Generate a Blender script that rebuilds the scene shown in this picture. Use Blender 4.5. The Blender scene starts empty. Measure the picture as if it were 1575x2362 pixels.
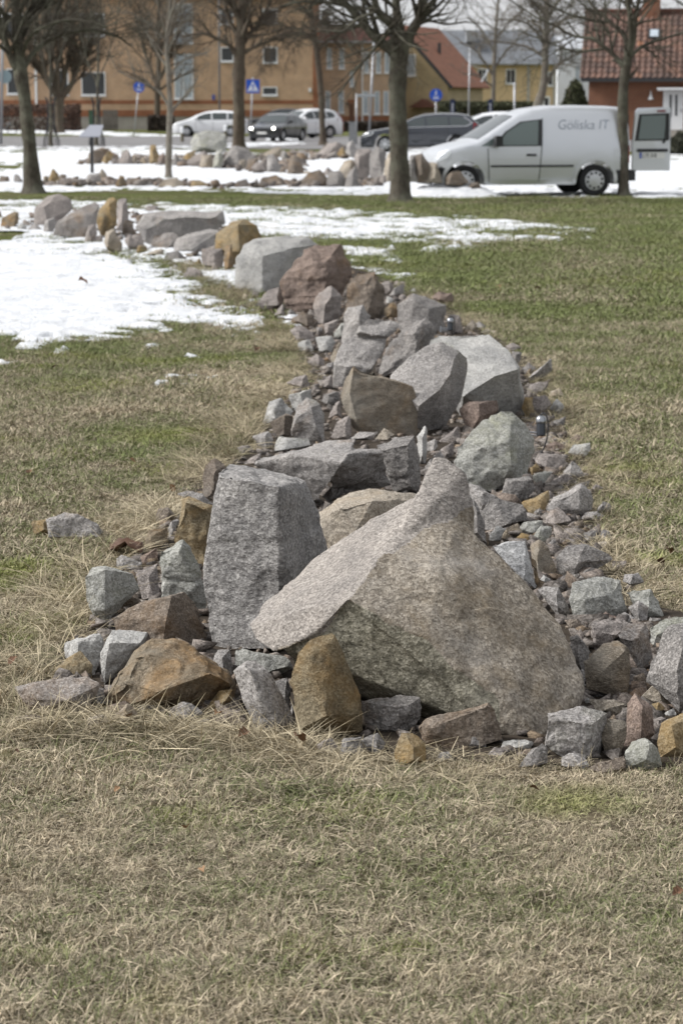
import bpy, bmesh, math, random
import numpy as np
from mathutils import Vector, Matrix
from mathutils.noise import noise as mnoise

random.seed(7)
np.random.seed(7)
SC = bpy.context.scene
COL = SC.collection

# ------------------------------------------------------------------ camera
PW, PH = 1575.0, 2362.0            # photograph in pixels
LENS = 85.0
FPX = LENS / 36.0 * PH             # focal length in pixels
HC = 1.75                          # eye height
HORIZ = 248.0
PITCH = math.atan((PH / 2 - HORIZ) / FPX)
cam = bpy.data.cameras.new('camera')
cam.sensor_fit = 'VERTICAL'
cam.sensor_height = 36.0
cam.sensor_width = 24.0
cam.lens = LENS
cam.clip_start = 0.1
cam.clip_end = 3000
cam.dof.use_dof = True
cam.dof.focus_distance = 7.4
cam.dof.aperture_fstop = 8.0
camo = bpy.data.objects.new('camera', cam)
camo.location = (0, 0, HC)
camo.rotation_euler = (math.pi / 2 - PITCH, 0, 0)
COL.objects.link(camo)
SC.camera = camo

# ------------------------------------------------------------------ light: bright overcast
world = bpy.data.worlds.new('World')
SC.world = world
world.use_nodes = True
wt = world.node_tree
wt.nodes.clear()
wo = wt.nodes.new('ShaderNodeOutputWorld')
bg = wt.nodes.new('ShaderNodeBackground')
sky = wt.nodes.new('ShaderNodeTexSky')
sky.sky_type = 'NISHITA'
sky.sun_disc = False
sky.sun_elevation = math.radians(44)
sky.sun_rotation = math.radians(-70)
sky.air_density = 1.0
sky.dust_density = 3.0
mixc = wt.nodes.new('ShaderNodeMixRGB')
mixc.inputs[0].default_value = 0.86
wt.links.new(sky.outputs[0], mixc.inputs[1])
# overcast dome: white cloud, brighter overhead than at the horizon
wtc = wt.nodes.new('ShaderNodeTexCoord')
wsep = wt.nodes.new('ShaderNodeSeparateXYZ')
wt.links.new(wtc.outputs['Generated'], wsep.inputs[0])
wmr = wt.nodes.new('ShaderNodeMapRange')
wmr.inputs['From Min'].default_value = 0.0
wmr.inputs['From Max'].default_value = 1.0
wmr.inputs['To Min'].default_value = 8.1
wmr.inputs['To Max'].default_value = 8.3
wt.links.new(wsep.outputs[2], wmr.inputs['Value'])
wcl = wt.nodes.new('ShaderNodeVectorMath')
wcl.operation = 'SCALE'
wcl.inputs[0].default_value = (0.985, 1.0, 1.03)
wt.links.new(wmr.outputs[0], wcl.inputs['Scale'])
wt.links.new(wcl.outputs[0], mixc.inputs[2])
wt.links.new(mixc.outputs[0], bg.inputs[0])
bg.inputs[1].default_value = 0.05
wt.links.new(bg.outputs[0], wo.inputs[0])
sun = bpy.data.lights.new('sun', 'SUN')
sun.energy = 2.6
sun.angle = math.radians(22)
sun.color = (1.0, 0.985, 0.96)
suno = bpy.data.objects.new('sun', sun)
COL.objects.link(suno)
suno.rotation_euler = Vector((-0.76, -0.04, 0.64)).to_track_quat('Z', 'Y').to_euler()
suno.location = (-20, 10, 30)
vs = SC.view_settings
vs.view_transform = 'Standard'
vs.look = 'None'
vs.exposure = 0.98
vs.gamma = 1.0
try:
    vs.use_curve_mapping = False
except Exception:
    pass
SC.render.engine = 'CYCLES'
SC.cycles.max_bounces = 6
SC.cycles.diffuse_bounces = 3

# ------------------------------------------------------------------ picture geometry
CP, SP = math.cos(PITCH), math.sin(PITCH)
def ray(px, py):
    x = (px - PW / 2) / FPX
    y = -(py - PH / 2) / FPX
    return np.array([x, CP + y * SP, -SP + y * CP])
def at(px, py, Y):                 # the point at distance Y along the ground direction
    d = ray(px, py)
    p = d * (Y / d[1])
    return Vector((p[0], p[1], p[2] + HC))
def gd(py, z=0.0):                 # distance of the ground seen at picture row py
    d = ray(PW / 2, py)
    return (z - HC) / d[2] * d[1]
def gr(px, py, z=0.0):
    return at(px, py, gd(py, z))
def ppm(Y):
    return FPX / Y
def proj(P):                       # world points (n,3) -> picture pixels
    P = np.asarray(P, float)
    dy, dz = P[:, 1], P[:, 2] - HC
    zf = dy * CP - dz * SP
    yu = dy * SP + dz * CP
    return PW / 2 + FPX * P[:, 0] / zf, PH / 2 - FPX * yu / zf

# ------------------------------------------------------------------ noise for geometry
def _hash(ix, iy, iz, seed):
    with np.errstate(over='ignore'):
        h = (ix.astype(np.uint32) * np.uint32(374761393) + iy.astype(np.uint32) * np.uint32(668265263)
             + iz.astype(np.uint32) * np.uint32(2246822519) + np.uint32((seed * 3266489917) & 0xffffffff))
        h = (h ^ (h >> np.uint32(13))) * np.uint32(1274126177)
        h = (h ^ (h >> np.uint32(16))) * np.uint32(2246822519)
        h = h ^ (h >> np.uint32(15))
    return h.astype(np.float64) / 4294967295.0
def vn(p, seed=0):                 # value noise in [-1,1]
    p = np.asarray(p, float)
    i = np.floor(p).astype(np.int64)
    f = p - i
    u = f * f * (3 - 2 * f)
    out = 0
    for a in (0, 1):
        for b in (0, 1):
            for c in (0, 1):
                w = (u[:, 0] if a else 1 - u[:, 0]) * (u[:, 1] if b else 1 - u[:, 1]) * (u[:, 2] if c else 1 - u[:, 2])
                out = out + w * _hash(i[:, 0] + a, i[:, 1] + b, i[:, 2] + c, seed)
    return out * 2 - 1
def fbm(p, o=4, seed=0):
    s, a, r = 0, 1.0, 0
    for k in range(o):
        s = s + a * vn(p * (2.03 ** k) + 17.3 * k, seed + k)
        r += a
        a *= 0.5
    return s / r

# ------------------------------------------------------------------ mesh building
class MB:
    def __init__(s):
        s.v, s.f, s.m = [], [], []
        s.n = 0
    def add(s, v, f, m=0):
        o = s.n
        v = [tuple(map(float, p)) for p in v]
        s.v += v
        s.f += [tuple(i + o for i in q) for q in f]
        s.m += [m] * len(f)
        s.n += len(v)
    def box(s, x0, y0, z0, x1, y1, z1, m=0, M=None):
        v = [(x0, y0, z0), (x1, y0, z0), (x1, y1, z0), (x0, y1, z0), (x0, y0, z1), (x1, y0, z1), (x1, y1, z1), (x0, y1, z1)]
        if M is not None:
            v = [M @ Vector(p) for p in v]
        s.add(v, [(0, 3, 2, 1), (4, 5, 6, 7), (0, 1, 5, 4), (1, 2, 6, 5), (2, 3, 7, 6), (3, 0, 4, 7)], m)
    def tube(s, pts, rad, k=8, m=0, cap=True):
        pts = np.array([tuple(p) for p in pts], float)
        n = len(pts)
        rad = np.broadcast_to(np.asarray(rad, float), (n,))
        t = np.gradient(pts, axis=0)
        t /= np.linalg.norm(t, axis=1)[:, None] + 1e-9
        up = np.array([0.31, 0.17, 0.93]) if abs(t[0][2]) < 0.8 else np.array([0.9, 0.35, 0.1])
        a = np.cross(t, up)
        a /= np.linalg.norm(a, axis=1)[:, None] + 1e-9
        b = np.cross(t, a)
        an = np.arange(k) * 2 * math.pi / k
        V = (pts[:, None, :] + rad[:, None, None] * (np.cos(an)[None, :, None] * a[:, None, :] + np.sin(an)[None, :, None] * b[:, None, :])).reshape(-1, 3)
        F = []
        for i in range(n - 1):
            for j in range(k):
                q = (j + 1) % k
                F.append((i * k + j, i * k + q, (i + 1) * k + q, (i + 1) * k + j))
        if cap:
            F.append(tuple(range(k - 1, -1, -1)))
            F.append(tuple((n - 1) * k + j for j in range(k)))
        o = s.n
        s.v += [tuple(p) for p in V]
        s.f += [tuple(i + o for i in q) for q in F]
        s.m += [m] * len(F)
        s.n += len(V)
    def lathe(s, prof, c, axis='y', k=24, m=0, cap=True):   # prof: (radius, along)
        V, F = [], []
        for r, h in prof:
            for j in range(k):
                a = 2 * math.pi * j / k
                x, z = r * math.cos(a), r * math.sin(a)
                V.append({'y': (c[0] + x, c[1] + h, c[2] + z), 'z': (c[0] + x, c[1] + z, c[2] + h), 'x': (c[0] + h, c[1] + x, c[2] + z)}[axis])
        for i in range(len(prof) - 1):
            for j in range(k):
                q = (j + 1) % k
                F.append((i * k + j, i * k + q, (i + 1) * k + q, (i + 1) * k + j))
        if cap:
            F.append(tuple(range(k)))
            F.append(tuple((len(prof) - 1) * k + j for j in range(k - 1, -1, -1)))
        s.add(V, F, m)
    def poly(s, pts, depth, m=0):       # a plane outline (list of 3D points) given thickness along vector depth
        n = len(pts)
        d = Vector(depth)
        V = [Vector(p) for p in pts] + [Vector(p) + d for p in pts]
        s.add(V, [tuple(range(n)), tuple(range(2 * n - 1, n - 1, -1))] + [(i, n + i, n + (i + 1) % n, (i + 1) % n) for i in range(n)], m)
    def mesh(s, name):
        me = bpy.data.meshes.new(name)
        me.from_pydata(s.v, [], s.f)
        me.update()
        return me
    def build(s, name, mats, parent=None, smooth=False, fix=True, loc=None):
        me = s.mesh(name)
        mats = mats if isinstance(mats, (list, tuple)) else [mats]
        for m in mats:
            me.materials.append(m)
        if len(mats) > 1:
            me.polygons.foreach_set('material_index', s.m)
        if fix and len(s.f) < 60000:
            bm = bmesh.new()
            bm.from_mesh(me)
            bmesh.ops.recalc_face_normals(bm, faces=bm.faces)
            bm.to_mesh(me)
            bm.free()
        if smooth:
            me.polygons.foreach_set('use_smooth', [True] * len(me.polygons))
        o = bpy.data.objects.new(name, me)
        COL.objects.link(o)
        if parent is not None:
            o.parent = parent
        if loc is not None:
            o.location = loc
        return o

def npmesh(name, V, F, mat, parent=None, smooth=True):
    me = bpy.data.meshes.new(name)
    V = np.asarray(V, np.float32)
    F = np.asarray(F, np.int32)
    me.vertices.add(len(V))
    me.vertices.foreach_set('co', V.ravel())
    nf, k = F.shape
    me.loops.add(nf * k)
    me.loops.foreach_set('vertex_index', F.ravel())
    me.polygons.add(nf)
    me.polygons.foreach_set('loop_start', np.arange(nf, dtype=np.int32) * k)
    me.polygons.foreach_set('loop_total', np.full(nf, k, np.int32))
    me.update(calc_edges=True)
    if smooth:
        me.polygons.foreach_set('use_smooth', np.ones(nf, bool))
    if mat:
        me.materials.append(mat)
    o = bpy.data.objects.new(name, me)
    COL.objects.link(o)
    if parent is not None:
        o.parent = parent
    return o

def tag(o, label=None, cat=None, group=None, kind=None):
    if label: o['label'] = label
    if cat: o['category'] = cat
    if group: o['group'] = group
    if kind: o['kind'] = kind
    return o
def thing(name, label, cat, loc=(0, 0, 0), rz=0.0, group=None):
    o = bpy.data.objects.new(name, None)
    COL.objects.link(o)
    o.location = loc
    o.rotation_euler = (0, 0, rz)
    return tag(o, label, cat, group)
def copy_tree(o, parent=None):
    kids = [c for c in o.children]
    c = o.copy()
    COL.objects.link(c)
    c.parent = parent
    for ch in kids:
        copy_tree(ch, c)
    return c

# ------------------------------------------------------------------ materials
def M(name):
    m = bpy.data.materials.new(name)
    m.use_nodes = True
    return m, m.node_tree.nodes, m.node_tree.links, m.node_tree.nodes['Principled BSDF']
def flat(name, col, rough=0.6, metal=0.0, spec=0.5, var=0.0, scale=6.0, bump=0.0, emit=None, coat=0.0):
    m, n, l, b = M(name)
    b.inputs['Base Color'].default_value = (*col, 1)
    b.inputs['Roughness'].default_value = rough
    b.inputs['Metallic'].default_value = metal
    b.inputs['Specular IOR Level'].default_value = spec
    b.inputs['Coat Weight'].default_value = coat
    if emit:
        b.inputs['Emission Color'].default_value = (*emit[0], 1)
        b.inputs['Emission Strength'].default_value = emit[1]
    if var or bump:
        tc = n.new('ShaderNodeTexCoord')
        nz = n.new('ShaderNodeTexNoise')
        nz.inputs['Scale'].default_value = scale
        nz.inputs['Detail'].default_value = 5
        l.new(tc.outputs['Object'], nz.inputs['Vector'])
        if var:
            r = n.new('ShaderNodeValToRGB')
            r.color_ramp.elements[0].position = .3
            r.color_ramp.elements[1].position = .7
            r.color_ramp.elements[0].color = (*[c * (1 - var) for c in col], 1)
            r.color_ramp.elements[1].color = (*[min(1, c * (1 + var)) for c in col], 1)
            l.new(nz.outputs['Fac'], r.inputs[0])
            l.new(r.outputs[0], b.inputs['Base Color'])
        if bump:
            bp = n.new('ShaderNodeBump')
            bp.inputs['Strength'].default_value = bump
            bp.inputs['Distance'].default_value = .02
            l.new(nz.outputs['Fac'], bp.inputs['Height'])
            l.new(bp.outputs[0], b.inputs['Normal'])
    return m
def ramp(n, stops):
    r = n.new('ShaderNodeValToRGB')
    e = r.color_ramp.elements
    while len(e) < len(stops):
        e.new(0.5)
    for i, (p, c) in enumerate(stops):
        e[i].position = p
        e[i].color = (*c, 1) if len(c) == 3 else c
    return r
def noise_n(n, l, vec, scale, detail=4, rough=.55, dist=0):
    z = n.new('ShaderNodeTexNoise')
    z.inputs['Scale'].default_value = scale
    z.inputs['Detail'].default_value = detail
    z.inputs['Roughness'].default_value = rough
    z.inputs['Distortion'].default_value = dist
    l.new(vec, z.inputs['Vector'])
    return z
def mix(n, l, fac, a, b, mode='MIX'):
    x = n.new('ShaderNodeMixRGB')
    x.blend_type = mode
    for i, s in ((0, fac), (1, a), (2, b)):
        if isinstance(s, (int, float)):
            x.inputs[i].default_value = s
        elif isinstance(s, tuple):
            x.inputs[i].default_value = (*s, 1)
        else:
            l.new(s, x.inputs[i])
    return x.outputs[0]

def granite(name, light, mid, dark, stain=None, amount=0.0, grain=190.0, stretch=1.0, stain2=None, amount2=0.0, contrast=1.0, stsc=3.3):
    """speckled rock: pale, middle and dark mineral grains, broad tone drift, stains with a shape of their own"""
    m, n, l, b = M(name)
    tc = n.new('ShaderNodeTexCoord')
    oi = n.new('ShaderNodeObjectInfo')
    off = n.new('ShaderNodeVectorMath')
    off.operation = 'MULTIPLY_ADD'
    l.new(oi.outputs['Random'], off.inputs[0])
    off.inputs[1].default_value = (37.1, 53.7, 91.3)
    l.new(tc.outputs['Object'], off.inputs[2])
    mp = n.new('ShaderNodeMapping')
    mp.inputs['Scale'].default_value = (1, 1, stretch)
    l.new(off.outputs[0], mp.inputs[0])
    vec, raw = mp.outputs[0], off.outputs[0]
    vo = n.new('ShaderNodeTexVoronoi')
    vo.inputs['Scale'].default_value = grain
    l.new(vec, vo.inputs['Vector'])
    sep = n.new('ShaderNodeSeparateColor')
    l.new(vo.outputs['Color'], sep.inputs[0])
    nz = noise_n(n, l, vec, grain * .6, 4, .7)
    add = n.new('ShaderNodeMath')
    add.operation = 'MULTIPLY_ADD'
    l.new(sep.outputs[0], add.inputs[0])
    add.inputs[1].default_value = .42
    sc = n.new('ShaderNodeMath')
    sc.operation = 'MULTIPLY'
    sc.inputs[1].default_value = .62
    l.new(nz.outputs['Fac'], sc.inputs[0])
    l.new(sc.outputs[0], add.inputs[2])
    r = ramp(n, [(.16, dark), (.33, tuple(.5 * (a + c) for a, c in zip(dark, mid))), (.50, mid), (.76, light), (.82, tuple(min(.85, c * 1.25) for c in light))])
    l.new(add.outputs[0], r.inputs[0])
    col = r.outputs[0]
    big = noise_n(n, l, raw, 5.5, 6, .62)
    rb = ramp(n, [(.28, (.62, .62, .63)), (.72, (1.22, 1.2, 1.18))])
    l.new(big.outputs['Fac'], rb.inputs[0])
    col = mix(n, l, .8 * contrast, col, rb.outputs[0], 'MULTIPLY')
    if stain:
        s1 = noise_n(n, l, raw, stsc, 6, .66, .4)
        r1 = ramp(n, [(max(0, .62 - amount * .5), (0, 0, 0)), (min(1, .86 - amount * .5), (1, 1, 1))])
        l.new(s1.outputs['Fac'], r1.inputs[0])
        st = mix(n, l, .35, stain, col)
        s3 = noise_n(n, l, raw, 13, 5, .65)
        r3 = ramp(n, [(.3, (.38, .36, .34)), (.5, (.95, .93, .9)), (.7, (1.6, 1.55, 1.45))])
        l.new(s3.outputs['Fac'], r3.inputs[0])
        st = mix(n, l, 1.0, st, r3.outputs[0], 'MULTIPLY')
        f = n.new('ShaderNodeMath')
        f.operation = 'MULTIPLY'
        f.inputs[1].default_value = .9
        l.new(r1.outputs[0], f.inputs[0])
        col = mix(n, l, f.outputs[0], col, st)
    if stain2:
        mpo = n.new('ShaderNodeVectorMath')
        mpo.inputs[1].default_value = (9.1, 4.2, 7.7)
        l.new(raw, mpo.inputs[0])
        s2 = noise_n(n, l, mpo.outputs[0], 4.4, 6, .66)
        r2 = ramp(n, [(max(0, .62 - amount2 * .5), (0, 0, 0)), (min(1, .84 - amount2 * .5), (.8, .8, .8))])
        l.new(s2.outputs['Fac'], r2.inputs[0])
        col = mix(n, l, r2.outputs[0], col, mix(n, l, .4, stain2, col))
    l.new(col, b.inputs['Base Color'])
    b.inputs['Roughness'].default_value = .88
    b.inputs['Specular IOR Level'].default_value = .25
    h1 = noise_n(n, l, vec, 46, 8, .68)
    b1 = n.new('ShaderNodeBump')
    b1.inputs['Strength'].default_value = .85
    b1.inputs['Distance'].default_value = .012
    l.new(h1.outputs['Fac'], b1.inputs['Height'])
    b2 = n.new('ShaderNodeBump')
    b2.inputs['Strength'].default_value = .35
    b2.inputs['Distance'].default_value = .004
    l.new(vo.outputs['Distance'], b2.inputs['Height'])
    l.new(b1.outputs[0], b2.inputs['Normal'])
    l.new(b2.outputs[0], b.inputs['Normal'])
    return m

RUST = (.20, .115, .045)
MOSS = (.17, .175, .10)
G = {
    'grey': granite('grey_granite', (0.428, 0.410, 0.395), (0.268, 0.253, 0.241), (0.097, 0.091, 0.088), RUST, .02, stain2=MOSS, amount2=.05),
    'mono': granite('banded_grey_granite', (0.405, 0.393, 0.377), (0.247, 0.237, 0.230), (0.097, 0.092, 0.090), stretch=1.25, grain=130),
    'pale': granite('pale_granite', (.50, .495, .48), (.36, .355, .34), (.17, .165, .155), MOSS, .08),
    'white': granite('near_white_granite', (.62, .62, .62), (.44, .44, .435), (.16, .16, .16)),
    'dark': granite('dark_purple_grey_granite', (0.333, 0.315, 0.301), (0.197, 0.186, 0.177), (0.073, 0.069, 0.065), RUST, .02),
    'pink': granite('pinkish_grey_granite', (0.382, 0.346, 0.323), (0.253, 0.226, 0.210), (0.096, 0.086, 0.080), RUST, .08),
    'brown': granite('brown_granite', (0.267, 0.228, 0.190), (0.163, 0.135, 0.110), (0.059, 0.049, 0.041), RUST, .22, stain2=(.3, .28, .26), amount2=.12),
    'tan': granite('tan_granite', (.45, .405, .34), (.30, .262, .212), (.115, .098, .08), (.25, .18, .10), .2),
    'slate': granite('layered_brown_grey_granite', (0.340, 0.299, 0.244), (0.216, 0.184, 0.143), (0.087, 0.074, 0.057), (.22, .15, .085), .3, stretch=2.6, stain2=(.33, .32, .29), amount2=.25, stsc=5),
    'olive': granite('olive_brown_granite', (.30, .255, .175), (.185, .152, .098), (.072, .06, .04), (.20, .122, .045), .42, stain2=(.17, .165, .12), amount2=.3, stsc=6),
    'rust': granite('rust_stained_granite', (.31, .26, .195), (.20, .162, .115), (.08, .065, .047), (.225, .128, .045), .5, stain2=(.17, .17, .145), amount2=.34, stsc=7),
    'rustgrey': granite('part_rust_stained_granite', (0.377, 0.355, 0.337), (0.233, 0.215, 0.202), (0.084, 0.077, 0.071), (.22, .125, .045), .3),
    'ochre': granite('ochre_stained_granite', (.35, .30, .21), (.24, .195, .125), (.095, .077, .05), (.27, .175, .065), .5, stsc=6),
    'red': granite('reddish_brown_granite', (0.287, 0.227, 0.192), (0.182, 0.139, 0.117), (0.070, 0.054, 0.046), RUST, .18),
    'green': granite('grey_green_lichened_granite', (.45, .45, .425), (.305, .305, .28), (.13, .13, .117), (.225, .235, .155), .25),
    'giant': granite('tan_stained_granite', (.42, .378, .32), (.255, .223, .182), (.09, .077, .062), (.19, .147, .092), .34, grain=150, stain2=(.46, .43, .40), amount2=.2, contrast=.8, stsc=5),
    'wing': granite('pinkish_pale_granite', (0.440, 0.406, 0.371), (0.289, 0.263, 0.240), (0.106, 0.097, 0.088), grain=150, stretch=1.3),
    'under': granite('grey_green_shaded_granite', (0.389, 0.365, 0.297), (0.201, 0.188, 0.143), (0.071, 0.066, 0.050), (.30, .295, .26), .22, grain=150, stsc=9),  # grey-green rock, darkened so the overhang's shade is painted in
}
def bark(name, col, col2):
    m, n, l, b = M(name)
    tc = n.new('ShaderNodeTexCoord')
    mp = n.new('ShaderNodeMapping')
    mp.inputs['Scale'].default_value = (1, 1, .3)
    l.new(tc.outputs['Object'], mp.inputs[0])
    z = noise_n(n, l, mp.outputs[0], 26, 6, .7)
    z2 = noise_n(n, l, tc.outputs['Object'], 3, 4)
    r = ramp(n, [(.3, tuple(c * .45 for c in col)), (.55, col), (.75, tuple(c * 1.5 for c in col))])
    l.new(z.outputs['Fac'], r.inputs[0])
    r2 = ramp(n, [(.45, (0, 0, 0)), (.62, (.8, .8, .8))])
    l.new(z2.outputs['Fac'], r2.inputs[0])
    l.new(mix(n, l, r2.outputs[0], r.outputs[0], mix(n, l, .6, r.outputs[0], col2)), b.inputs['Base Color'])
    b.inputs['Roughness'].default_value = .95
    b.inputs['Specular IOR Level'].default_value = .1
    bp = n.new('ShaderNodeBump')
    bp.inputs['Strength'].default_value = 1
    bp.inputs['Distance'].default_value = .04
    l.new(z.outputs['Fac'], bp.inputs['Height'])
    l.new(bp.outputs[0], b.inputs['Normal'])
    return m
BARK = bark('grey_green_bark', (.105, .093, .075), (.19, .195, .15))
BARK2 = bark('brown_twigs', (.12, .095, .075), (.13, .12, .09))
BARK3 = bark('smooth_grey_bark', (.2, .175, .145), (.22, .22, .18))
def brickmat(name, c1, c2, mortar, w=.25, h=.075, band=None):
    m, n, l, b = M(name)
    tc = n.new('ShaderNodeTexCoord')
    mp = n.new('ShaderNodeMapping')
    mp.inputs['Rotation'].default_value = (math.radians(90), 0, 0)
    l.new(tc.outputs['Object'], mp.inputs[0])
    br = n.new('ShaderNodeTexBrick')
    br.inputs['Scale'].default_value = 1
    br.inputs['Brick Width'].default_value = w
    br.inputs['Row Height'].default_value = h
    br.inputs['Mortar Size'].default_value = .012
    br.inputs['Color1'].default_value = (*c1, 1)
    br.inputs['Color2'].default_value = (*c2, 1)
    br.inputs['Mortar'].default_value = (*mortar, 1)
    l.new(mp.outputs[0], br.inputs['Vector'])
    z = noise_n(n, l, tc.outputs['Object'], .9, 5, .6)
    r = ramp(n, [(.3, (.82, .82, .82)), (.7, (1.12, 1.1, 1.08))])
    l.new(z.outputs['Fac'], r.inputs[0])
    l.new(mix(n, l, 1.0, br.outputs[0], r.outputs[0], 'MULTIPLY'), b.inputs['Base Color'])
    b.inputs['Roughness'].default_value = .9
    b.inputs['Specular IOR Level'].default_value = .2
    return m
PILE_S = [(640, 640), (600, 690), (660, 760), (690, 830), (680, 890), (610, 930), (560, 1020), (470, 1100), (400, 1180), (330, 1250), (225, 1320), (205, 1420),
        (150, 1480), (90, 1580), (50, 1655), (200, 1660), (420, 1672), (600, 1700), (760, 1725), (920, 1765), (1050, 1760), (1200, 1765), (1400, 1775), (1640, 1770),
        (1640, 1430), (1500, 1400), (1450, 1340), (1410, 1260), (1370, 1160), (1350, 1060), (1300, 980), (1290, 900), (1220, 830), (1110, 755), (1010, 690), (880, 640), (760, 600)]
def inpoly(px, py, poly):
    px, py = np.asarray(px), np.asarray(py)
    c = np.zeros(px.shape, bool)
    n = len(poly)
    for i in range(n):
        x1, y1 = poly[i]
        x2, y2 = poly[(i + 1) % n]
        if y1 == y2:
            continue
        c ^= ((y1 > py) != (y2 > py)) & (px < (x2 - x1) * (py - y1) / (y2 - y1) + x1)
    return c
def segdist(px, py, poly, ky=1.0, closed=True):
    d = np.full(np.shape(px), 1e9)
    n = len(poly)
    for i in range(n if closed else n - 1):
        x1, y1 = poly[i]
        x2, y2 = poly[(i + 1) % n]
        dx, dy = x2 - x1, (y2 - y1) * ky
        t = np.clip(((px - x1) * dx + (py - y1) * ky * dy) / (dx * dx + dy * dy + 1e-9), 0, 1)
        d = np.minimum(d, np.hypot(px - x1 - t * dx, (py - y1) * ky - t * dy))
    return d
MIDROW_S = [(0, 535), (90, 545), (240, 560), (330, 590), (420, 605), (560, 625), (640, 640), (760, 600), (620, 560), (560, 510), (420, 495), (200, 480), (60, 490), (0, 505)]
# ================================================================== ground, snow, road
def lawn_colour(n, l, pos):
    """straw and green patches; the same field drives the ground sheet and the blades"""
    flat_ = n.new('ShaderNodeMapping')
    flat_.inputs['Scale'].default_value = (1, 1, 0)
    l.new(pos, flat_.inputs[0])
    p = flat_.outputs[0]
    sep = n.new('ShaderNodeSeparateXYZ')
    l.new(pos, sep.inputs[0])
    a = noise_n(n, l, p, .55, 5, .6, .3)
    b_ = noise_n(n, l, p, 2.6, 4, .6)
    far = n.new('ShaderNodeMapRange')
    far.inputs['From Min'].default_value = 5.5
    far.inputs['From Max'].default_value = 24
    far.inputs['To Min'].default_value = -.33
    far.inputs['To Max'].default_value = -.06
    l.new(sep.outputs[1], far.inputs['Value'])
    s = n.new('ShaderNodeMath'); s.operation = 'MULTIPLY_ADD'
    l.new(a.outputs['Fac'], s.inputs[0]); s.inputs[1].default_value = 1.0
    l.new(far.outputs[0], s.inputs[2])
    s2 = n.new('ShaderNodeMath'); s2.operation = 'MULTIPLY_ADD'
    l.new(b_.outputs['Fac'], s2.inputs[0]); s2.inputs[1].default_value = .55
    l.new(s.outputs[0], s2.inputs[2])
    return s2.outputs[0], p          # about .35 (straw) to .75 (green)
STRAW, STRAW2, OLIVE, GREEN = (.365, .31, .228), (.27, .23, .162), (.20, .20, .11), (.155, .18, .068)
def lawn_material():
    m, n, l, b = M('winter_lawn')
    g = n.new('ShaderNodeNewGeometry')
    f, p = lawn_colour(n, l, g.outputs['Position'])
    r = ramp(n, [(.36, tuple(c * .46 for c in STRAW)), (.50, tuple(c * .48 for c in STRAW2)), (.60, tuple(c * .66 for c in OLIVE)), (.74, tuple(c * .76 for c in GREEN))])
    l.new(f, r.inputs[0])
    z = noise_n(n, l, p, 70, 5, .75)
    rz = ramp(n, [(.3, (.45, .42, .4)), (.68, (1.4, 1.38, 1.3))])
    l.new(z.outputs['Fac'], rz.inputs[0])
    z2 = noise_n(n, l, p, 9, 4, .7)
    rz2 = ramp(n, [(.3, (.72, .72, .72)), (.7, (1.22, 1.2, 1.15))])
    l.new(z2.outputs['Fac'], rz2.inputs[0])
    c = mix(n, l, 1.0, r.outputs[0], rz.outputs[0], 'MULTIPLY')
    c = mix(n, l, 1.0, c, rz2.outputs[0], 'MULTIPLY')
    l.new(c, b.inputs['Base Color'])
    b.inputs['Roughness'].default_value = 1
    b.inputs['Specular IOR Level'].default_value = .05
    bp = n.new('ShaderNodeBump')
    bp.inputs['Distance'].default_value = .03
    bp.inputs['Strength'].default_value = .8
    l.new(z.outputs['Fac'], bp.inputs['Height'])
    l.new(bp.outputs[0], b.inputs['Normal'])
    return m
LAWN = lawn_material()
mb = MB()
mb.add([(-900, -60, 0), (900, -60, 0), (900, 1500, 0), (-900, 1500, 0)], [(0, 1, 2, 3)])
tag(mb.build('lawn', LAWN, fix=False), 'winter lawn of straw and dull green grass around the stones', kind='structure')

SOIL = flat('dark_soil', (.045, .036, .028), .95, var=.4, scale=14, bump=.6, spec=.1)  # dark soil, deepened further to paint contact shade between the stones
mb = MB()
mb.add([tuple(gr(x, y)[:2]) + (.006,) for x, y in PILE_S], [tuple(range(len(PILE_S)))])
tag(mb.build('soil_bed', SOIL), 'dark soil under the row of stones', kind='structure')

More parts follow.
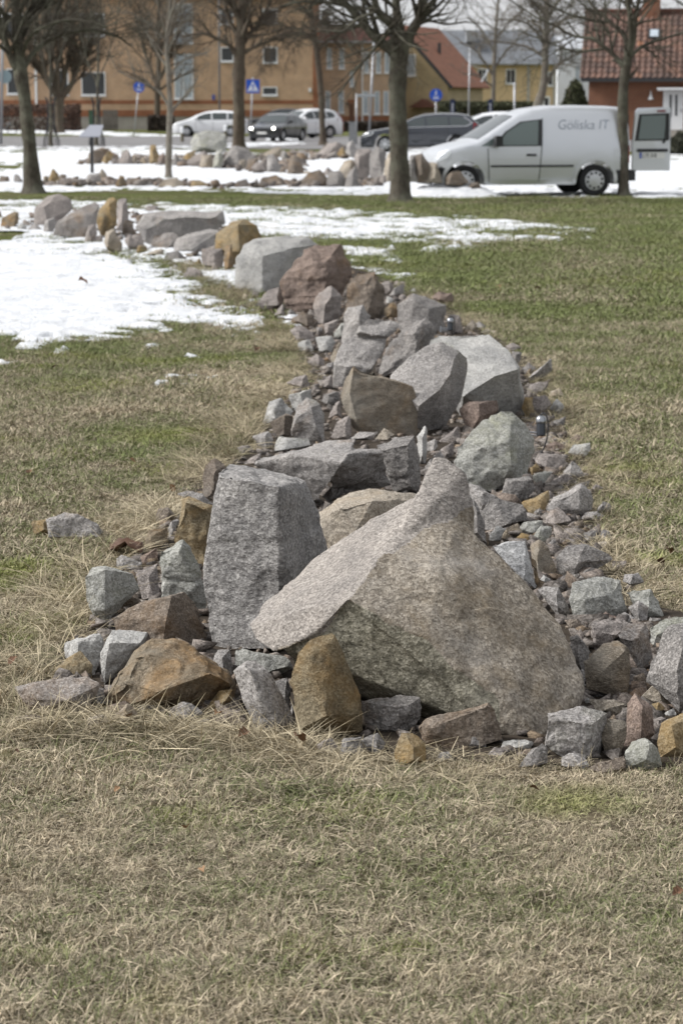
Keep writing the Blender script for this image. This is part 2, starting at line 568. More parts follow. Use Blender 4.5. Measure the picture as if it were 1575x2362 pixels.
# snow: a low sheet that sinks under the grass where it has melted
SNOW_P = [
    [(-900, 498), (0, 498), (300, 496), (500, 520), (545, 560), (560, 640), (430, 612), (300, 588), (0, 560), (-900, 560)],
    # tongue at the left, in front of the middle row
    [(-900, 530), (0, 535), (90, 545), (240, 560), (330, 590), (365, 608), (440, 640), (500, 690), (590, 725), (615, 765), (600, 785), (545, 778), (500, 752), (440, 745), (380, 758), (300, 772), (250, 785), (180, 790), (100, 795), (60, 803), (0, 790), (-500, 800), (-900, 790)],
    [(355, 590), (440, 600), (545, 620), (545, 668), (470, 650), (420, 615)],
    [(570, 690), (600, 683), (600, 700), (575, 704)], [(655, 735), (690, 733), (690, 750), (660, 752)],
    [(-30, 835), (40, 824), (62, 826), (20, 838), (-30, 842)],
    # behind the middle row, running out to the right
    [(-900, 461), (0, 462), (300, 469), (640, 478), (880, 490), (980, 497), (1060, 500), (1200, 512), (1330, 527), (1370, 533), (1290, 536), (1150, 533), (1090, 540), (1290, 548), (1290, 556), (1180, 552), (1080, 562), (960, 556), (840, 558), (700, 550), (600, 540), (540, 520), (300, 510), (0, 515), (-900, 520)],
    [(780, 568), (850, 572), (910, 590), (930, 592), (870, 596), (790, 585)], [(810, 600), (850, 612), (845, 620), (812, 615)], [(860, 618), (895, 625), (890, 634), (865, 630)], [(915, 633), (950, 636), (945, 643), (920, 641)],
    [(1320, 524), (1380, 530), (1370, 535), (1325, 532)],
    # the far field
    [(-1500, 349), (0, 349), (140, 345), (350, 343), (520, 349), (640, 356), (760, 352), (900, 345), (1000, 348), (1200, 358), (2400, 362), (2400, 440), (1440, 448), (1330, 454), (1140, 447), (900, 449), (700, 446), (520, 440), (300, 437), (90, 441), (0, 441), (-1500, 441)],
    [(1440, 400), (1575, 396), (2400, 400), (2400, 462), (1575, 458), (1470, 455), (1430, 440)],
    # banks by the road
    [(-1500, 338), (0, 338), (420, 337), (560, 330), (700, 327), (700, 333), (560, 341), (0, 346), (-1500, 346)],
    [(-1500, 300), (0, 298), (180, 298), (370, 311), (520, 313), (520, 317), (300, 314), (140, 310), (0, 306), (-1500, 308)],
    [(870, 352), (1000, 340), (1240, 350), (1240, 372), (1000, 372), (880, 366)],
    [(1480, 352), (2400, 350), (2400, 360), (1480, 362)],
    [(610, 318), (650, 313), (690, 322), (680, 327), (620, 326)],
]
GREENS = [  # bare strips inside the snow
    [(-900, 442), (0, 444), (160, 444), (420, 450), (700, 462), (700, 470), (420, 463), (160, 456), (0, 459), (-900, 459)],
    [(0, 378), (60, 383), (0, 391), (-200, 391), (-200, 378)], [(330, 440), (480, 443), (480, 445), (330, 444)], [(480, 357), (640, 352), (640, 362), (500, 366)],
]
rs_ = np.random.RandomState(11)
for cx, cy, n_, sx, sy in ((430, 880, 7, 50, 12), (510, 862, 4, 25, 5), (380, 885, 3, 20, 8), (960, 580, 5, 80, 15), (1330, 545, 6, 70, 10), (1010, 575, 4, 60, 8), (630, 800, 2, 20, 8), (1100, 566, 5, 90, 7), (360, 800, 5, 60, 10), (120, 812, 4, 60, 6), (930, 600, 4, 50, 10), (450, 822, 2, 20, 5)):
    for k in range(n_):
        x, y = cx + rs_.normal() * sx * .5, cy + rs_.normal() * sy * .5
        w, h = rs_.uniform(5, 16), rs_.uniform(2, 4.5)
        SNOW_P.append([(x - w, y), (x - w * .4, y - h), (x + w * .5, y - h * .8), (x + w, y + h * .2), (x + w * .3, y + h), (x - w * .6, y + h * .8)])
def snow_mask(P):
    px, py = proj(P)
    ky = 3.0
    best = np.full(len(P), -400.0)
    for poly in SNOW_P:
        xs = [q[0] for q in poly]; ys = [q[1] for q in poly]
        sel = (px > min(xs) - 60) & (px < max(xs) + 60) & (py > min(ys) - 25) & (py < max(ys) + 25)
        if not sel.any():
            continue
        d = segdist(px[sel], py[sel], poly, ky)
        best[sel] = np.maximum(best[sel], np.where(inpoly(px[sel], py[sel], poly), d, -d))
    for poly in GREENS:
        xs = [q[0] for q in poly]; ys = [q[1] for q in poly]
        sel = (px > min(xs) - 60) & (px < max(xs) + 60) & (py > min(ys) - 25) & (py < max(ys) + 25)
        if not sel.any():
            continue
        d = segdist(px[sel], py[sel], poly, ky)
        best[sel] = np.minimum(best[sel], np.where(inpoly(px[sel], py[sel], poly), -d, d))
    # ragged melting edge, in metres of ground
    Q = np.column_stack([P[:, 0], P[:, 1] * .55, np.zeros(len(P))])
    w = 1.0 / np.maximum(P[:, 1], 1) * FPX
    Q2 = np.column_stack([P[:, 0] * .55, P[:, 1] * .42, np.zeros(len(P))])
    e = fbm(Q2 * 4.0, 5, 21) * .42 + fbm(Q2 * 17, 4, 31) * .42
    dm = best / w                    # metres inside the snow
    # close to the rims the sheet is holed and ragged; isolated crumbs only shrink
    amp = np.clip(P[:, 1] / 26.0, .6, 1.5)
    e = e * amp - .03
    return np.where(dm > 0, np.minimum(dm, .9) + np.where(dm > .9, np.maximum(e * 1.6, -.86), e * 2.1), np.minimum(dm + np.maximum(e, 0) * .5, dm * .3 + .02))
def snow_sheet(x0, x1, y0, y1, nx, ny, geo=False):
    ys = np.geomspace(y0, y1, ny) if geo else np.linspace(y0, y1, ny)
    u = np.linspace(0, 1, nx)
    X = np.concatenate([(x0 + (x1 - x0) * u) * (yy / y0 if geo else 1) for yy in ys])
    Y = np.repeat(ys, nx)
    P = np.column_stack([X, Y, np.zeros(len(X))])
    mk = snow_mask(P)
    lump = fbm(np.column_stack([X * 3.2, Y * 2.1, X * 0]), 4, 41)
    h = np.clip(mk / .28, -1, 1)
    z = np.where(h > 0, .042 * np.sqrt(np.clip(h, 0, 1)) * (.65 + .9 * lump) + .004, h * .06)
    mound = .30 * np.exp(-((X - 2.15) / .85) ** 4 - ((Y - 48.35) / .62) ** 4)
    z = np.where(mound > .02, np.maximum(z, mound * (.8 + .35 * lump)), z)
    Z = z.reshape(ny, nx)
    mask = Z > -.03
    F = []
    ii, jj = np.meshgrid(np.arange(ny - 1), np.arange(nx - 1), indexing='ij')
    keep = (mask[:-1, :-1] | mask[1:, :-1] | mask[:-1, 1:] | mask[1:, 1:])
    a = (ii * nx + jj)[keep]
    F = np.column_stack([a, a + 1, a + nx + 1, a + nx])
    V = np.column_stack([X, Y, z])
    used = np.unique(F)
    remap = np.full(len(V), -1)
    remap[used] = np.arange(len(used))
    return V[used], remap[F]
def snow_material():
    m, n, l, b = M('old_snow')
    tc = n.new('ShaderNodeTexCoord')
    z = noise_n(n, l, tc.outputs['Object'], 5, 6, .65)
    r = ramp(n, [(.28, (.55, .57, .605)), (.62, (.76, .77, .785))])
    l.new(z.outputs['Fac'], r.inputs[0])
    l.new(r.outputs[0], b.inputs['Base Color'])
    b.inputs['Roughness'].default_value = .8
    b.inputs['Specular IOR Level'].default_value = .25
    z2 = noise_n(n, l, tc.outputs['Object'], 26, 5, .7)
    bp = n.new('ShaderNodeBump')
    bp.inputs['Strength'].default_value = .9
    bp.inputs['Distance'].default_value = .035
    l.new(z2.outputs['Fac'], bp.inputs['Height'])
    l.new(bp.outputs[0], b.inputs['Normal'])
    return m
SNOW = snow_material()
VV, FF, o_ = [], [], 0
for args in ((-4.4, 3.4, 15.2, 34.5, 320, 400), (-7.5, 8.5, 34.5, 52, 250, 190)):
    v, f = snow_sheet(*args)
    VV.append(v); FF.append(f + o_); o_ += len(v)
v, f = snow_sheet(-12, 13, 52, 200, 200, 200, True)
VV.append(v); FF.append(f + o_)
tag(npmesh('snow', np.concatenate(VV), np.concatenate(FF), SNOW), 'melting patches of old snow on the lawn', kind='structure')

# road and pavement behind the field
ASPHALT = flat('worn_asphalt', (.19, .185, .185), .9, var=.18, scale=.5, spec=.2)
ASPH2 = flat('pale_path', (.27, .265, .26), .9, var=.15, scale=.7, spec=.2)
mb = MB()
mb.add([(-120, 105, .012), (-4, 105, .012), (6, 100, .012), (60, 84, .012), (120, 84, .012), (120, 150, .012), (-120, 150, .012)], [(0, 1, 2, 3, 4, 5, 6)])
tag(mb.build('road', ASPHALT), 'grey asphalt street and parking area beyond the snowy field', kind='structure')
mb = MB()
mb.add([(9, 72, .016), (90, 72, .016), (90, 83, .016), (9.5, 83, .016)], [(0, 1, 2, 3)])
tag(mb.build('path', ASPH2), 'pale paved path to the right of the van', kind='structure')

# ------------------------------------------------------------------ grass
def tuft(name, nb, rad, hmin, hmax, wid, tilt, seed, droop=1.0, seg=3):
    rr = np.random.RandomState(seed)
    V, F, T = [], [], []
    for k in range(nb):
        a = rr.uniform(0, 2 * math.pi)
        r0 = rad * math.sqrt(rr.rand())
        base = np.array([r0 * math.cos(a), r0 * math.sin(a), 0])
        az = rr.uniform(0, 2 * math.pi)
        h = rr.uniform(hmin, hmax)
        t0 = math.radians(rr.uniform(*tilt))
        bend = math.radians(rr.uniform(10, 55)) * droop
        w = wid * rr.uniform(.7, 1.3)
        side = np.array([-math.sin(az), math.cos(az), 0])
        tw = rr.uniform(-.7, .7)
        p = base.copy()
        o = len(V)
        for s in range(seg + 1):
            u = s / seg
            th = t0 + bend * u
            d = np.array([math.sin(th) * math.cos(az), math.sin(th) * math.sin(az), math.cos(th)])
            if s:
                p = p + d * h / seg
                p[2] = max(p[2], .002)
            ww = w * (1 - u ** 1.6) * .5 + .0002
            sd = side * math.cos(tw) + np.cross(d, side) * math.sin(tw)
            V += [p - sd * ww, p + sd * ww]
        for s in range(seg):
            F.append((o + 2 * s, o + 2 * s + 1, o + 2 * s + 3, o + 2 * s + 2))
        T += [rr.rand()] * (2 * seg + 2)
    me = bpy.data.meshes.new(name)
    me.from_pydata([tuple(v) for v in V], [], F)
    at_ = me.attributes.new('tint', 'FLOAT', 'POINT')
    at_.data.foreach_set('value', np.array(T, np.float32))
    me.update()
    return bpy.data.objects.new(name, me)
MOSSY = [(*gr(x, y)[:2], r) for x, y, r in ((70, 1325, .42), (-80, 1350, .5), (30, 1470, .3), (1420, 1085, .5), (1500, 1120, .4), (1330, 1850, .28), (1530, 1300, .25), (420, 1010, .6), (120, 1440, .25))]
def blade_material(name, stops, dark=.5, rnd=.5, lawn=True, moss=True):
    m, n, l, b = M(name)
    g = n.new('ShaderNodeNewGeometry')
    at_ = n.new('ShaderNodeAttribute')
    at_.attribute_name = 'tint'
    oi = n.new('ShaderNodeObjectInfo')
    f, p = lawn_colour(n, l, g.outputs['Position'])
    # blade by blade scatter about the patch value
    k = n.new('ShaderNodeMath'); k.operation = 'MULTIPLY_ADD'
    l.new(at_.outputs['Fac'], k.inputs[0]); k.inputs[1].default_value = .42
    l.new(f, k.inputs[2])
    k2 = n.new('ShaderNodeMath'); k2.operation = 'ADD'
    l.new(k.outputs[0], k2.inputs[0]); k2.inputs[1].default_value = -.20
    r = ramp(n, stops)
    l.new(k2.outputs[0], r.inputs[0])
    v = n.new('ShaderNodeMath'); v.operation = 'MULTIPLY_ADD'
    wn = n.new('ShaderNodeTexWhiteNoise'); wn.noise_dimensions = '1D'
    l.new(at_.outputs['Fac'], wn.inputs['W'])
    l.new(wn.outputs['Value'], v.inputs[0]); v.inputs[1].default_value = 1.15; v.inputs[2].default_value = .42
    cmb = n.new('ShaderNodeCombineColor')
    for i in range(3):
        l.new(v.outputs[0], cmb.inputs[i])
    c = mix(n, l, 1.0, r.outputs[0], cmb.outputs[0], 'MULTIPLY')
    if moss:
        z = noise_n(n, l, p, .8, 4, .6)
        rm = ramp(n, [(.56, (0, 0, 0)), (.68, (1, 1, 1))])
        l.new(z.outputs['Fac'], rm.inputs[0])
        mm = n.new('ShaderNodeMath'); mm.operation = 'MULTIPLY'
        l.new(rm.outputs[0], mm.inputs[0])
        l.new(at_.outputs['Fac'], mm.inputs[1])
        c = mix(n, l, mm.outputs[0], c, (.20, .215, .045))
        # cushions of yellow-green moss in the turf
        for (mx, my, rad) in MOSSY:
            dv = n.new('ShaderNodeVectorMath'); dv.operation = 'DISTANCE'
            l.new(p, dv.inputs[0]); dv.inputs[1].default_value = (mx, my, 0)
            ad = n.new('ShaderNodeMath'); ad.operation = 'MULTIPLY_ADD'
            l.new(z.outputs['Fac'], ad.inputs[0]); ad.inputs[1].default_value = rad * 2.4
            l.new(dv.outputs['Value'], ad.inputs[2])
            mr_ = n.new('ShaderNodeMapRange')
            mr_.inputs['From Min'].default_value = rad * 1.9; mr_.inputs['From Max'].default_value = rad * 1.25
            mr_.inputs['To Min'].default_value = 0; mr_.inputs['To Max'].default_value = .55
            l.new(ad.outputs[0], mr_.inputs['Value'])
            c = mix(n, l, mr_.outputs[0], c, (.215, .245, .05))
    l.new(c, b.inputs['Base Color'])
    b.inputs['Roughness'].default_value = .75
    b.inputs['Specular IOR Level'].default_value = .2
    return m
BLADE = blade_material('lawn_blades', [(.26, (.47, .395, .28)), (.42, STRAW), (.52, STRAW2), (.60, OLIVE), (.76, GREEN)])
TALL = blade_material('tall_dry_blades', [(.2, (.52, .45, .32)), (.45, (.40, .34, .235)), (.62, (.27, .225, .15)), (.85, (.17, .165, .09))], moss=False)
def pointcloud(name, P, rot, scl, coll, mat, label):
    me = bpy.data.meshes.new(name)
    n = len(P)
    me.vertices.add(n)
    me.vertices.foreach_set('co', np.asarray(P, np.float32).ravel())
    a = me.attributes.new('rot', 'FLOAT_VECTOR', 'POINT')
    a.data.foreach_set('vector', np.asarray(rot, np.float32).ravel())
    a = me.attributes.new('scl', 'FLOAT', 'POINT')
    a.data.foreach_set('value', np.asarray(scl, np.float32))
    me.update()
    o = bpy.data.objects.new(name, me)
    COL.objects.link(o)
    ng = bpy.data.node_groups.new(name + '_scatter', 'GeometryNodeTree')
    ng.interface.new_socket('Geometry', in_out='INPUT', socket_type='NodeSocketGeometry')
    ng.interface.new_socket('Geometry', in_out='OUTPUT', socket_type='NodeSocketGeometry')
    gi, go = ng.nodes.new('NodeGroupInput'), ng.nodes.new('NodeGroupOutput')
    ip = ng.nodes.new('GeometryNodeInstanceOnPoints')
    ci = ng.nodes.new('GeometryNodeCollectionInfo')
    ci.inputs['Collection'].default_value = coll
    ci.inputs['Separate Children'].default_value = True
    ci.inputs['Reset Children'].default_value = True
    nr = ng.nodes.new('GeometryNodeInputNamedAttribute')
    nr.data_type = 'FLOAT_VECTOR'
    nr.inputs['Name'].default_value = 'rot'
    ns = ng.nodes.new('GeometryNodeInputNamedAttribute')
    ns.data_type = 'FLOAT'
    ns.inputs['Name'].default_value = 'scl'
    er = ng.nodes.new('FunctionNodeEulerToRotation')
    L = ng.links.new
    L(gi.outputs[0], ip.inputs['Points'])
    L(ci.outputs[0], ip.inputs['Instance'])
    ip.inputs['Pick Instance'].default_value = True
    L(nr.outputs['Attribute'], er.inputs[0])
    L(er.outputs[0], ip.inputs['Rotation'])
    L(ns.outputs['Attribute'], ip.inputs['Scale'])
    L(ip.outputs[0], go.inputs[0])
    md = o.modifiers.new('scatter', 'NODES')
    md.node_group = ng
    return tag(o, label, 'grass', kind='stuff')
def tuft_collection(name, specs, mat):
    c = bpy.data.collections.new(name)
    for i, s in enumerate(specs):
        t = tuft(name + '_tuft', *s)
        t.data.materials.append(mat)
        c.objects.link(t)
    return c
LOW = tuft_collection('short_grass', [(66, .055, .01, .034, .0018, (15, 84), 100 + i) for i in range(6)] + [(60, .055, .018, .045, .0018, (50, 88), 140 + i, 1.2) for i in range(4)], BLADE)
MIDC = tuft_collection('mid_grass', [(64, .11, .015, .045, .0032, (12, 78), 200 + i) for i in range(6)], BLADE)
FARC = tuft_collection('far_grass', [(80, .26, .02, .05, .0065, (8, 74), 300 + i) for i in range(6)], BLADE)
def field(y0, y1, dens, side, seed, far_from=None):
    rr = np.random.RandomState(seed)
    W = .1415 * y1 + side
    n = int(dens * (y1 - y0) * 2 * W)
    y = rr.uniform(y0, y1, n)
    x = rr.uniform(-W, W, n)
    k = np.abs(x) < .1415 * y + side
    P = np.column_stack([x[k], y[k], np.zeros(k.sum())])
    px, py = proj(P)
    out = ~inpoly(px, py, PILE_S)
    out &= ~(inpoly(px, py, MIDROW_S))
    if y1 > 14:
        out &= snow_mask(P) < rr.normal(.0, .05, len(P))
    # thin, trodden spots
    thin = fbm(np.column_stack([P[:, 0] * 1.4, P[:, 1] * 1.1, P[:, 0] * 0]), 4, 5)
    out &= rr.rand(len(P)) < np.clip(1.05 + thin * .9, .45, 1)
    P = P[out]
    n = len(P)
    rot = np.column_stack([rr.normal(0, .1, n), rr.normal(0, .1, n), rr.uniform(0, 6.28, n)])
    hh = fbm(np.column_stack([P[:, 0] * 1.7, P[:, 1] * 1.7, P[:, 0] * 0 + 3]), 3, 8)
    return P, rot, rr.uniform(.75, 1.25, n) * (1 + .5 * hh)
P_, r_, s_ = field(3.6, 9.0, 1150, 1.5, 1)
pointcloud('near_grass', P_, r_, s_, LOW, BLADE, 'short trampled straw and green grass of the near lawn')
P_, r_, s_ = field(9.0, 20.0, 330, 2.4, 2)
pointcloud('middle_grass', P_, r_, s_, MIDC, BLADE, 'short straw and green grass on both sides of the stones')
P_, r_, s_ = field(20.0, 47.5, 75, 4, 3)
pointcloud('distant_grass', P_, r_, s_, FARC, BLADE, 'green and straw grass between the snow patches')
# long dry grass left standing along the foot of the stones
EDGES = [([(640, 745), (650, 790), (690, 830), (690, 885), (650, 915), (595, 945), (560, 1010), (500, 1075), (440, 1135), (390, 1190), (330, 1250), (225, 1320), (200, 1420), (150, 1490), (70, 1580), (20, 1660)], 62, .95, (-1, .2)),
         ([(905, 655), (1010, 695), (1110, 755), (1215, 825), (1290, 900), (1300, 980), (1350, 1050), (1390, 1150), (1420, 1250), (1460, 1340), (1520, 1400), (1640, 1430)], 48, .8, (1, .2)),
         ([(20, 1690), (150, 1690), (300, 1700), (450, 1712), (600, 1728), (760, 1752)], 150, .9, (0, -1)), ([(700, 1760), (860, 1785), (960, 1785), (1060, 1785), (1180, 1788), (1300, 1790), (1450, 1790), (1640, 1790)], 80, .75, (0, -1)),
         ([(420, 605), (480, 640), (540, 685), (580, 715)], 40, 1.0, (-1, 0)), ([(30, 548), (70, 548)], 14, .8, (0, -1)), ([(340, 605), (380, 612)], 12, .8, (0, -1))]
LONG = tuft_collection('long_dry_grass', [(60, .06, .05, .14, .0021, (15, 80), 400 + i, 1.9, 5) for i in range(6)] + [(60, .08, .10, .26, .0024, (58, 88), 450 + i, .9, 5) for i in range(5)], TALL)
rr = np.random.RandomState(9)
PP, SS = [], []
for line, per_m, sc, away in EDGES:
    W = [Vector(gr(x, y)) for x, y in line]
    for a, b in zip(W[:-1], W[1:]):
        L_ = (b - a).length
        for k in range(int(L_ * per_m) + 1):
            p = a.lerp(b, rr.rand())
            off = abs(rr.normal(0, .14)) - (.05 if away[0] < -.5 else .14)
            # clumps with gaps between them
            c = fbm(np.array([[p.x * 1.6, p.y * 1.0, 7.0]]), 3, 77)[0]
            if c < -.12 and rr.rand() < .75:
                continue
            PP.append((p.x + away[0] * off + rr.normal(0, .02), p.y + away[1] * off + rr.normal(0, .03), 0))
            SS.append(sc * rr.uniform(.55, 1.1) * (1 + .5 * c))
n_ = len(PP)
pointcloud('dry_grass', PP, np.column_stack([rr.normal(0, .15, n_), rr.normal(0, .15, n_), rr.uniform(0, 6.28, n_)]), SS, LONG, TALL, 'long dry straw grass tufted along the foot of the stone row')
# ================================================================== the stones
CROPS = {'P': (0, 0, 1568), 'A': (0, 420, 640), 'B': (500, 520, 600), 'C': (900, 640, 675), 'D': (400, 800, 600), 'E': (950, 920, 500), 'F': (0, 1040, 600),
         'G': (400, 1040, 600), 'H': (900, 1040, 675), 'I': (0, 1400, 640), 'J': (500, 1400, 600), 'K': (1000, 1380, 575),
         'L': (0, 0, 525), 'M': (525, 0, 525), 'N': (1050, 0, 525)}
def sp(crop, x, y):
    x0, y0, w = CROPS[crop]
    return x0 + x * w / 1568.0, y0 + y * w / 1568.0
PENDING = []      # (object, size, seed, materials, rough)
def parse(s):
    out = []
    for t in s.split():
        out.append([float(v) for v in t.split(',')])
    return out
def hull_bm(bm, pts):
    vs_ = [bm.verts.new(p) for p in pts]
    r = bmesh.ops.convex_hull(bm, input=vs_)
    junk = list({e for e in r['geom_interior'] + r['geom_unused'] if isinstance(e, bmesh.types.BMVert)})
    if junk:
        bmesh.ops.delete(bm, geom=junk, context='VERTS')
STN = [0]
def stone(crop, base, mat, T, label, sil, rid='', name='stone', cat='stone', group=None, rough=1.0, lean=.28, res=1.0, chop=None, D=None, absd=False):
    """sil: outline of each lobe ('/' between lobes) as x,y[,d]; rid: ridge points x,y,d that stand towards (d<0) or away from the viewer's side.
    d is a share of the stone's size. The outline gets a back of its own, T sizes deep."""
    STN[0] += 1
    if chop is None:
        chop = 1 if rid else 4
    rnd = random.Random(STN[0] * 77 + 5)
    D = D or gd(sp(crop, 0, base)[1])
    sils = [parse(s) for s in sil.split('/')]
    rids = [parse(s) for s in rid.split('/')] if rid else []
    allp = [sp(crop, p[0], p[1]) for s in sils for p in s]
    xs, ys = [p[0] for p in allp], [p[1] for p in allp]
    size_px = max(max(xs) - min(xs), max(ys) - min(ys))
    S = size_px / ppm(D)
    SD = 1.0 if absd else 1.45 * S
    by = sp(crop, 0, base)[1]
    bm = bmesh.new()
    ctr = gr(sum(xs) / len(xs), by)
    for k, s in enumerate(sils):
        P2 = [sp(crop, p[0], p[1]) for p in s]
        cx = sum(p[0] for p in P2) / len(P2)
        cy = sum(p[1] for p in P2) / len(P2)
        pts = []
        for p, q in zip(s, P2):
            hgt = max(0, (by - q[1])) / size_px
            d = p[2] if len(p) > 2 else lean * hgt + rnd.uniform(-.04, .05)
            pts.append(at(q[0], q[1], D + d * SD))
            sh = rnd.uniform(.72, .9)
            pts.append(at(cx + (q[0] - cx) * sh, cy + (q[1] - cy) * sh, D + max(d, 0) * .6 * SD / (1.45 if not absd else 1) + T * rnd.uniform(.8, 1.15) * S + (d * .4 if absd else 0)))
        if k < len(rids) and rids[k]:
            for r in rids[k]:
                q = sp(crop, r[0], r[1])
                pts.append(at(q[0], q[1], D + r[2] * SD))
        elif not rid:
            w = max(p[0] for p in P2) - min(p[0] for p in P2)
            h = max(p[1] for p in P2) - min(p[1] for p in P2)
            ax = cx + rnd.uniform(-.22, .22) * w
            pts.append(at(ax, cy - h * rnd.uniform(.12, .3), D + (lean * .3 - rnd.uniform(.02, .1)) * S))
            pts.append(at(ax + rnd.uniform(-.12, .12) * w, cy + h * rnd.uniform(.15, .4), D - rnd.uniform(.12, .22) * S))
        sub = bmesh.new()
        hull_bm(sub, [p - ctr for p in pts])
        c0 = sum((v.co for v in sub.verts), Vector()) / max(1, len(sub.verts))
        for q in range(chop):
            nn = Vector((rnd.uniform(-1, 1), rnd.uniform(-1, .35), rnd.uniform(-.15, .8))).normalized()
            far_ = max((v.co - c0).dot(nn) for v in sub.verts)
            res_ = bmesh.ops.bisect_plane(sub, geom=sub.verts[:] + sub.edges[:] + sub.faces[:], plane_co=c0 + nn * (far_ - S * rnd.uniform(.02, .07)), plane_no=nn, clear_outer=True)
            loop = [e for e in sub.edges if e.is_boundary]
            if loop:
                bmesh.ops.contextual_create(sub, geom=loop)
        me = bpy.data.meshes.new('t')
        sub.to_mesh(me)
        sub.free()
        bm.from_mesh(me)
        bpy.data.meshes.remove(me)
    bmesh.ops.recalc_face_normals(bm, faces=bm.faces)
    me = bpy.data.meshes.new(name)
    bm.to_mesh(me)
    bm.free()
    me.materials.append(G[mat])
    o = bpy.data.objects.new(name, me)
    o.location = ctr
    COL.objects.link(o)
    tag(o, label, cat, group)
    if len(sils) > 1:
        n = min(165, max(60, size_px * .433 / 1.4 * res))
        md = o.modifiers.new('r', 'REMESH')
        md.mode = 'VOXEL'
        md.voxel_size = S / n
        md.use_smooth_shade = True
    else:
        n = min(150, max(13, size_px * .433 / 2.0 * res))
        bm = bmesh.new()
        bm.from_mesh(me)
        bmesh.ops.triangulate(bm, faces=bm.faces)
        for it in range(9):
            long_ = [e for e in bm.edges if e.calc_length() > 1.35 * S / n]
            if not long_:
                break
            bmesh.ops.subdivide_edges(bm, edges=long_, cuts=1, use_grid_fill=False)
            bmesh.ops.triangulate(bm, faces=[f for f in bm.faces if len(f.verts) > 3])
        bm.to_mesh(me)
        bm.free()
    PENDING.append((o, S, STN[0], rough))
    return o
def finish_stones():
    dg = bpy.context.evaluated_depsgraph_get()
    res = []
    for o, S, seed, rough in PENDING:
        res.append(bpy.data.meshes.new_from_object(o.evaluated_get(dg)) if o.modifiers else o.data)
    for (o, S, seed, rough), me in zip(PENDING, res):
        old = o.data
        o.modifiers.clear()
        if me is not old:
            nm = old.name
            o.data = me
            bpy.data.meshes.remove(old)
            me.name = nm
        n = len(me.vertices)
        if n == 0:
            print('EMPTY', o['label'])
            continue
        V = np.empty(n * 3, np.float32)
        me.vertices.foreach_get('co', V)
        V = V.reshape(-1, 3).astype(float)
        N = np.empty(n * 3, np.float32)
        me.vertices.foreach_get('normal', N)
        N = N.reshape(-1, 3)
        q = V / S
        off = seed * 3.7
        d = .010 * vn(q * 2.6 + off, seed) + .009 * (np.abs(vn(q * 5.2 + off, seed + 3)) * 2 - .8)
        d += .008 * (np.abs(vn(q * 11.5 + off, seed + 5)) * 2 - .8) + .0045 * vn(q * 25 + off, seed + 7)
        d += .013 * vn(q * 4.3 + off + 5, seed + 4)
        if n > 9000:
            d += .0028 * vn(q * 55 + off, seed + 8)
        # chipped steps: shallow terraces that break the plane faces
        t = vn(q * np.array([1.5, 1.5, 3.0]) + off * 1.3, seed + 9) * 2.2
        d += .012 * (np.floor(t) + np.clip((t - np.floor(t)) * 7, 0, 1) - t)
        # conchoidal chips with crisp rims
        rc = np.random.RandomState(seed)
        for kk in range(9):
            c = q[rc.randint(n)]
            r_ = rc.uniform(.10, .28)
            dd = np.linalg.norm((q - c) * rc.uniform(.6, 1.3, 3), axis=1) / r_
            d -= np.where(dd < 1, rc.uniform(.010, .030) * (1 - dd * dd) + .004, 0)
        V = V + N * (d * S * rough * (1.25 if S < .45 else 1.0))[:, None]
        me.vertices.foreach_set('co', V.astype(np.float32).ravel())
        me.polygons.foreach_set('use_smooth', np.ones(len(me.polygons), bool))
        me.update()
        me.set_sharp_from_angle(angle=math.radians(34))
S_ = stone
# ---- the big near stones
# the giant: lobes joined into one body (depths in metres)
S_('P', 1700, 'giant', .22, 'giant tan and pale grey boulder with a pointed peak, largest of all',
   # the wing with the pale sloping top
   '570,1442,.27 588,1478,.22 630,1504,.15 668,1493,.10 729,1461,.05 767,1423,.02 803,1382,.0 859,1304,.12 909,1266,.2 950,1200,.34 893,1180,.55 852,1197,.54 802,1235,.52 748,1272,.5 664,1346,.44 600,1405,.34'
   # the broad front face with its toe at lower right
   '/803,1382,.0 859,1304,.12 909,1266,.2 950,1205,.33 1000,1180,.38 1058,1195,.38 1072,1212,.37 1130,1262,.35 1190,1318,.32 1250,1380,.28 1300,1440,.23 1306,1480,.2 1336,1560,.13 1341,1595,.1 1334,1625,.09 1262,1688,-.09 1246,1704,-.13 1140,1692,-.12 1158,1607,-.11 1097,1570,-.10 1045,1535,-.085 986,1473,-.06 930,1450,-.04 880,1415,-.02'
   # the peak
   '/905,1262,.22 943,1195,.36 965,1140,.44 985,1095,.49 1003,1060,.52 1025,1060,.52 1072,1095,.49 1072,1120,.47 1062,1160,.44 1058,1200,.40 1100,1245,.37 1000,1290,.28'
   # the saddle between slope and peak
   '/856,1199,.50 893,1180,.53 948,1165,.49 985,1140,.46 1000,1215,.36 950,1235,.27 909,1266,.2 860,1300,.14'
   # the dark undercut side
   '/803,1384,.01 729,1463,.06 660,1496,.12 690,1560,.30 830,1620,.30 980,1640,.2 1140,1690,-.1 1158,1608,-.09 1097,1572,-.09 1045,1537,-.075 986,1475,-.05 930,1452,-.03 880,1417,-.01'
   # a thin ledge on the front face
   '/1010,1440,.01 1120,1400,.10 1235,1420,.17 1245,1500,.11 1232,1575,.03 1150,1580,-.07 1080,1530,-.05',
   rid='760,1340,.26/1010,1330,.115 1180,1470,.10/1010,1150,.38/930,1200,.33/900,1530,.14/1150,1490,.055', rough=.5, name='boulder', cat='boulder', chop=0, D=6.74, absd=True)
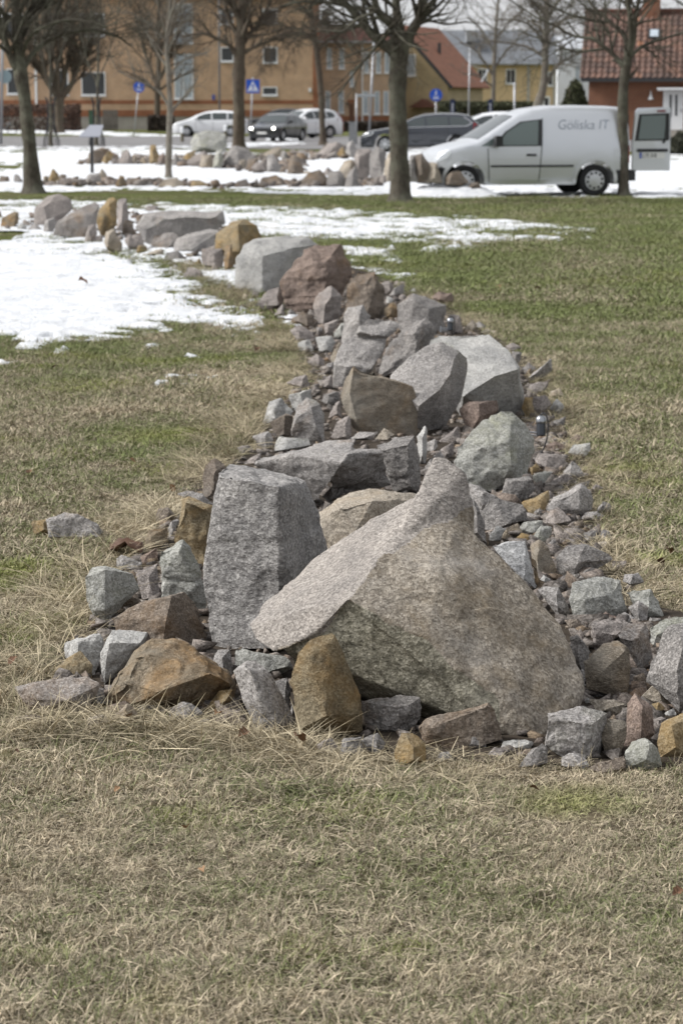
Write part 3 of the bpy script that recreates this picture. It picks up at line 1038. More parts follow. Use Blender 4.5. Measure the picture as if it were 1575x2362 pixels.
S_('G', 1190, 'mono', .35, 'tall upright grey monolith with a flat bright top and shaded right side',
   '265,125,.08 300,95,.2 340,85,.32 550,105,.4 680,150,.4 790,190,.36 802,225,.32 860,330,.36 866,440,.36 917,590,.36 900,700,.36 800,1190,.32 520,1200,-.06 240,1190,.02 205,980,.03 180,720,.03 215,560,.04 245,320,.05',
   '270,142,.0 350,175,-.05 500,188,-.1 632,222,-.14 620,340,-.14 648,560,-.14 678,780,-.14 640,1190,-.15', name='boulder', cat='boulder', rough=.7, chop=0)
S_('D', 985, 'grey', .3, 'long low grey block with an overhanging dark front behind the monolith',
   '490,705,.08 530,650,.2 740,620,.28 920,570,.36 1100,555,.38 1062,642,.02 1015,705,-.05 940,822,-.03 860,905,.02 820,985,.05 790,850,.1 690,765,.06 560,775,.08'
   '/1000,620,.22 1055,642,-.02 1240,603,.2 1268,640,.16 1312,835,.32 1200,862,.32 1000,874,.28 890,955,.2 1012,700,-.06',
   '740,655,.02 840,668,.02/1030,800,.05', name='boulder', cat='boulder', rough=.9, chop=0)
S_('D', 900, 'dark', .4, 'dark grey block standing at the right end of the long low block',
   '1225,590 1330,540 1450,535 1480,620 1490,850 1480,890 1320,880 1260,700', '1255,625,-.05 1410,590,-.12 1425,840,-.14', name='boulder', cat='boulder')
S_('G', 760, 'tan', .4, 'rounded pale tan boulder wedged between the monolith and the giant boulder',
   '865,425 885,370 960,290 1060,245 1180,215 1330,225 1440,245 1560,300 1560,600 1000,700 920,600 880,500', '1000,340,-.02 1200,300,.0 1100,480,-.1', name='boulder', cat='boulder', rough=.6, lean=.5)
S_('D', 548, 'slate', .28, 'brown slanting slab with layered grain and a pale left edge',
   '1010,300,.12 1030,180,.14 1060,105,.16 1090,108,.14 1220,160,.16 1440,240,.16 1470,320,.14 1465,545,.1 1300,540,.02 1130,525,-.02 1080,490,.0 1020,340,.08',
   '1082,135,.06 1062,285,.0 1100,430,-.04', name='boulder', cat='boulder', rough=.5)
S_('C', 845, 'grey', .3, 'pale sloping slab with a dimple on its top and a dark right side',
   '0,525,.2 110,420,.32 200,370,.38 270,350,.42 375,395,.42 410,430,.5 413,490,.5 376,660,.46 272,835,.34 200,847,.24 140,800,.06 100,680,.02',
   '0,560,.12 345,432,.28 320,520,.14 265,600,.03 150,690,-.1', name='boulder', cat='boulder', rough=.6, chop=0)
S_('C', 770, 'pale', .35, 'big whitish green boulder with a smooth top and dark overhung front',
   '195,370,.4 210,330,.45 260,312,.5 530,305,.5 580,345,.42 640,400,.3 692,482,.14 722,690,.34 715,770,.36 560,770,.32 380,760,.26 385,640,.02',
   '680,492,.06 560,528,-.06 420,615,-.14 388,640,-.14', name='boulder', cat='boulder', rough=.5, chop=0)
S_('B', 985, 'grey', .3, 'grey block split by a ledge beneath the purple-grey stone',
   '700,830,.1 760,690,.22 840,645,.28 1030,670,.24 1000,780,.12 940,880,.06 850,930,.02 740,1000,.0 700,980,.04/825,660,.22 870,560,.34 960,560,.36 1090,578,.34 1110,612,.3 1035,675,.2 960,665,.16',
   '705,835,.02 785,838,-.05 930,868,-.02/860,640,.18', name='boulder', cat='boulder', rough=.7)
S_('B', 925, 'dark', .5, 'dark purple-grey jagged stone leaning beside the split grey block',
   '960,885 1020,740 1070,670 1130,620 1260,555 1340,650 1270,690 1200,770 1080,870 1000,915', rough=1.3)
S_('B', 740, 'grey', .5, 'bluish grey upright stone just behind the split grey block',
   '765,650 770,500 880,480 930,550 850,600 830,680 740,740')
S_('B', 668, 'dark', .55, 'squared grey block with a pale left face, beside the rear spotlight',
   '1085,610,.1 1090,480,.2 1180,405,.4 1380,480,.4 1395,650,.25 1300,665,.15 1110,640,.05', '1185,450,.12 1275,500,.05 1280,640,-.08 1175,600,-.02', rough=.8)
S_('B', 568, 'brown', .45, 'pointed brown stone with a dark right face',
   '740,585,.05 790,370,.15 850,280,.3 960,270,.3 1000,360,.3 1028,490,.3 1000,560,.2 920,565,.0 830,570,.0', '935,335,.1 915,500,-.08 905,555,-.08', rough=1.2)
S_('B', 568, 'rust', .6, 'small rusty brown stone at the foot of the pointed brown stone', '1010,560 1010,500 1060,460 1100,500 1090,568')
S_('B', 610, 'pink', .5, 'pinkish grey upright stone with a flat shoulder, left of the pointed brown one',
   '580,450 600,400 690,360 750,430 745,545 690,600 640,610 595,605 590,520', '690,430,-.02 650,480,-.1 640,590,-.12', rough=1.1)
S_('B', 528, 'red', .5, 'big reddish brown boulder with a jagged ledge across its upper half',
   '385,340,.1 400,290,.12 530,140,.3 600,115,.35 740,120,.34 790,200,.32 815,310,.32 745,440,.25 590,525,.02 510,528,.0 420,500,.04 410,400,.06',
   '470,265,.06 600,220,.02 645,225,.0 650,330,-.08 640,500,-.1', rough=1.5, name='boulder', cat='boulder')
S_('B', 415, 'pale', .5, 'great pale grey boulder with a flat top, leftmost of the tall pair beside the snow',
   '110,200,.06 150,110,.14 250,80,.3 420,50,.42 540,65,.46 610,115,.45 590,300,.4 400,400,.2 295,418,-.02 200,410,-.02 115,370,.03',
   '165,120,.1 275,185,.0 470,130,.2 275,400,-.1 140,250,.02', rough=.7, name='boulder', cat='boulder')
S_('B', 518, 'pink', .6, 'low pinkish grey stone under the reddish brown boulder', '225,485 310,390 380,365 412,420 400,490 300,515')
S_('B', 548, 'pink', .6, 'little grey stone at the lower left edge of the reddish boulder', '340,545 400,465 412,545')
S_('B', 562, 'dark', .6, 'little dark stone at the foot of the reddish boulder', '415,555 440,500 480,530 455,562')
S_('B', 615, 'brown', .6, 'two-tone pale and brown stone left of the pinkish upright stone', '445,560 520,520 580,545 590,610 530,615')
S_('B', 655, 'grey', .6, 'small grey stone under the pinkish upright stone', '600,650 600,610 640,622 635,660')
S_('B', 665, 'pink', .6, 'small pink stone between the pinkish upright and bluish grey stones', '640,590 735,565 722,615 685,665 650,655')
S_('B', 695, 'green', .6, 'pale greenish stone left of the bluish grey stone', '705,655 750,590 785,590 765,675 710,692')
S_('B', 772, 'pale', .6, 'pale grey stone amid rubble at the left edge below the tall pair', '595,675 690,665 722,700 690,765 620,772')
S_('B', 700, 'pink', .6, 'flat stone with a dark hollow at the left edge of the row', '440,630 500,600 580,640 592,705 520,695')
S_('B', 762, 'pale', .6, 'pale wedge stone at the left edge beside tufted straw grass', '483,705 560,685 588,765 500,762')
S_('B', 872, 'pink', .6, 'pale pinkish stone beside the straw tuft, left of the split block', '540,825 600,770 645,810 652,872 590,865')
S_('B', 840, 'tan', .6, 'thin cream coloured stone propped on the split grey block', '680,805 740,700 748,730 702,840')
S_('B', 875, 'grey', .6, 'grey stone at the lower left of the split block', '650,880 665,830 705,820 700,890')
S_('D', 262, 'pink', .6, 'rough pinkish brown stone at the left edge, in a straw tuft', '680,215 730,185 800,165 835,250 760,262')
S_('D', 260, 'pink', .6, 'narrow reddish stone left of the dark foot of the split block', '905,245 915,180 955,165 965,250')
S_('D', 360, 'dark', .6, 'wedge of dark grey stone behind the grey pyramid', '885,330 910,290 1000,265 1005,320 950,358')
S_('D', 435, 'pink', .6, 'pinkish stone squeezed against the brown slanting slab', '925,435 975,340 1005,320 1015,430')
S_('D', 560, 'pink', .6, 'small dark pinkish stone leaning on the foot of the brown slab', '942,560 985,450 1060,410 1082,505 1055,562')
S_('D', 600, 'grey', .45, 'grey pyramid with a pale top in the left cluster',
   '700,535 750,345 800,305 890,340 915,400 910,595 800,590', '830,365,.02 745,430,-.02 860,480,-.1', rough=.8)
S_('D', 545, 'brown', .5, 'two-tone stone half grey half brown left of the grey pyramid', '580,455 680,400 728,420 702,540 610,545', '672,410,-.02 665,530,-.14')
S_('D', 470, 'pale', .5, 'pale stone with chipped top at the left end of the left cluster', '535,475 575,330 660,300 722,390 700,425 610,465')
S_('D', 392, 'pale', .5, 'long pale stone at the back of the left cluster', '690,290 830,255 836,330 722,395')
S_('D', 638, 'pale', .5, 'cream layered flat stone lying on the long low block', '592,632 630,540 720,545 810,550 832,592 720,635', rough=.8)
S_('D', 565, 'grey', .5, 'flat grey stone at the foot of the brown slab', '1055,555 1120,510 1235,510 1205,565')
S_('D', 570, 'tan', .5, 'small tan stone at the foot of the brown slab', '1205,565 1270,490 1335,525 1300,568')
S_('D', 620, 'grey', .5, 'flat grey stone half under grass at the left edge', '470,535 580,505 600,560 600,605 530,622')
S_('D', 652, 'pink', .5, 'low pale stone in the grass at the left edge', '380,600 460,590 482,620 400,652')
S_('D', 715, 'pink', .5, 'small pinkish stone in the grass beside the long block', '418,695 530,635 522,680 492,712 430,717')
# ---- left of the monolith
S_('F', 720, 'ochre', .3, 'ochre slab leaning against the left side of the monolith',
   '1100,295 1140,275 1285,330 1285,480 1232,690 1205,712 1045,540', '1120,310,.05 1260,345,.05', rough=.6)
S_('F', 1010, 'green', .35, 'pale greenish slab with a crack across, leaning on the monolith',
   '950,595,.12 1060,545,.2 1110,530,.2 1150,570,.2 1222,755,.1 1160,785,.04 975,755,.02/968,760,.04 1215,770,.1 1245,860,.1 1250,1005,.08 1000,1010,.02 975,870,.02', '1080,600,.05/1150,850,-.02', rough=.7)
S_('F', 1185, 'brown', .45, 'dark brown wedge with a pinkish left face in front of the greenish slab',
   '662,1005,.1 760,960,.12 880,900,.16 1110,855,.28 1180,930,.28 1280,1120,.25 1275,1190,.18 1150,1190,.0 700,1090,.05', '1035,875,.08 1000,1030,-.06 980,1180,-.1', rough=.7)
S_('F', 1045, 'green', .5, 'squared pale grey stone with a shaded right face beside dry straw grass',
   '513,760,.05 560,700,.2 630,690,.25 800,740,.3 842,835,.28 700,920,.1 640,1045,.0 560,985,.0 522,900,.02', '636,715,.08 634,960,-.1', rough=.6)
S_('F', 905, 'pink', .5, 'pinkish grey stone behind the squared pale stone', '820,725 950,680 962,895 860,905')
S_('F', 990, 'brown', .5, 'small brownish peaked stone in front of the squared pale stone', '672,925 760,827 802,842 868,925 720,992', '770,860,.0 730,950,-.12')
S_('F', 725, 'grey', .5, 'low grey stone beside the crumpled brown leaf', '698,645 730,625 862,672 862,712 800,727 700,697')
S_('F', 600, 'rust', .5, 'rusty stone with a grey seam left of the ochre slab', '855,595 900,480 1012,463 1012,550 930,600')
S_('F', 698, 'red', .5, 'orange-brown stone behind the pale greenish slab', '838,645 950,580 955,690 872,698')
S_('F', 550, 'grey', .5, 'narrow grey stone wedged left of the ochre slab', '1013,460 1060,405 1085,420 1015,550')
S_('F', 305, 'brown', .5, 'reddish pointed stone at the left of the monolith top', '1218,160 1240,70 1290,35 1372,85 1320,150 1295,305 1220,275')
S_('F', 335, 'grey', .5, 'flat pale grey stone in the grass above the ochre slab', '1073,260 1130,240 1200,260 1285,325 1220,335')
S_('F', 455, 'brown', .5, 'brown stone sunk in straw grass left of the ochre slab', '945,355 1015,338 1062,392 1005,452 940,425')
S_('F', 550, 'pink', .5, 'small pinkish stone at the edge of the straw grass', '795,545 850,515 885,520 860,585 810,570')
S_('F', 542, 'grey', .45, 'grey stone lying alone on the lawn',
   '280,420 390,360 470,380 580,430 627,490 590,522 480,545 300,517', '300,425,.05 450,400,.12 590,460,.04', rough=.8)
S_('F', 512, 'ochre', .5, 'ochre stone touching the lone grey stone on the lawn', '188,430 215,415 285,415 296,500 205,508')
S_('G', 1195, 'pink', .5, 'small rounded grey stone beside the toe of the giant boulder', '310,1035 380,965 500,965 470,1060 490,1195 345,1185', rough=.5)
S_('G', 1185, 'brown', .5, 'small brown wedge under the monolith', '248,1172 310,1080 345,1180 300,1190')
# ---- the front edge, left
S_('I', 600, 'rust', .45, 'large rust-orange boulder with a hollow under its right side',
   '590,520,.02 600,470,.05 650,360,.1 780,215,.22 860,175,.26 1000,180,.28 1100,225,.28 1290,370,.24 1338,460,.2 1335,545,.18 1150,570,.14 930,575,.05 650,597,.0',
   '860,490,-.12 1190,378,-.04 900,260,.06 760,260,.06 660,470,-.06 1290,430,.06', rough=.8, name='boulder', cat='boulder')
S_('I', 450, 'pale', .5, 'pale grey block with a flat top behind the rust-orange boulder',
   '565,260,.05 630,130,.3 740,128,.36 842,145,.36 800,230,.3 650,400,.1 590,448,.0 572,400,.0', '620,205,-.02 790,205,.06 600,300,-.06', rough=.8)
S_('I', 395, 'pale', .5, 'light grey stone at the outer left front of the row', '363,205 400,185 560,150 605,190 580,290 530,385 450,395 365,285')
S_('I', 415, 'ochre', .5, 'ochre triangular stone below the light grey stone', '262,408 410,250 452,240 527,330 520,405 400,415', rough=.6)
S_('I', 612, 'rustgrey', .45, 'flat rusty slab with a purplish right end at the outer left front',
   '85,450 300,412 510,385 567,440 548,530 480,585 290,613 180,593 128,520', '375,530,-.12 492,395,.1', rough=.6)
S_('I', 672, 'brown', .5, 'low brown stone nearly sunk in grass at the left front corner', '83,625 200,605 372,640 355,672 100,672')
S_('I', 570, 'grey', .5, 'small upright grey stone left of the rust-orange boulder', '513,495 545,450 597,460 592,545 540,570')
S_('I', 695, 'tan', .5, 'small tan pointed stone before the rust-orange boulder', '633,630 720,545 782,580 785,650 650,697')
S_('I', 608, 'dark', .5, 'small dark rounded stone before the rust-orange boulder', '763,545 820,495 870,510 918,580 850,605 780,597')
S_('I', 655, 'grey', .5, 'small pale triangular stone before the rust-orange boulder', '948,595 1040,525 1090,545 1160,612 1120,650 960,652')
S_('I', 612, 'ochre', .5, 'small rusty stone in the hollow of the rust-orange boulder', '1148,592 1240,475 1317,463 1312,525 1240,605 1160,610', '1275,530,-.15')
S_('I', 690, 'brown', .5, 'small brown stone half hidden by straw before the tall grey stone', '1200,630 1300,590 1405,640 1402,680 1220,690')
S_('I', 705, 'tan', .5, 'small tan stone half hidden by straw under the flat rusty slab', '480,690 500,625 600,600 625,690 560,705')
S_('I', 380, 'pink', .5, 'tiny pinkish stone in the grass at the far left front', '228,378 240,355 292,350 287,385')
# ---- the front edge, middle
S_('J', 436, 'green', .4, 'pale green slab under the toe of the giant boulder', '103,260 150,240 420,300 475,345 460,370 350,395 330,437 110,350', rough=.5)
S_('J', 770, 'grey', .35, 'tall leaning grey stone at the front left of the rusty tooth',
   '97,375 130,330 240,310 302,370 345,440 435,580 472,690 460,772 300,755 228,720 170,600', '200,380,.04 260,560,-.06 380,700,-.08', rough=.6)
S_('J', 410, 'grey', .5, 'small grey stone left of the pale green slab', '0,260 80,255 102,400 20,345')
S_('J', 795, 'olive', .35, 'rusty brown upright tooth in front of the giant boulder',
   '440,455,.04 490,280,.06 560,190,.08 690,135,.1 728,180,.1 742,290,.1 862,530,.1 882,640,.1 876,765,.1 600,797,.0 480,772,.0',
   '500,740,-.1 660,660,-.16 860,645,.0 560,300,.0 640,480,-.08', rough=.5, name='boulder', cat='boulder')
S_('J', 640, 'dark', .5, 'dark grey stone filling the gap left of the rusty tooth', '338,450 430,425 450,560 440,640 380,600')
S_('J', 760, 'dark', .4, 'dark grey block right of the rusty tooth with an ochre left corner', '870,565 990,540 1080,525 1228,545 1230,680 1190,755 1000,760 890,745', '975,590,-.06 1130,610,-.08 1020,745,-.1', rough=1.1)
S_('J', 908, 'dark', .5, 'small square dark stone at the foot of the rusty tooth', '733,905 760,785 872,785 887,912')
S_('J', 890, 'dark', .5, 'small dark stone leaning right of the small square one', '868,795 970,760 1022,820 1002,875 905,892')
S_('J', 900, 'pink', .5, 'small pinkish stone in straw left of the small square dark one', '588,850 640,800 700,785 735,855 660,902')
S_('J', 962, 'ochre', .5, 'orange squarish stone at the front edge among loose straw', '1070,860 1110,755 1190,755 1257,820 1262,935 1100,965 1060,905', rough=.6)
S_('K', 960, 'brown', .4, 'brown slab with a pale upper edge leaning on the front of the giant boulder',
   '-110,800 -100,770 20,740 200,695 340,655 382,700 432,885 300,930 160,962 -60,930', '335,672,.08 20,765,.06 -20,820,-.02', rough=.6)
S_('K', 955, 'dark', .5, 'rounded grey stone in front of the leaning brown slab', '168,905 230,830 290,815 332,870 332,935 200,957')
S_('K', 1020, 'grey', .5, 'big squared grey block at the lower right of the giant boulder',
   '703,712,.06 800,700,.2 930,690,.3 1050,700,.32 1092,720,.3 1055,985,.25 970,1022,.0 800,1000,.0 697,932,.02 694,890,.02', '720,770,.0 880,775,-.06 1000,790,-.04 980,1010,-.08', rough=.9)
S_('K', 955, 'pale', .5, 'flat pale stone left of the small triangular one at the front edge', '420,950 430,890 570,882 630,910 600,955')
S_('K', 1078, 'dark', .5, 'small triangular grey stone at the front edge left of the squared block', '530,1062 610,950 682,910 717,950 717,1035 600,1080')
S_('K', 1090, 'grey', .5, 'low rounded grey stone before the squared block', '798,1005 850,970 942,980 982,1062 960,1092 800,1052', rough=.6)
S_('K', 1100, 'brown', .5, 'low brownish flat stone beside the pale front boulder', '970,1045 1190,980 1212,1062 1100,1102 980,1082')
S_('K', 1085, 'green', .5, 'smooth pale greenish boulder at the front right edge', '1198,965 1240,900 1330,875 1392,910 1422,990 1435,1055 1340,1082 1210,1075', rough=.6)
S_('K', 1000, 'slate', .5, 'brownish stone narrowing downward beside the squared block', '1048,805 1080,750 1217,775 1217,850 1177,985 1080,1002 1055,905', rough=.7)
S_('K', 945, 'red', .4, 'rusty pointed stone with a dark right face near the right front', '1185,945 1215,660 1260,585 1302,620 1372,690 1392,860 1350,905 1260,935', '1310,680,-.02 1300,880,-.12', rough=.8)
S_('K', 700, 'tan', .45, 'pale rust-tinged pointed stone leaning on the purple-grey boulder', '1308,615 1410,510 1482,540 1512,650 1490,695 1362,660', '1412,525,.0 1430,665,-.12')
S_('K', 1008, 'ochre', .4, 'tan ochre stone cut off at the right front', '1400,905 1430,770 1560,720 1650,725 1680,900 1640,1005 1420,1005', rough=.5)
S_('K', 730, 'dark', .4, 'large purple-grey smooth boulder cut off by the right edge', '1330,525 1350,400 1440,200 1500,165 1580,155 1700,170 1780,400 1760,650 1700,730 1540,720 1500,620', rough=.4, name='boulder', cat='boulder')
S_('K', 642, 'slate', .4, 'upright brown-grey stone right of the giant boulder', '933,395 1070,290 1172,265 1227,290 1242,350 1222,560 1212,642 1150,625 960,570', '1050,470,-.05 1200,330,.02', rough=.8)
S_('K', 628, 'dark', .5, 'small dark stone in front of the upright brown-grey stone', '948,605 1010,530 1092,495 1142,560 1162,622 1000,628')
S_('K', 742, 'tan', .5, 'flat tan stone behind the squared grey block', '978,640 1130,635 1232,660 1152,742 1090,725 1000,700')
S_('K', 335, 'pink', .5, 'brown block with a flat grey top right of the giant boulder', '988,165,.08 1000,140,.2 1170,128,.4 1242,155,.4 1165,255,.12 1015,335,.0', '1020,225,.0 1150,230,.02')
S_('K', 468, 'rustgrey', .45, 'block with a bright orange-tan flat top', '1158,230,.1 1200,180,.26 1250,155,.36 1342,165,.36 1345,250,.3 1382,420,.25 1300,465,.02 1240,335,.04', '1170,250,.02 1250,265,-.02 1340,215,.2', rough=.7)
S_('K', 325, 'green', .45, 'pale olive block behind the purple-grey boulder', '1338,185 1450,130 1560,115 1650,130 1640,260 1440,270 1400,320 1370,325', '1400,230,-.04')
S_('K', 495, 'dark', .5, 'dark purple stone hidden behind the right flank of the giant boulder', '840,260 850,225 900,230 982,340 947,495 850,335')
S_('K', 230, 'brown', .5, 'small dark brown stone by the upper right flank of the giant boulder', '818,135 910,128 942,195 920,228 870,215')
S_('K', 150, 'red', .5, 'flat brown stone with a curled dead leaf on it', '1020,135 1080,85 1150,110 1165,130 1080,148')
S_('K', 165, 'grey', .5, 'little grey stone behind the flat-topped blocks', '1163,105 1200,88 1282,130 1262,165 1170,135')
S_('K', 750, 'pale', .5, 'tiny pale stone beside the pale rust-tinged pointed stone', '1440,725 1510,690 1528,735 1480,752')
S_('K', 850, 'pink', .5, 'tiny grey stone right of the rusty pointed stone', '1370,765 1430,740 1465,752 1400,852')
S_('K', 745, 'ochre', .5, 'tiny mustard stone under the pale rust-tinged pointed stone', '1363,665 1410,650 1455,690 1382,745')
S_('K', 670, 'pale', .5, 'tiny pale stone on the rear edge of the squared block', '945,640 965,625 990,640 985,670 950,668')
S_('K', 1000, 'pink', .5, 'flat pinkish stone lying in straw before the pale flat front stone', '330,985 380,940 470,950 500,1000 420,1030')
S_('J', 940, 'dark', .5, 'small dark stone in straw right of the orange squarish one', '1290,940 1330,880 1400,870 1430,930 1370,960')
S_('I', 690, 'grey', .5, 'small grey stone between the small pale triangular and brown front stones', '1095,690 1120,640 1180,632 1210,680 1150,705')
S_('J', 700, 'grey', .5, 'sliver of grey stone between the tall grey stone and the rusty tooth', '442,700 446,560 470,600 478,700')
S_('I', 480, 'grey', .5, 'grey stone wedged behind the right end of the rust-orange boulder', '1200,330 1210,245 1300,240 1315,300 1310,400 1280,420')
S_('I', 560, 'dark', .5, 'dark stone in the gap left of the tall grey stone', '1335,600 1345,540 1390,560 1400,640 1360,650')
S_('H', 985, 'rustgrey', .5, 'small orange-tinged stone under the broad pale green block', '1060,985 1075,925 1150,915 1190,960 1150,990', rough=.8)
S_('K', 560, 'grey', .5, 'grey stone filling the gap between the giant flank and the upright brown-grey stone', '880,560 890,470 940,440 960,560 930,590')
S_('K', 590, 'brown', .5, 'brown stone in the gap left of the purple-grey boulder', '1240,590 1250,490 1320,470 1345,560 1310,600')
S_('H', 860, 'grey', .5, 'grey stone at the straw edge left of the pale grey stone', '1240,700 1250,660 1330,650 1370,700 1300,730')
S_('H', 640, 'pink', .5, 'stone between the large grey stone and the straw at right', '1180,640 1190,590 1260,590 1290,640 1230,660')
S_('E', 1180, 'grey', .5, 'grey stone tucked between white granite and large grey stone', '860,1180 880,1110 940,1100 960,1180')
# ---- right flank, from the peak down
S_('E', 1070, 'dark', .3, 'dark shaded grey stone behind the right edge of the giant peak', '330,830 380,600 400,590 440,700 520,900 552,1060 470,1070 400,1000', rough=.8)
S_('E', 700, 'green', .35, 'large pale grey-green boulder with a rounded peak beside the front spotlight',
   '290,465,.06 340,300,.16 410,240,.2 560,160,.26 640,90,.32 720,88,.32 820,170,.3 882,290,.28 872,390,.25 842,545,.15 770,570,.04 600,700,.0 330,600,.0', '500,340,.02 700,300,.04 720,480,-.04', rough=1.0, name='boulder', cat='boulder')
S_('E', 690, 'dark', .3, 'dark grey stone leaning on the front of the grey-green boulder', '318,485 450,440 560,400 640,378 702,430 640,530 605,600 632,692 520,645 400,605', '640,395,.02 560,520,-.08', rough=.8)
S_('E', 850, 'grey', .4, 'speckled grey stone right of the giant peak', '398,615 480,625 600,700 642,730 550,742 490,845 430,780', rough=.9)
S_('E', 755, 'dark', .5, 'dark purplish square stone right of the giant peak', '638,695 680,580 850,558 892,650 850,705 780,755 660,725', '690,600,.05 860,590,.1 720,740,-.08')
S_('E', 960, 'dark', .5, 'broad dark stone with a notched top in the right flank', '495,835 550,730 650,722 720,775 800,765 847,880 700,915 560,972 510,940', rough=.9)
S_('E', 850, 'ochre', .45, 'bright orange-tan stone in the right flank', '783,748 990,658 997,720 962,805 880,848 838,820', rough=.5)
S_('E', 870, 'grey', .45, 'large pale-edged grey stone with a dark right end in the right flank', '968,805 1020,710 1120,660 1220,613 1292,670 1312,740 1300,805 1190,872 1050,840', '1215,650,.02 1205,800,-.08 1040,740,-.02', rough=.7)
S_('E', 920, 'pink', .45, 'pinkish triangular stone in front of the pale-edged grey stone', '952,895 1000,800 1050,780 1165,880 1100,905 1000,920', rough=.6)
S_('E', 855, 'dark', .5, 'little dark stone between the orange-tan and pinkish triangular stones', '845,865 900,790 925,785 970,830 955,870')
S_('E', 880, 'grey', .5, 'small pale grey stone at the grass edge of the right flank', '1213,875 1240,820 1340,815 1387,842 1360,880')
S_('E', 833, 'dark', .5, 'dull purplish stone sunk in the right hand grass edge', '1330,805 1380,740 1442,760 1432,822 1380,835')
S_('E', 1035, 'pale', .5, 'small white-grey stone left of the layered tan one', '555,1030 560,980 610,915 680,940 640,1020 600,1037')
S_('E', 1020, 'tan', .45, 'long tan flat stone behind the white granite', '640,1000 680,945 760,900 800,960 740,1010 660,1030')
S_('E', 985, 'green', .45, 'olive grey stone on the long tan flat stone', '755,940 800,895 950,875 957,920 880,985 820,975')
S_('E', 1040, 'green', .5, 'pale green stone by the flattened straw', '868,1000 930,915 1015,925 1020,960 970,1040 880,1042')
S_('E', 1060, 'ochre', .5, 'small orange and pale stone above the brown rounded one', '745,1010 790,970 862,990 855,1060 800,1040')
S_('E', 1110, 'dark', .5, 'narrow grey stone right of the brown rounded one', '985,1045 1020,1010 1048,1020 1040,1110 1005,1110')
S_('E', 1070, 'pink', .5, 'low purplish stone in front of the flattened straw', '1045,1070 1090,1020 1170,1010 1200,1045 1060,1090')
S_('E', 1035, 'dark', .5, 'small dark stone standing in straw at the right edge', '1233,1030 1238,965 1330,950 1330,1010 1280,1040')
S_('E', 1020, 'grey', .5, 'small grey peaked stone at the right straw edge', '1310,1015 1380,945 1420,955 1448,1010 1400,1022')
S_('E', 1095, 'tan', .5, 'flat tan stone under straw at the right edge', '1285,1040 1400,1030 1442,1085 1380,1097')
S_('E', 1000, 'pink', .5, 'flat pink stone lying below the flattened straw', '1020,1000 1030,970 1190,975 1200,1000')
S_('H', 755, 'white', .4, 'bright white-grey granite block against the right edge of the giant', '540,508,.14 620,490,.28 720,480,.36 735,560,.28 782,690,.2 792,752,.16 712,700,.0 620,600,.04', '725,600,.1 718,680,-.02', rough=.7)
S_('H', 738, 'rust', .3, 'thin rusty plate standing behind the white granite block', '748,562 765,575 807,705 795,738 765,640')
S_('H', 692, 'slate', .45, 'brown round-topped stone behind the thin rusty plate', '745,515 765,485 800,475 850,520 888,640 872,692 800,680 760,600', rough=.6)
S_('H', 692, 'dark', .45, 'large grey stone with a pale left face at the right flank', '888,575 940,510 1040,495 1170,550 1192,580 1100,645 980,692 900,665', '995,600,-.08 1040,510,.1', rough=.5)
S_('H', 705, 'dark', .4, 'dark purplish plate under the large grey stone', '1000,692 1040,640 1100,620 1090,660 1050,702')
S_('H', 708, 'pink', .4, 'small pale stone below the brown round-topped stone', '880,695 925,665 980,688 960,712')
S_('H', 760, 'pale', .4, 'tiny pale stone under the thin rusty plate', '800,690 820,665 860,690 840,715')
S_('H', 912, 'green', .5, 'broad pale green block with mossy right side at the right flank',
   '958,800,.05 972,710,.16 1110,670,.36 1180,680,.38 1232,690,.36 1262,785,.26 1272,850,.2 1232,892,.1 1050,912,.0 985,900,.0', '1045,795,.0 1190,770,.1 1255,840,.1 1040,890,-.04', rough=.8)
S_('H', 895, 'green', .5, 'pale grey stone with a green base beside the straw at right', '1258,755 1390,742 1432,800 1462,892 1370,905 1310,840')
S_('H', 917, 'grey', .5, 'small grey stone leaning on the pale grey stone at right', '1273,840 1330,795 1382,840 1372,912 1320,917')
S_('H', 895, 'grey', .4, 'speckled grey stone between the giant boulder and the pale green block', '788,745 830,720 900,730 952,830 962,892 900,895')
S_('H', 920, 'dark', .5, 'little dark stone below the pale grey stone at right', '1375,920 1390,890 1450,900 1440,925')
# ---- rubble round the front spotlight
S_('E', 480, 'pale', .5, 'narrow pale upright stone left of the grey-green boulder', '28,265 90,195 110,198 107,400 92,475 50,475')
S_('E', 322, 'pink', .5, 'pinkish stone with a slanting top left of the grey-green boulder', '173,315 330,197 352,232 340,300 230,322')
S_('E', 440, 'pink', .5, 'smaller pink stone under the slanting pinkish stone', '198,365 300,303 303,405 240,442')
S_('E', 565, 'grey', .5, 'long grey stone pointing up left of the grey-green boulder', '58,535 160,420 212,358 237,420 150,495 100,565')
S_('E', 385, 'grey', .5, 'little grey stone beside the narrow pale upright stone', '108,315 170,288 192,345 110,388')
S_('E', 520, 'pink', .5, 'pale pinkish stone with the lamp cable beside it', '878,440 920,390 1050,398 1117,430 1100,485 1040,522 960,505', rough=.8)
S_('E', 590, 'grey', .5, 'faceted grey stone at the grass edge below the front spotlight', '1080,530 1150,440 1200,465 1252,555 1170,592 1100,570')
S_('E', 655, 'green', .5, 'grey-green wedge above the orange-tan stone', '868,560 940,520 1022,525 965,605 900,655')
S_('E', 560, 'ochre', .5, 'small orange stone at the foot of the front spotlight', '848,495 900,465 928,500 865,562')
S_('E', 650, 'pink', .5, 'long grey-pink stone behind the pale-edged grey stone', '918,665 1060,560 1130,538 1135,600 1010,650')
S_('E', 392, 'red', .5, 'dark reddish stone right of the front spotlight', '955,330 1040,308 1112,340 1122,395 960,375')
S_('E', 430, 'pale', .5, 'pale flat stone at the grass edge right of the front spotlight', '1128,390 1160,330 1292,308 1292,365 1210,430')
S_('E', 322, 'red', .5, 'reddish stone in the grass behind the front spotlight', '1128,300 1180,253 1252,280 1160,322')
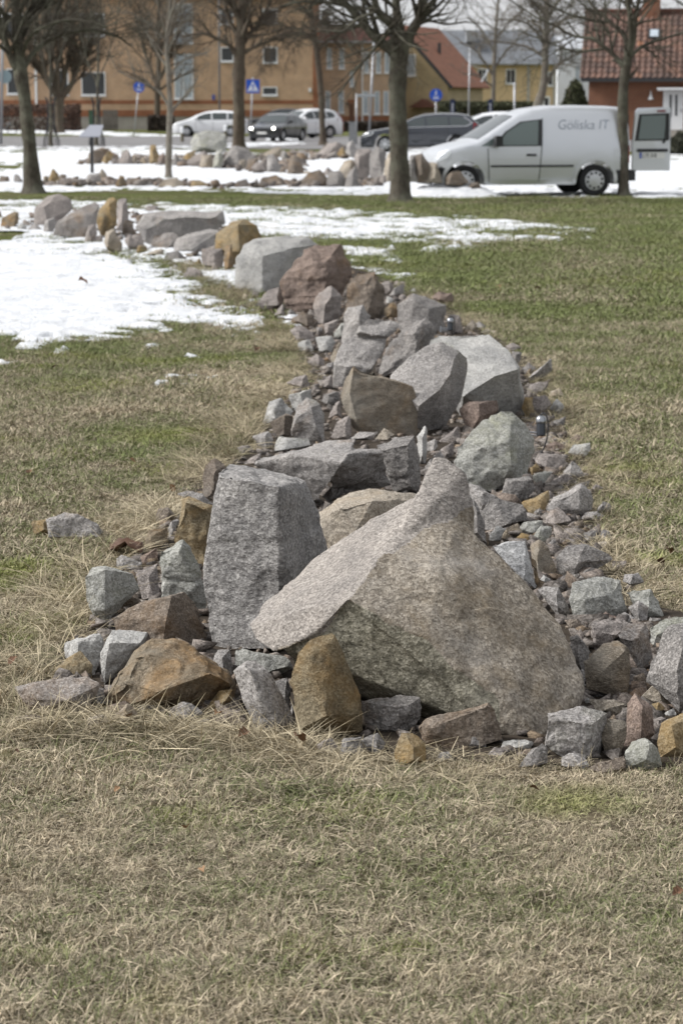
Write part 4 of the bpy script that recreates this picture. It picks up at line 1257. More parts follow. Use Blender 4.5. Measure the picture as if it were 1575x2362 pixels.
S_('E', 402, 'tan', .5, 'tiny tan stone beside the dark reddish stone', '1048,395 1080,368 1115,385 1110,410')
S_('E', 330, 'pink', .5, 'pinkish stone behind the front spotlight', '895,300 1000,262 1035,325 960,330')
S_('E', 680, 'dark', .5, 'small dark grey stone above the pale-edged grey stone', '1028,645 1090,618 1112,680 1050,690')
S_('E', 640, 'pink', .5, 'pink stone tucked under straw at the right edge', '1150,615 1190,590 1235,620 1200,645')
S_('E', 690, 'pink', .5, 'dull pink stone fading into the straw edge', '1295,640 1330,615 1380,640 1350,690')
S_('C', 845, 'red', .4, 'dark rust-brown stone before the big whitish green boulder', '363,705 420,658 500,668 570,658 583,710 500,775 420,845', rough=.9)
S_('C', 755, 'ochre', .4, 'mustard stone at the right foot of the whitish green boulder', '700,700 720,640 762,640 768,740 730,757')
S_('C', 745, 'rustgrey', .4, 'brown wedge against the front of the whitish green boulder', '648,700 680,688 725,752 690,757')
S_('C', 752, 'pink', .5, 'pinkish grey stone right of the mustard stone', '753,705 760,640 840,630 862,680 800,752')
S_('C', 740, 'pale', .5, 'pale faceted stone right of the pinkish grey stone', '848,705 890,645 932,690 902,742')
S_('C', 650, 'tan', .5, 'pale flat stone at the grass edge with an ochre end', '845,650 860,610 910,593 928,632')
S_('C', 798, 'dark', .5, 'dark stone at the grass edge behind the front spotlight', '868,770 940,745 932,795 890,802')
S_('C', 622, 'pink', .5, 'broad pinkish flat stone in the grass edge', '735,622 740,572 862,543 832,622')
S_('C', 562, 'grey', .5, 'wedge with a bright sloping face in the right edge beside the whitish green boulder', '738,538 800,480 860,433 868,500 780,564', '840,455,.0 770,520,-.08')
S_('C', 525, 'dark', .5, 'dark stone left of the bright wedge', '690,505 740,455 785,488 712,525')
S_('C', 470, 'dark', .5, 'dark grey stone behind the right shoulder of the whitish green boulder', '648,455 650,395 707,400 690,472')
S_('C', 395, 'pink', .5, 'pinkish stone behind the whitish green boulder', '615,368 660,348 705,380 640,397')
S_('B', 412, 'pink', .5, 'pale rubble stone nearest the pointed brown stone in the far right patch', '978,355 1040,328 1084,390 1020,414', group='rubble in the far right patch')
S_('B', 446, 'grey', .5, 'grey rubble stone in the middle of the far right patch', '1038,425 1090,370 1132,350 1132,405 1060,447', group='rubble in the far right patch')
S_('B', 475, 'pale', .5, 'pale rubble stone at the front of the far right patch', '1015,470 1025,425 1065,440 1060,475', group='rubble in the far right patch')
S_('B', 415, 'pale', .5, 'pale rubble stone at the right end of the far right patch', '1138,412 1190,375 1215,412', group='rubble in the far right patch')
S_('B', 460, 'pink', .5, 'brown rubble stone next to the squared grey block', '1085,455 1110,415 1140,410 1130,462', group='rubble in the far right patch')
S_('B', 370, 'pink', .5, 'rearmost pinkish rubble stone of the far right patch', '1060,372 1075,335 1130,338 1135,372', group='rubble in the far right patch')
S_('B', 480, 'red', .5, 'pinkish brown stone lying apart on the grass at right', '1292,432 1330,400 1422,405 1433,450 1390,482 1330,462')
S_('B', 655, 'pink', .5, 'pink stone right of the rear spotlight', '1393,600 1400,535 1472,540 1483,655 1420,657')
S_('B', 650, 'tan', .5, 'tan stone right of the pink stone by the rear spotlight', '1483,625 1540,565 1572,600 1545,652')
S_('C', 278, 'grey', .5, 'grey stone at the grass edge beyond the rear spotlight', '443,258 480,233 512,262 500,278')
S_('C', 305, 'tan', .5, 'flat tan stone at the grass edge beyond the whitish green boulder', '478,298 500,275 572,288 560,306')
S_('C', 305, 'rust', .5, 'tiny rusty stone before the tan stone by the rear spotlight', '412,305 430,275 460,305')
# ---- the middle row on the snow
S_('A', 262, 'pink', .5, 'round brown-grey boulder at the left of the middle row', '188,200 195,140 270,75 340,65 410,100 420,150 330,230 250,262 232,260 195,240', rough=.5, name='boulder', cat='boulder')
S_('A', 322, 'rustgrey', .4, 'leaning slab with a grey top and rust-brown front in the middle row', '300,300 330,220 440,155 540,110 567,130 548,200 545,270 470,322 400,310', '400,230,.0 530,175,.05', rough=.7)
S_('A', 315, 'ochre', .4, 'upright ochre stone in the middle row', '543,205 570,130 620,90 667,85 662,240 600,312 560,300', rough=.7)
S_('A', 282, 'pink', .4, 'pinkish upright stone against the ochre one in the middle row', '663,90 722,90 727,210 692,282 655,275')
S_('A', 265, 'rust', .5, 'rust stone at the far left of the middle row', '0,262 15,200 85,165 107,170 107,230 70,267', '90,185,.0 80,255,-.12')
S_('A', 205, 'brown', .5, 'brown stone cut off at the left edge in the middle row', '-40,205 -30,150 5,165 18,200')
S_('A', 275, 'pale', .5, 'low pale stone between the rust stone and round boulder', '95,265 120,230 155,250 150,277')
S_('A', 277, 'grey', .5, 'low grey stone left of the round boulder', '153,265 200,230 238,262 225,279')
S_('A', 300, 'grey', .5, 'grey stone at the foot of the round boulder', '243,285 255,215 317,200 322,240 295,302')
S_('A', 345, 'pink', .5, 'small pale upright stone before the leaning slab', '478,343 500,240 542,232 552,290 512,347')
S_('A', 345, 'pink', .5, 'low pinkish stone beside the small pale upright one', '508,345 515,312 580,298 583,343')
S_('A', 402, 'tan', .5, 'tan peaked stone before the ochre upright in the middle row', '588,345 600,280 640,260 692,350 692,402 610,388')
S_('A', 310, 'brown', .5, 'stone with a pale left edge and dark front in the middle row', '688,290 700,215 742,210 773,290 765,312 700,312')
S_('A', 392, 'pink', .5, 'purplish stone below the pale-edged one in the middle row', '698,320 720,300 800,298 822,370 740,392')
S_('A', 405, 'ochre', .5, 'small yellow-brown stone in the middle row', '763,378 790,355 830,360 842,390 780,407')
S_('A', 422, 'tan', .5, 'flat tan stone along the front of the middle row', '798,412 880,380 928,380 922,422')
S_('A', 380, 'grey', .35, 'long flat-topped grey block, largest in the middle row',
   '760,255,.05 810,180,.12 900,165,.16 1080,160,.18 1262,160,.18 1278,230,.12 1200,300,.06 900,372,.0 820,345,.0', '830,200,.0 1000,200,.02 1210,195,.06', rough=.5, name='boulder', cat='boulder')
S_('A', 172, 'pink', .5, 'pinkish stone peeping over the long flat-topped block', '813,182 830,135 895,130 907,170 840,174')
S_('A', 215, 'red', .5, 'dark reddish stone left of the long flat-topped block', '738,215 742,187 775,195 812,183 808,212')
S_('A', 387, 'rustgrey', .45, 'square tan stone before the long flat-topped block', '853,355 870,295 982,285 1012,300 992,372 920,388')
S_('A', 408, 'grey', .4, 'second grey block before the long flat-topped block', '968,325 1060,290 1180,270 1242,275 1212,360 1100,408 980,388', rough=.7)
S_('A', 305, 'tan', .5, 'small tan stone on the second grey block', '1008,300 1015,285 1058,285 1062,305')
S_('A', 495, 'ochre', .45, 'yellow-brown boulder with a dark right face next to the great pale boulder', '1213,375 1220,290 1310,225 1380,208 1452,245 1477,310 1420,420 1330,470 1240,400', '1345,235,.05 1352,390,-.08', rough=.7, name='boulder', cat='boulder')
S_('A', 505, 'rust', .4, 'rust pillar before the yellow-brown boulder', '1263,505 1268,360 1312,350 1328,495')
S_('A', 498, 'pink', .5, 'brown-pink square stone before the yellow-brown boulder', '1138,465 1135,375 1262,375 1267,500 1210,498')
S_('A', 480, 'ochre', .5, 'small ochre stone left of the brown-pink square one', '1093,465 1130,425 1147,480')
S_('A', 452, 'dark', .5, 'dark flat stone on the snow before the second grey block', '928,445 940,395 1000,385 1062,430 1000,454')
S_('A', 432, 'tan', .5, 'tan bit leaning on the dark flat stone', '1030,402 1095,405 1092,432')
S_('A', 465, 'grey', .5, 'flat grey stone beside the dark flat stone', '1008,455 1085,435 1092,465')
S_('A', 500, 'pale', .5, 'small pale stone at the tip of the snow', '973,495 985,460 1027,490 1000,502')
S_('A', 545, 'pink', .5, 'jagged pinkish stone on the snow before the brown-pink square one', '1033,545 1060,480 1100,478 1157,525 1130,548')
S_('A', 522, 'dark', .5, 'small dark stone beside the jagged pinkish one', '1138,522 1190,485 1217,518')
S_('A', 508, 'rustgrey', .5, 'small rusty stone left of the great pale boulder', '1188,490 1210,465 1248,505')
S_('A', 560, 'pink', .5, 'tiny pink stone on the snow left of the great pale boulder', '1140,558 1165,538 1185,558')
S_('A', 625, 'dark', .5, 'small dark stone at the lower left of the great pale boulder', '1278,605 1295,568 1330,612 1310,628')
S_('A', 672, 'tan', .5, 'tan chip at the foot of the great pale boulder', '1365,672 1375,625 1405,640 1402,675')
S_('A', 655, 'pink', .5, 'pink chip at the foot of the great pale boulder', '1405,655 1430,612 1465,625 1460,655')
# ---- far rows: front line
FR = 'stones of the far rows'
for crop, base, mat, label, sil in [
    ('L', 1260, 'brown', 'low brown stone at the far left edge in the far rows', '-5,1258 10,1220 60,1220 67,1262'),
    ('L', 1262, 'grey', 'grey shark-fin stone on the snow left of the leaning tree', '98,1262 105,1210 125,1208 165,1262'),
    ('L', 1272, 'rust', 'rust stone just right of the leaning tree trunk', '298,1272 305,1220 332,1220 325,1272'),
    ('L', 1272, 'ochre', 'pointed tan stone right of the leaning tree', '323,1272 365,1170 402,1210 412,1274'),
    ('L', 1258, 'brown', 'brown stone behind the pointed tan stone', '400,1240 420,1205 462,1215 440,1262'),
    ('L', 1276, 'pink', 'small pink stone in the far front line', '408,1276 430,1235 492,1230 502,1278'),
    ('L', 1268, 'brown', 'dark-faced stone in the far front line', '498,1265 510,1225 547,1218 532,1272'),
    ('L', 1276, 'pale', 'small pale grey stone in the far front line', '528,1277 560,1228 592,1274'),
    ('L', 1278, 'grey', 'chunky grey stone at the foot of the information board', '583,1275 600,1215 682,1200 702,1278'),
    ('L', 1252, 'tan', 'round-topped tan stone right of the information board', '678,1225 705,1168 737,1210 738,1252 710,1254'),
    ('L', 1280, 'grey', 'small grey triangle below the round-topped tan stone', '713,1282 740,1240 778,1282'),
    ('L', 1287, 'rust', 'pointed rust-brown stone alone in the far front line', '793,1287 830,1218 852,1225 878,1288'),
    ('L', 1282, 'pink', 'low pink stones heap piece right of the rust-brown one', '868,1283 890,1245 962,1225 992,1283'),
    ('L', 1288, 'grey', 'low grey stone left of the young tree', '983,1288 1010,1255 1057,1265 1062,1289'),
    ('L', 1292, 'tan', 'flat tan stone at the foot of the young tree', '1093,1292 1140,1238 1212,1233 1285,1292'),
    ('L', 1292, 'ochre', 'long flat ochre stone right of the young tree', '1308,1292 1330,1245 1380,1250 1475,1293'),
    ('L', 1298, 'red', 'tiny red-brown stone right of the long flat ochre stone', '1508,1299 1525,1272 1548,1297'),
    ('M', 1292, 'dark', 'small pointed grey stone in the far front line, left', '150,1292 200,1238 225,1292'),
    ('M', 1290, 'brown', 'brown domed stone in the far front line', '223,1288 240,1235 330,1213 377,1240 392,1292 340,1292'),
    ('M', 1290, 'brown', 'small brown stone right of the domed one', '398,1291 430,1250 445,1292'),
    ('M', 1292, 'brown', 'dark humped stone with a flat side in the far front line', '498,1282 560,1210 630,1183 692,1240 687,1292 600,1292'),
    ('M', 1215, 'pink', 'pinkish stone behind the dark humped one', '648,1215 690,1158 742,1200 720,1218'),
    ('M', 1294, 'grey', 'grey stone between the dark humped and the leaning ones', '688,1285 700,1200 772,1190 802,1230 792,1296'),
    ('M', 1245, 'tan', 'leaning tan stone in the far front line', '748,1240 800,1120 862,1118 872,1160 812,1246'),
    ('M', 1294, 'dark', 'dark pointed stone left of the tall group', '788,1294 830,1210 882,1148 902,1292'),
    ('M', 1245, 'pink', 'tall rounded stone, first of the tall group by the big tree', '878,1245 880,1100 900,1050 992,1060 992,1170 952,1247'),
    ('M', 1250, 'grey', 'tall grey stone, second of the tall group by the big tree', '973,1245 990,1080 1040,1030 1092,1060 1082,1150 1042,1252'),
    ('M', 1258, 'white', 'cream tall stone touching the big tree trunk', '1078,1225 1095,1090 1130,1068 1150,1100 1150,1256 1100,1260'),
    ('M', 1252, 'grey', 'tall narrow grey stone right of the big tree trunk', '1235,1252 1250,1060 1292,1058 1312,1252'),
    ('M', 1258, 'pink', 'tall pinkish slab right of the big tree', '1298,1255 1280,1070 1340,1055 1402,1130 1392,1262'),
    ('M', 1260, 'tan', 'tall tan slab next to the van bumper', '1358,1258 1390,1115 1442,1120 1482,1262'),
    ('M', 1272, 'pink', 'small pink stone in front of the tall group', '1038,1272 1040,1220 1087,1213 1092,1272'),
    ('M', 1260, 'ochre', 'small ochre stone in front of the tall group', '978,1255 1000,1233 1014,1260'),
    ('N', 1275, 'pink', 'rounded pink boulder before the front wheel of the van', '-75,1275 -60,1200 -10,1172 35,1180 95,1265 40,1285'),
    ('N', 1300, 'brown', 'dark low stone beside the pink boulder by the van', '78,1302 95,1262 160,1255 182,1300'),
    # back line
    ('L', 1138, 'brown', 'small dark stone at the left end of the far back line', '538,1138 550,1100 578,1132'),
    ('L', 1135, 'pink', 'big brown-pink stone behind the information board post', '608,1133 620,1060 700,1033 745,1040 732,1090 690,1135'),
    ('L', 1138, 'ochre', 'tilted ochre stone in the far back line', '708,1115 760,1043 783,1080 740,1139'),
    ('L', 1095, 'red', 'reddish stone behind the tilted ochre one', '770,1050 815,1068 818,1100 790,1095'),
    ('L', 1136, 'pink', 'low pink stone right of the tilted ochre one', '763,1134 790,1095 833,1136'),
    ('L', 1136, 'pink', 'tall pinkish grey stone in the far back line', '828,1134 845,1060 880,1038 912,1100 907,1137'),
    ('L', 1134, 'tan', 'small tan stone right of the tall pinkish grey one', '908,1110 940,1078 952,1135'),
    ('L', 1134, 'tan', 'low brownish stone left of the upright tan one', '943,1134 990,1085 1022,1134'),
    ('L', 1136, 'ochre', 'upright tan slab in the far back line', '1033,1133 1040,1018 1075,1018 1097,1080 1092,1138'),
    ('L', 1140, 'red', 'reddish stone left of the young tree in the far back line', '1088,1110 1130,1048 1142,1142'),
    ('L', 1146, 'dark', 'dark triangular stone right of the young tree', '1183,1143 1210,1060 1252,1120 1247,1148'),
    ('L', 1152, 'pink', 'long leaning pinkish stone right of the young tree', '1268,1152 1330,1090 1410,1048 1422,1070 1372,1154'),
    ('L', 1164, 'tan', 'tan stone under the round boulder in the far back line', '1378,1163 1390,1080 1452,1080 1462,1167'),
    ('L', 1166, 'green', 'pale stone right of the tan one under the round boulder', '1468,1166 1490,1050 1532,1045 1532,1164'),
    ('L', 1110, 'ochre', 'low ochre stone left of the round boulder', '1240,1110 1290,1060 1345,1045 1330,1100'),
    ('L', 1058, 'green', 'round mossy grey-green boulder behind the far back line', '1323,1005 1350,940 1450,918 1532,930 1550,980 1542,1052 1460,1062 1340,1042'),
    ('M', 1164, 'grey', 'big broad grey stone before the tree in the far back line', '-20,1120 20,1030 60,1028 132,1040 182,1090 112,1164 0,1164'),
    ('M', 1176, 'tan', 'small tan upright stone before the broad grey one', '68,1174 90,1108 122,1110 117,1178'),
    ('M', 1180, 'brown', 'brown squarish stone in the far back line', '128,1174 140,1110 202,1098 212,1140 182,1185'),
    ('M', 1192, 'pink', 'pink pointed stone in front of the brown squarish one', '148,1192 200,1123 242,1130 265,1193'),
    ('M', 1195, 'grey', 'grey leaning finger stone in the far back line', '278,1194 280,1085 312,1080 352,1130 380,1197'),
    ('M', 1198, 'brown', 'small brown stone beside the grey finger stone', '348,1200 370,1158 415,1197'),
    ('M', 1204, 'brown', 'tall brown upright stone with a dark right face', '418,1203 430,1100 472,1083 522,1170 532,1208'),
    ('M', 1206, 'tan', 'low tan stone right of the tall brown upright', '515,1207 540,1178 580,1190 575,1207'),
    ('M', 1092, 'tan', 'long brown stone behind the grey finger stone', '208,1092 310,1030 360,1023 368,1100'),
    ('M', 1100, 'pale', 'pale small stone right of the long brown one', '363,1085 380,1038 412,1060 402,1102'),
    ('M', 1098, 'grey', 'grey stone behind the tall brown upright', '458,1094 500,1038 542,1060 532,1102'),
    ('M', 1060, 'brown', 'flat brown stone at the back of the far rows', '518,1058 535,1038 602,1038 592,1062'),
    ('M', 1090, 'pink', 'long stone with a dark end by the thin tree', '598,1092 690,1003 740,988 832,1020 752,1092'),
    ('M', 1092, 'ochre', 'orange stone at the right end of the far back line', '748,1078 790,1018 814,1060 790,1093'),
    ('M', 1096, 'grey', 'grey stone left of the dark estate car', '818,1060 830,1000 862,983 892,1050 872,1098'),
    ('M', 1052, 'brown', 'brown stone at the foot of the thin tree', '638,1050 680,988 702,1010 662,1053'),
]:
    P_ = parse(sil)
    cx_ = sum(p[0] for p in P_) / len(P_)
    near_ = crop == 'N' or 'right of the big tree' in label or 'van bumper' in label
    k_ = 1.0 if near_ else 1.16
    sil = ' '.join('%g,%g' % (cx_ + (p[0] - cx_) * k_, base + (p[1] - base) * k_) for p in P_)
    mat = {'pink': 'brown' if len(label) % 3 == 0 else 'pink', 'pale': 'grey', 'grey': 'dark' if len(label) % 2 else 'grey', 'white': 'tan'}.get(mat, mat)
    S_(crop, base, mat, .35 if near_ else .5, label, sil, rough=.9, group=FR, D=47.95 if near_ else None)

# ---- loose rubble bed under and between the stones: nobody could count it
RIGHTBED = [(990, 700), (1100, 770), (1200, 860), (1280, 960), (1320, 1080), (1360, 1180), (1400, 1290), (1430, 1400), (1640, 1480), (1640, 1730), (1340, 1720), (1330, 1600), (1290, 1420), (1120, 1240), (1080, 1120), (1000, 1000), (1180, 960), (1180, 900), (1010, 740)]
HIDBED = [(560, 1120), (760, 1060), (1000, 1060), (1120, 1240), (1290, 1440), (1320, 1600), (1100, 1560), (760, 1500), (600, 1400)]
UPBED = [(640, 700), (780, 640), (900, 650), (1010, 720), (1080, 770), (1180, 900), (1180, 990), (1000, 1000), (760, 980), (640, 960), (690, 880), (680, 780)]
LEFTBED = [(420, 1120), (340, 1260), (220, 1340), (190, 1480), (110, 1600), (300, 1660), (560, 1680), (640, 1680), (660, 1560), (540, 1480), (470, 1450), (440, 1300)]
FARF = [(80, 428), (350, 420), (520, 432), (700, 425), (860, 420), (880, 431), (700, 434), (480, 433), (330, 431), (80, 430)]
FARB = [(185, 374), (300, 366), (480, 360), (560, 362), (700, 352), (830, 352), (830, 366), (700, 372), (720, 398), (600, 402), (480, 388), (420, 386), (300, 381), (185, 380)]
def rubble():
    rr = np.random.RandomState(3)
    tmpl = []
    for k in range(14):
        bm = bmesh.new()
        q = rr.uniform(-1, 1, size=(9, 3))
        q /= np.abs(q).max(1)[:, None] ** .6
        hull_bm(bm, [Vector(p * rr.uniform(.7, 1.1)) for p in q])
        bmesh.ops.triangulate(bm, faces=bm.faces)
        bm.verts.index_update()
        tmpl.append((np.array([v.co[:] for v in bm.verts]), np.array([[v.index for v in f.verts] for f in bm.faces])))
        bm.free()
    VV, FF, o = [], [], 0
    for poly, n, zmax, s0, s1 in ((PILE_S, 4200, .015, .014, .036), (RIGHTBED, 900, .014, .026, .055), (HIDBED, 420, .012, .03, .06), (UPBED, 420, .015, .03, .065), (LEFTBED, 300, .014, .026, .052), (MIDROW_S, 800, .04, .03, .085), (FARF, 460, .05, .07, .18), (FARB, 560, .06, .08, .24)):
        W = np.array([gr(x, y)[:2] for x, y in poly])
        lo, hi = W.min(0), W.max(0)
        k = 0
        while k < n:
            x, y = rr.uniform(lo[0], hi[0]), rr.uniform(lo[1], hi[1])
            px, py = proj([[x, y, 0]])
            if not inpoly(px, py, poly)[0] or (s0 < .045 and segdist(px, py, poly)[0] < rr.uniform(2, 30)):
                continue
            k += 1
            s = rr.uniform(s0, s1) * (1.5 if rr.rand() < .12 else 1)
            tv, tf = tmpl[rr.randint(14)]
            a = rr.uniform(0, 6.28)
            R = np.array([[math.cos(a), -math.sin(a), 0], [math.sin(a), math.cos(a), 0], [0, 0, 1]])
            tl_ = rr.uniform(-.5, .5)
            R = R @ np.array([[1, 0, 0], [0, math.cos(tl_), -math.sin(tl_)], [0, math.sin(tl_), math.cos(tl_)]])
            v = (tv * np.array([1, rr.uniform(.55, 1), rr.uniform(.4, .8)]) * s) @ R.T + [x, y, rr.uniform(0, zmax)]
            VV.append(v)
            FF.append(tf + o)
            o += len(v)
    ob = npmesh('rubble', np.concatenate(VV), np.concatenate(FF), None, smooth=False)
    m = granite('mixed_rubble', (.29, .275, .26), (.17, .158, .148), (.06, .056, .052), RUST, .12, grain=160)  # darker than the stones themselves, painting the shade of the gaps
    n, l = m.node_tree.nodes, m.node_tree.links
    g = n.new('ShaderNodeNewGeometry')
    r = ramp(n, [(0, (.6, .56, .55)), (.35, (.95, .9, .86)), (.6, (1.2, 1.15, 1.12)), (.8, (1.1, .95, .85)), (.92, (1.05, .85, .62)), (1, (1.5, 1.5, 1.5))])
    l.new(g.outputs['Random Per Island'], r.inputs[0])
    b = n['Principled BSDF']
    src = b.inputs['Base Color'].links[0].from_socket
    l.new(mix(n, l, 1.0, src, r.outputs[0], 'MULTIPLY'), b.inputs['Base Color'])
    ob.data.materials.append(m)
    tag(ob, 'small grey and pinkish broken stones filling the gaps of the stone row', 'rubble', kind='stuff')
rubble()
finish_stones()
def colour_giant():
    """the boulder's own patches: pinkish slope and peak, tan weathered face, damp grey-green undercut"""
    o = next(q for q, *_ in PENDING if q['label'].startswith('giant'))
    me = o.data
    me.materials.append(G['wing'])
    me.materials.append(G['under'])
    n = len(me.polygons)
    c = np.empty(n * 3, np.float32)
    me.polygons.foreach_get('center', c)
    c = c.reshape(-1, 3) + np.array(o.location)
    px, py = proj(c)
    qx, qy = px + fbm(c * 9, 4, 5) * 38, py + fbm(c * 9 + 9, 4, 6) * 38
    px = px + fbm(c * 14, 3, 5) * 14
    py = py + fbm(c * 14 + 9, 3, 6) * 14
    upper = c[:, 2] > .47
    wx_, wy_ = np.where(upper, qx, px), np.where(upper, qy, py)
    wing = inpoly(wx_, wy_, [(540, 1400), (600, 1500), (668, 1496), (730, 1464), (805, 1384), (862, 1306), (915, 1262), (975, 1225), (1050, 1180), (1100, 1150), (1080, 1030), (980, 1030), (900, 1150), (660, 1300)])
    under = inpoly(px, py, [(600, 1520), (668, 1498), (730, 1466), (805, 1386), (852, 1402), (898, 1446), (930, 1452), (986, 1477), (1045, 1540), (1097, 1575), (1150, 1612), (1140, 1720), (800, 1720), (640, 1640)])
    idx = np.zeros(n, np.int32)
    idx[wing] = 1
    idx[under] = 2
    me.polygons.foreach_set('material_index', idx)
    me.update()
colour_giant()
0 and print('TRIS', sum(len(o.data.polygons) * 2 for o in SC.objects if o.type == 'MESH'))
0 and print('TRIS', sum(len(o.data.polygons) * 2 for o in SC.objects if o.type == 'MESH'))
# ================================================================== trees
def spline(pts, n):
    P = np.array(pts, float)
    t = np.linspace(0, len(P) - 1, n)
    i = np.clip(t.astype(int), 0, len(P) - 2)
    f = (t - i)[:, None]
    p0, p1, p2, p3 = P[np.clip(i - 1, 0, None)], P[i], P[i + 1], P[np.clip(i + 2, None, len(P) - 1)]
    return .5 * (2 * p1 + (p2 - p0) * f + (2 * p0 - 5 * p1 + 4 * p2 - p3) * f ** 2 + (3 * p1 - p0 - 3 * p2 + p3) * f ** 3)
def tube_batch(P, R, k):
    """P (n,s,3), R (n,s) -> verts, quads"""
    n, s, _ = P.shape
    T = np.gradient(P, axis=1)
    T /= np.linalg.norm(T, axis=2, keepdims=True) + 1e-9
    up = np.array([.23, .61, .37])
    A = np.cross(T, up); A /= np.linalg.norm(A, axis=2, keepdims=True) + 1e-9
    B = np.cross(T, A)
    an = np.arange(k) * 2 * math.pi / k
    V = P[:, :, None, :] + R[:, :, None, None] * (np.cos(an)[None, None, :, None] * A[:, :, None, :] + np.sin(an)[None, None, :, None] * B[:, :, None, :])
    i, j, q = np.meshgrid(np.arange(n), np.arange(s - 1), np.arange(k), indexing='ij')
    b = (i * s + j) * k
    q2 = (q + 1) % k
    F = np.stack([b + q, b + q2, b + k + q2, b + k + q], -1).reshape(-1, 4)
    return V.reshape(-1, 3), F
def grow(parents, rr, levels, up=.25, droop=0.0):
    """parents: list of (pts (s,3), r0, r1). Children by level: (count per metre, length share, angle deg)."""
    out = []
    cur = parents
    for dens, share, ang, nmax in levels:
        nxt = []
        for P, r0, r1 in cur:
            L = np.linalg.norm(np.diff(P, axis=0), axis=1).sum()
            m = min(nmax, max(2, int(dens * L + rr.rand())))
            for k in range(m):
                t = rr.uniform(.18, 1.0) if k else 1.0
                x = t * (len(P) - 1)
                i = min(int(x), len(P) - 2)
                p = P[i] + (P[i + 1] - P[i]) * (x - i)
                d = P[i + 1] - P[i]
                d = d / (np.linalg.norm(d) + 1e-9)
                rnd = rr.normal(size=3)
                rnd -= d * rnd.dot(d)
                rnd /= np.linalg.norm(rnd) + 1e-9
                a = math.radians(rr.uniform(.6, 1.25) * ang)
                v = d * math.cos(a) + rnd * math.sin(a)
                v[2] += up * rr.uniform(.2, 1) - droop
                v /= np.linalg.norm(v)
                ln = max(.25, L * share * rr.uniform(.5, 1.15) * (1.15 - .55 * t))
                s = 4
                Q = [p]
                vv = v.copy()
                for q in range(s - 1):
                    vv = vv + rr.normal(0, .17, 3) + np.array([0, 0, up * .12 - droop * .5])
                    vv /= np.linalg.norm(vv)
                    Q.append(Q[-1] + vv * ln / (s - 1))
                ra = (r0 + (r1 - r0) * t) * rr.uniform(.42, .66)
                nxt.append((np.array(Q), max(ra, .0035), max(ra * .35, .0025)))
        out += nxt
        cur = nxt
    return out
def tree(name, label, base, trunk, limbs, mat, levels, seed, group=None, up=.25, droop=0., D=None, lower=True, twigmat=None, rmin=0):
    """trunk and limbs: picture points (px, py, width in px); depth of limbs fans out round the trunk."""
    rr = np.random.RandomState(seed)
    D = D or gd(base[1])
    k = ppm(D)
    c = at(base[0], base[1], D)
    c.z = 0
    root = thing(name, label, 'tree', c, 0, group)
    def path(pts, fan, z0=0.):
        L = len(pts)
        return [np.array(at(p[0], p[1], D + z0 + fan * i * .5)) - np.array(c) for i, p in enumerate(pts)]
    tp = path(trunk, 0)
    ns = len(trunk) * 10
    P = spline(tp, ns)
    R = np.interp(np.linspace(0, len(trunk) - 1, ns), range(len(trunk)), [p[2] / 2 / k for p in trunk])
    V, F = tube_batch(P[None], R[None], 20)
    # knots and a flared, uneven foot
    h = V[:, 2] / max(.5, P[-1][2])
    ctr = np.repeat(P, 20, axis=0)
    flare = 1 + .5 * np.exp(-np.maximum(V[:, 2], 0) / .13) + .12 * vn(V * np.array([4, 4, 2.2]) + seed, seed) + .09 * vn(V * np.array([14, 14, 6.]) + seed, seed + 1)
    V = ctr + (V - ctr) * flare[:, None]
    npmesh('trunk', V, F, mat, root)
    parents = [(P[len(P) // 2:], R[len(P) // 2], R[-1])]
    for i, lb in enumerate(limbs):
        fan = rr.uniform(-1, 1) * .5
        q = path(lb, fan)
        n2 = len(lb) * 4
        Q = spline(q, n2)
        Rq = np.interp(np.linspace(0, len(lb) - 1, n2), range(len(lb)), [p[2] / 2 / k for p in lb])
        Q = Q + vn(Q * 2.3 + seed + i, seed)[:, None] * .03
        Vl, Fl = tube_batch(Q[None], Rq[None], 8)
        Vl = np.repeat(Q, 8, axis=0) + (Vl - np.repeat(Q, 8, axis=0)) * (1 + .14 * vn(Vl * 7 + seed, seed + 2))[:, None]
        npmesh('limb', Vl, Fl, mat, root)
        parents.append((Q, Rq[0], Rq[-1]))
    br = grow(parents, rr, levels, up, droop)
    Pb = np.array([b[0] for b in br])
    Rb = np.array([np.linspace(max(b[1], rmin), max(b[2], rmin * .7), 4) for b in br])
    Vt, Ft = tube_batch(Pb, Rb, 3)
    npmesh('crown', Vt, Ft, twigmat or mat, root)
    return root
LV = [(5.5, .62, 52, 24), (6.5, .55, 48, 9), (8, .5, 46, 8)]
LAWNT = 'bare trees on the park lawn'
tree('bare_tree', 'leaning bare tree with a thick mossy trunk at the left of the lawn', (78, 446),
     [(78, 448, 42), (74, 400, 37), (66, 300, 31), (56, 220, 29), (48, 160, 31), (42, 100, 26), (40, 40, 24), (36, -60, 20), (30, -260, 12)],
     [[(48, 165, 22), (28, 130, 17), (8, 80, 14), (-10, 10, 11), (-40, -120, 7)], [(58, 155, 12), (75, 125, 11), (110, 95, 10), (160, 75, 9), (215, 70, 7), (265, 82, 6), (300, 105, 4)],
      [(50, 140, 12), (70, 85, 10), (105, 60, 8), (170, 45, 6), (250, 60, 4)], [(44, 60, 14), (90, 20, 10), (150, -20, 8), (230, -60, 6)], [(40, 20, 14), (10, -40, 10), (-40, -120, 7)], [(42, 40, 12), (80, -50, 9), (130, -150, 6)]],
     BARK, LV, 1, LAWNT, up=.15)
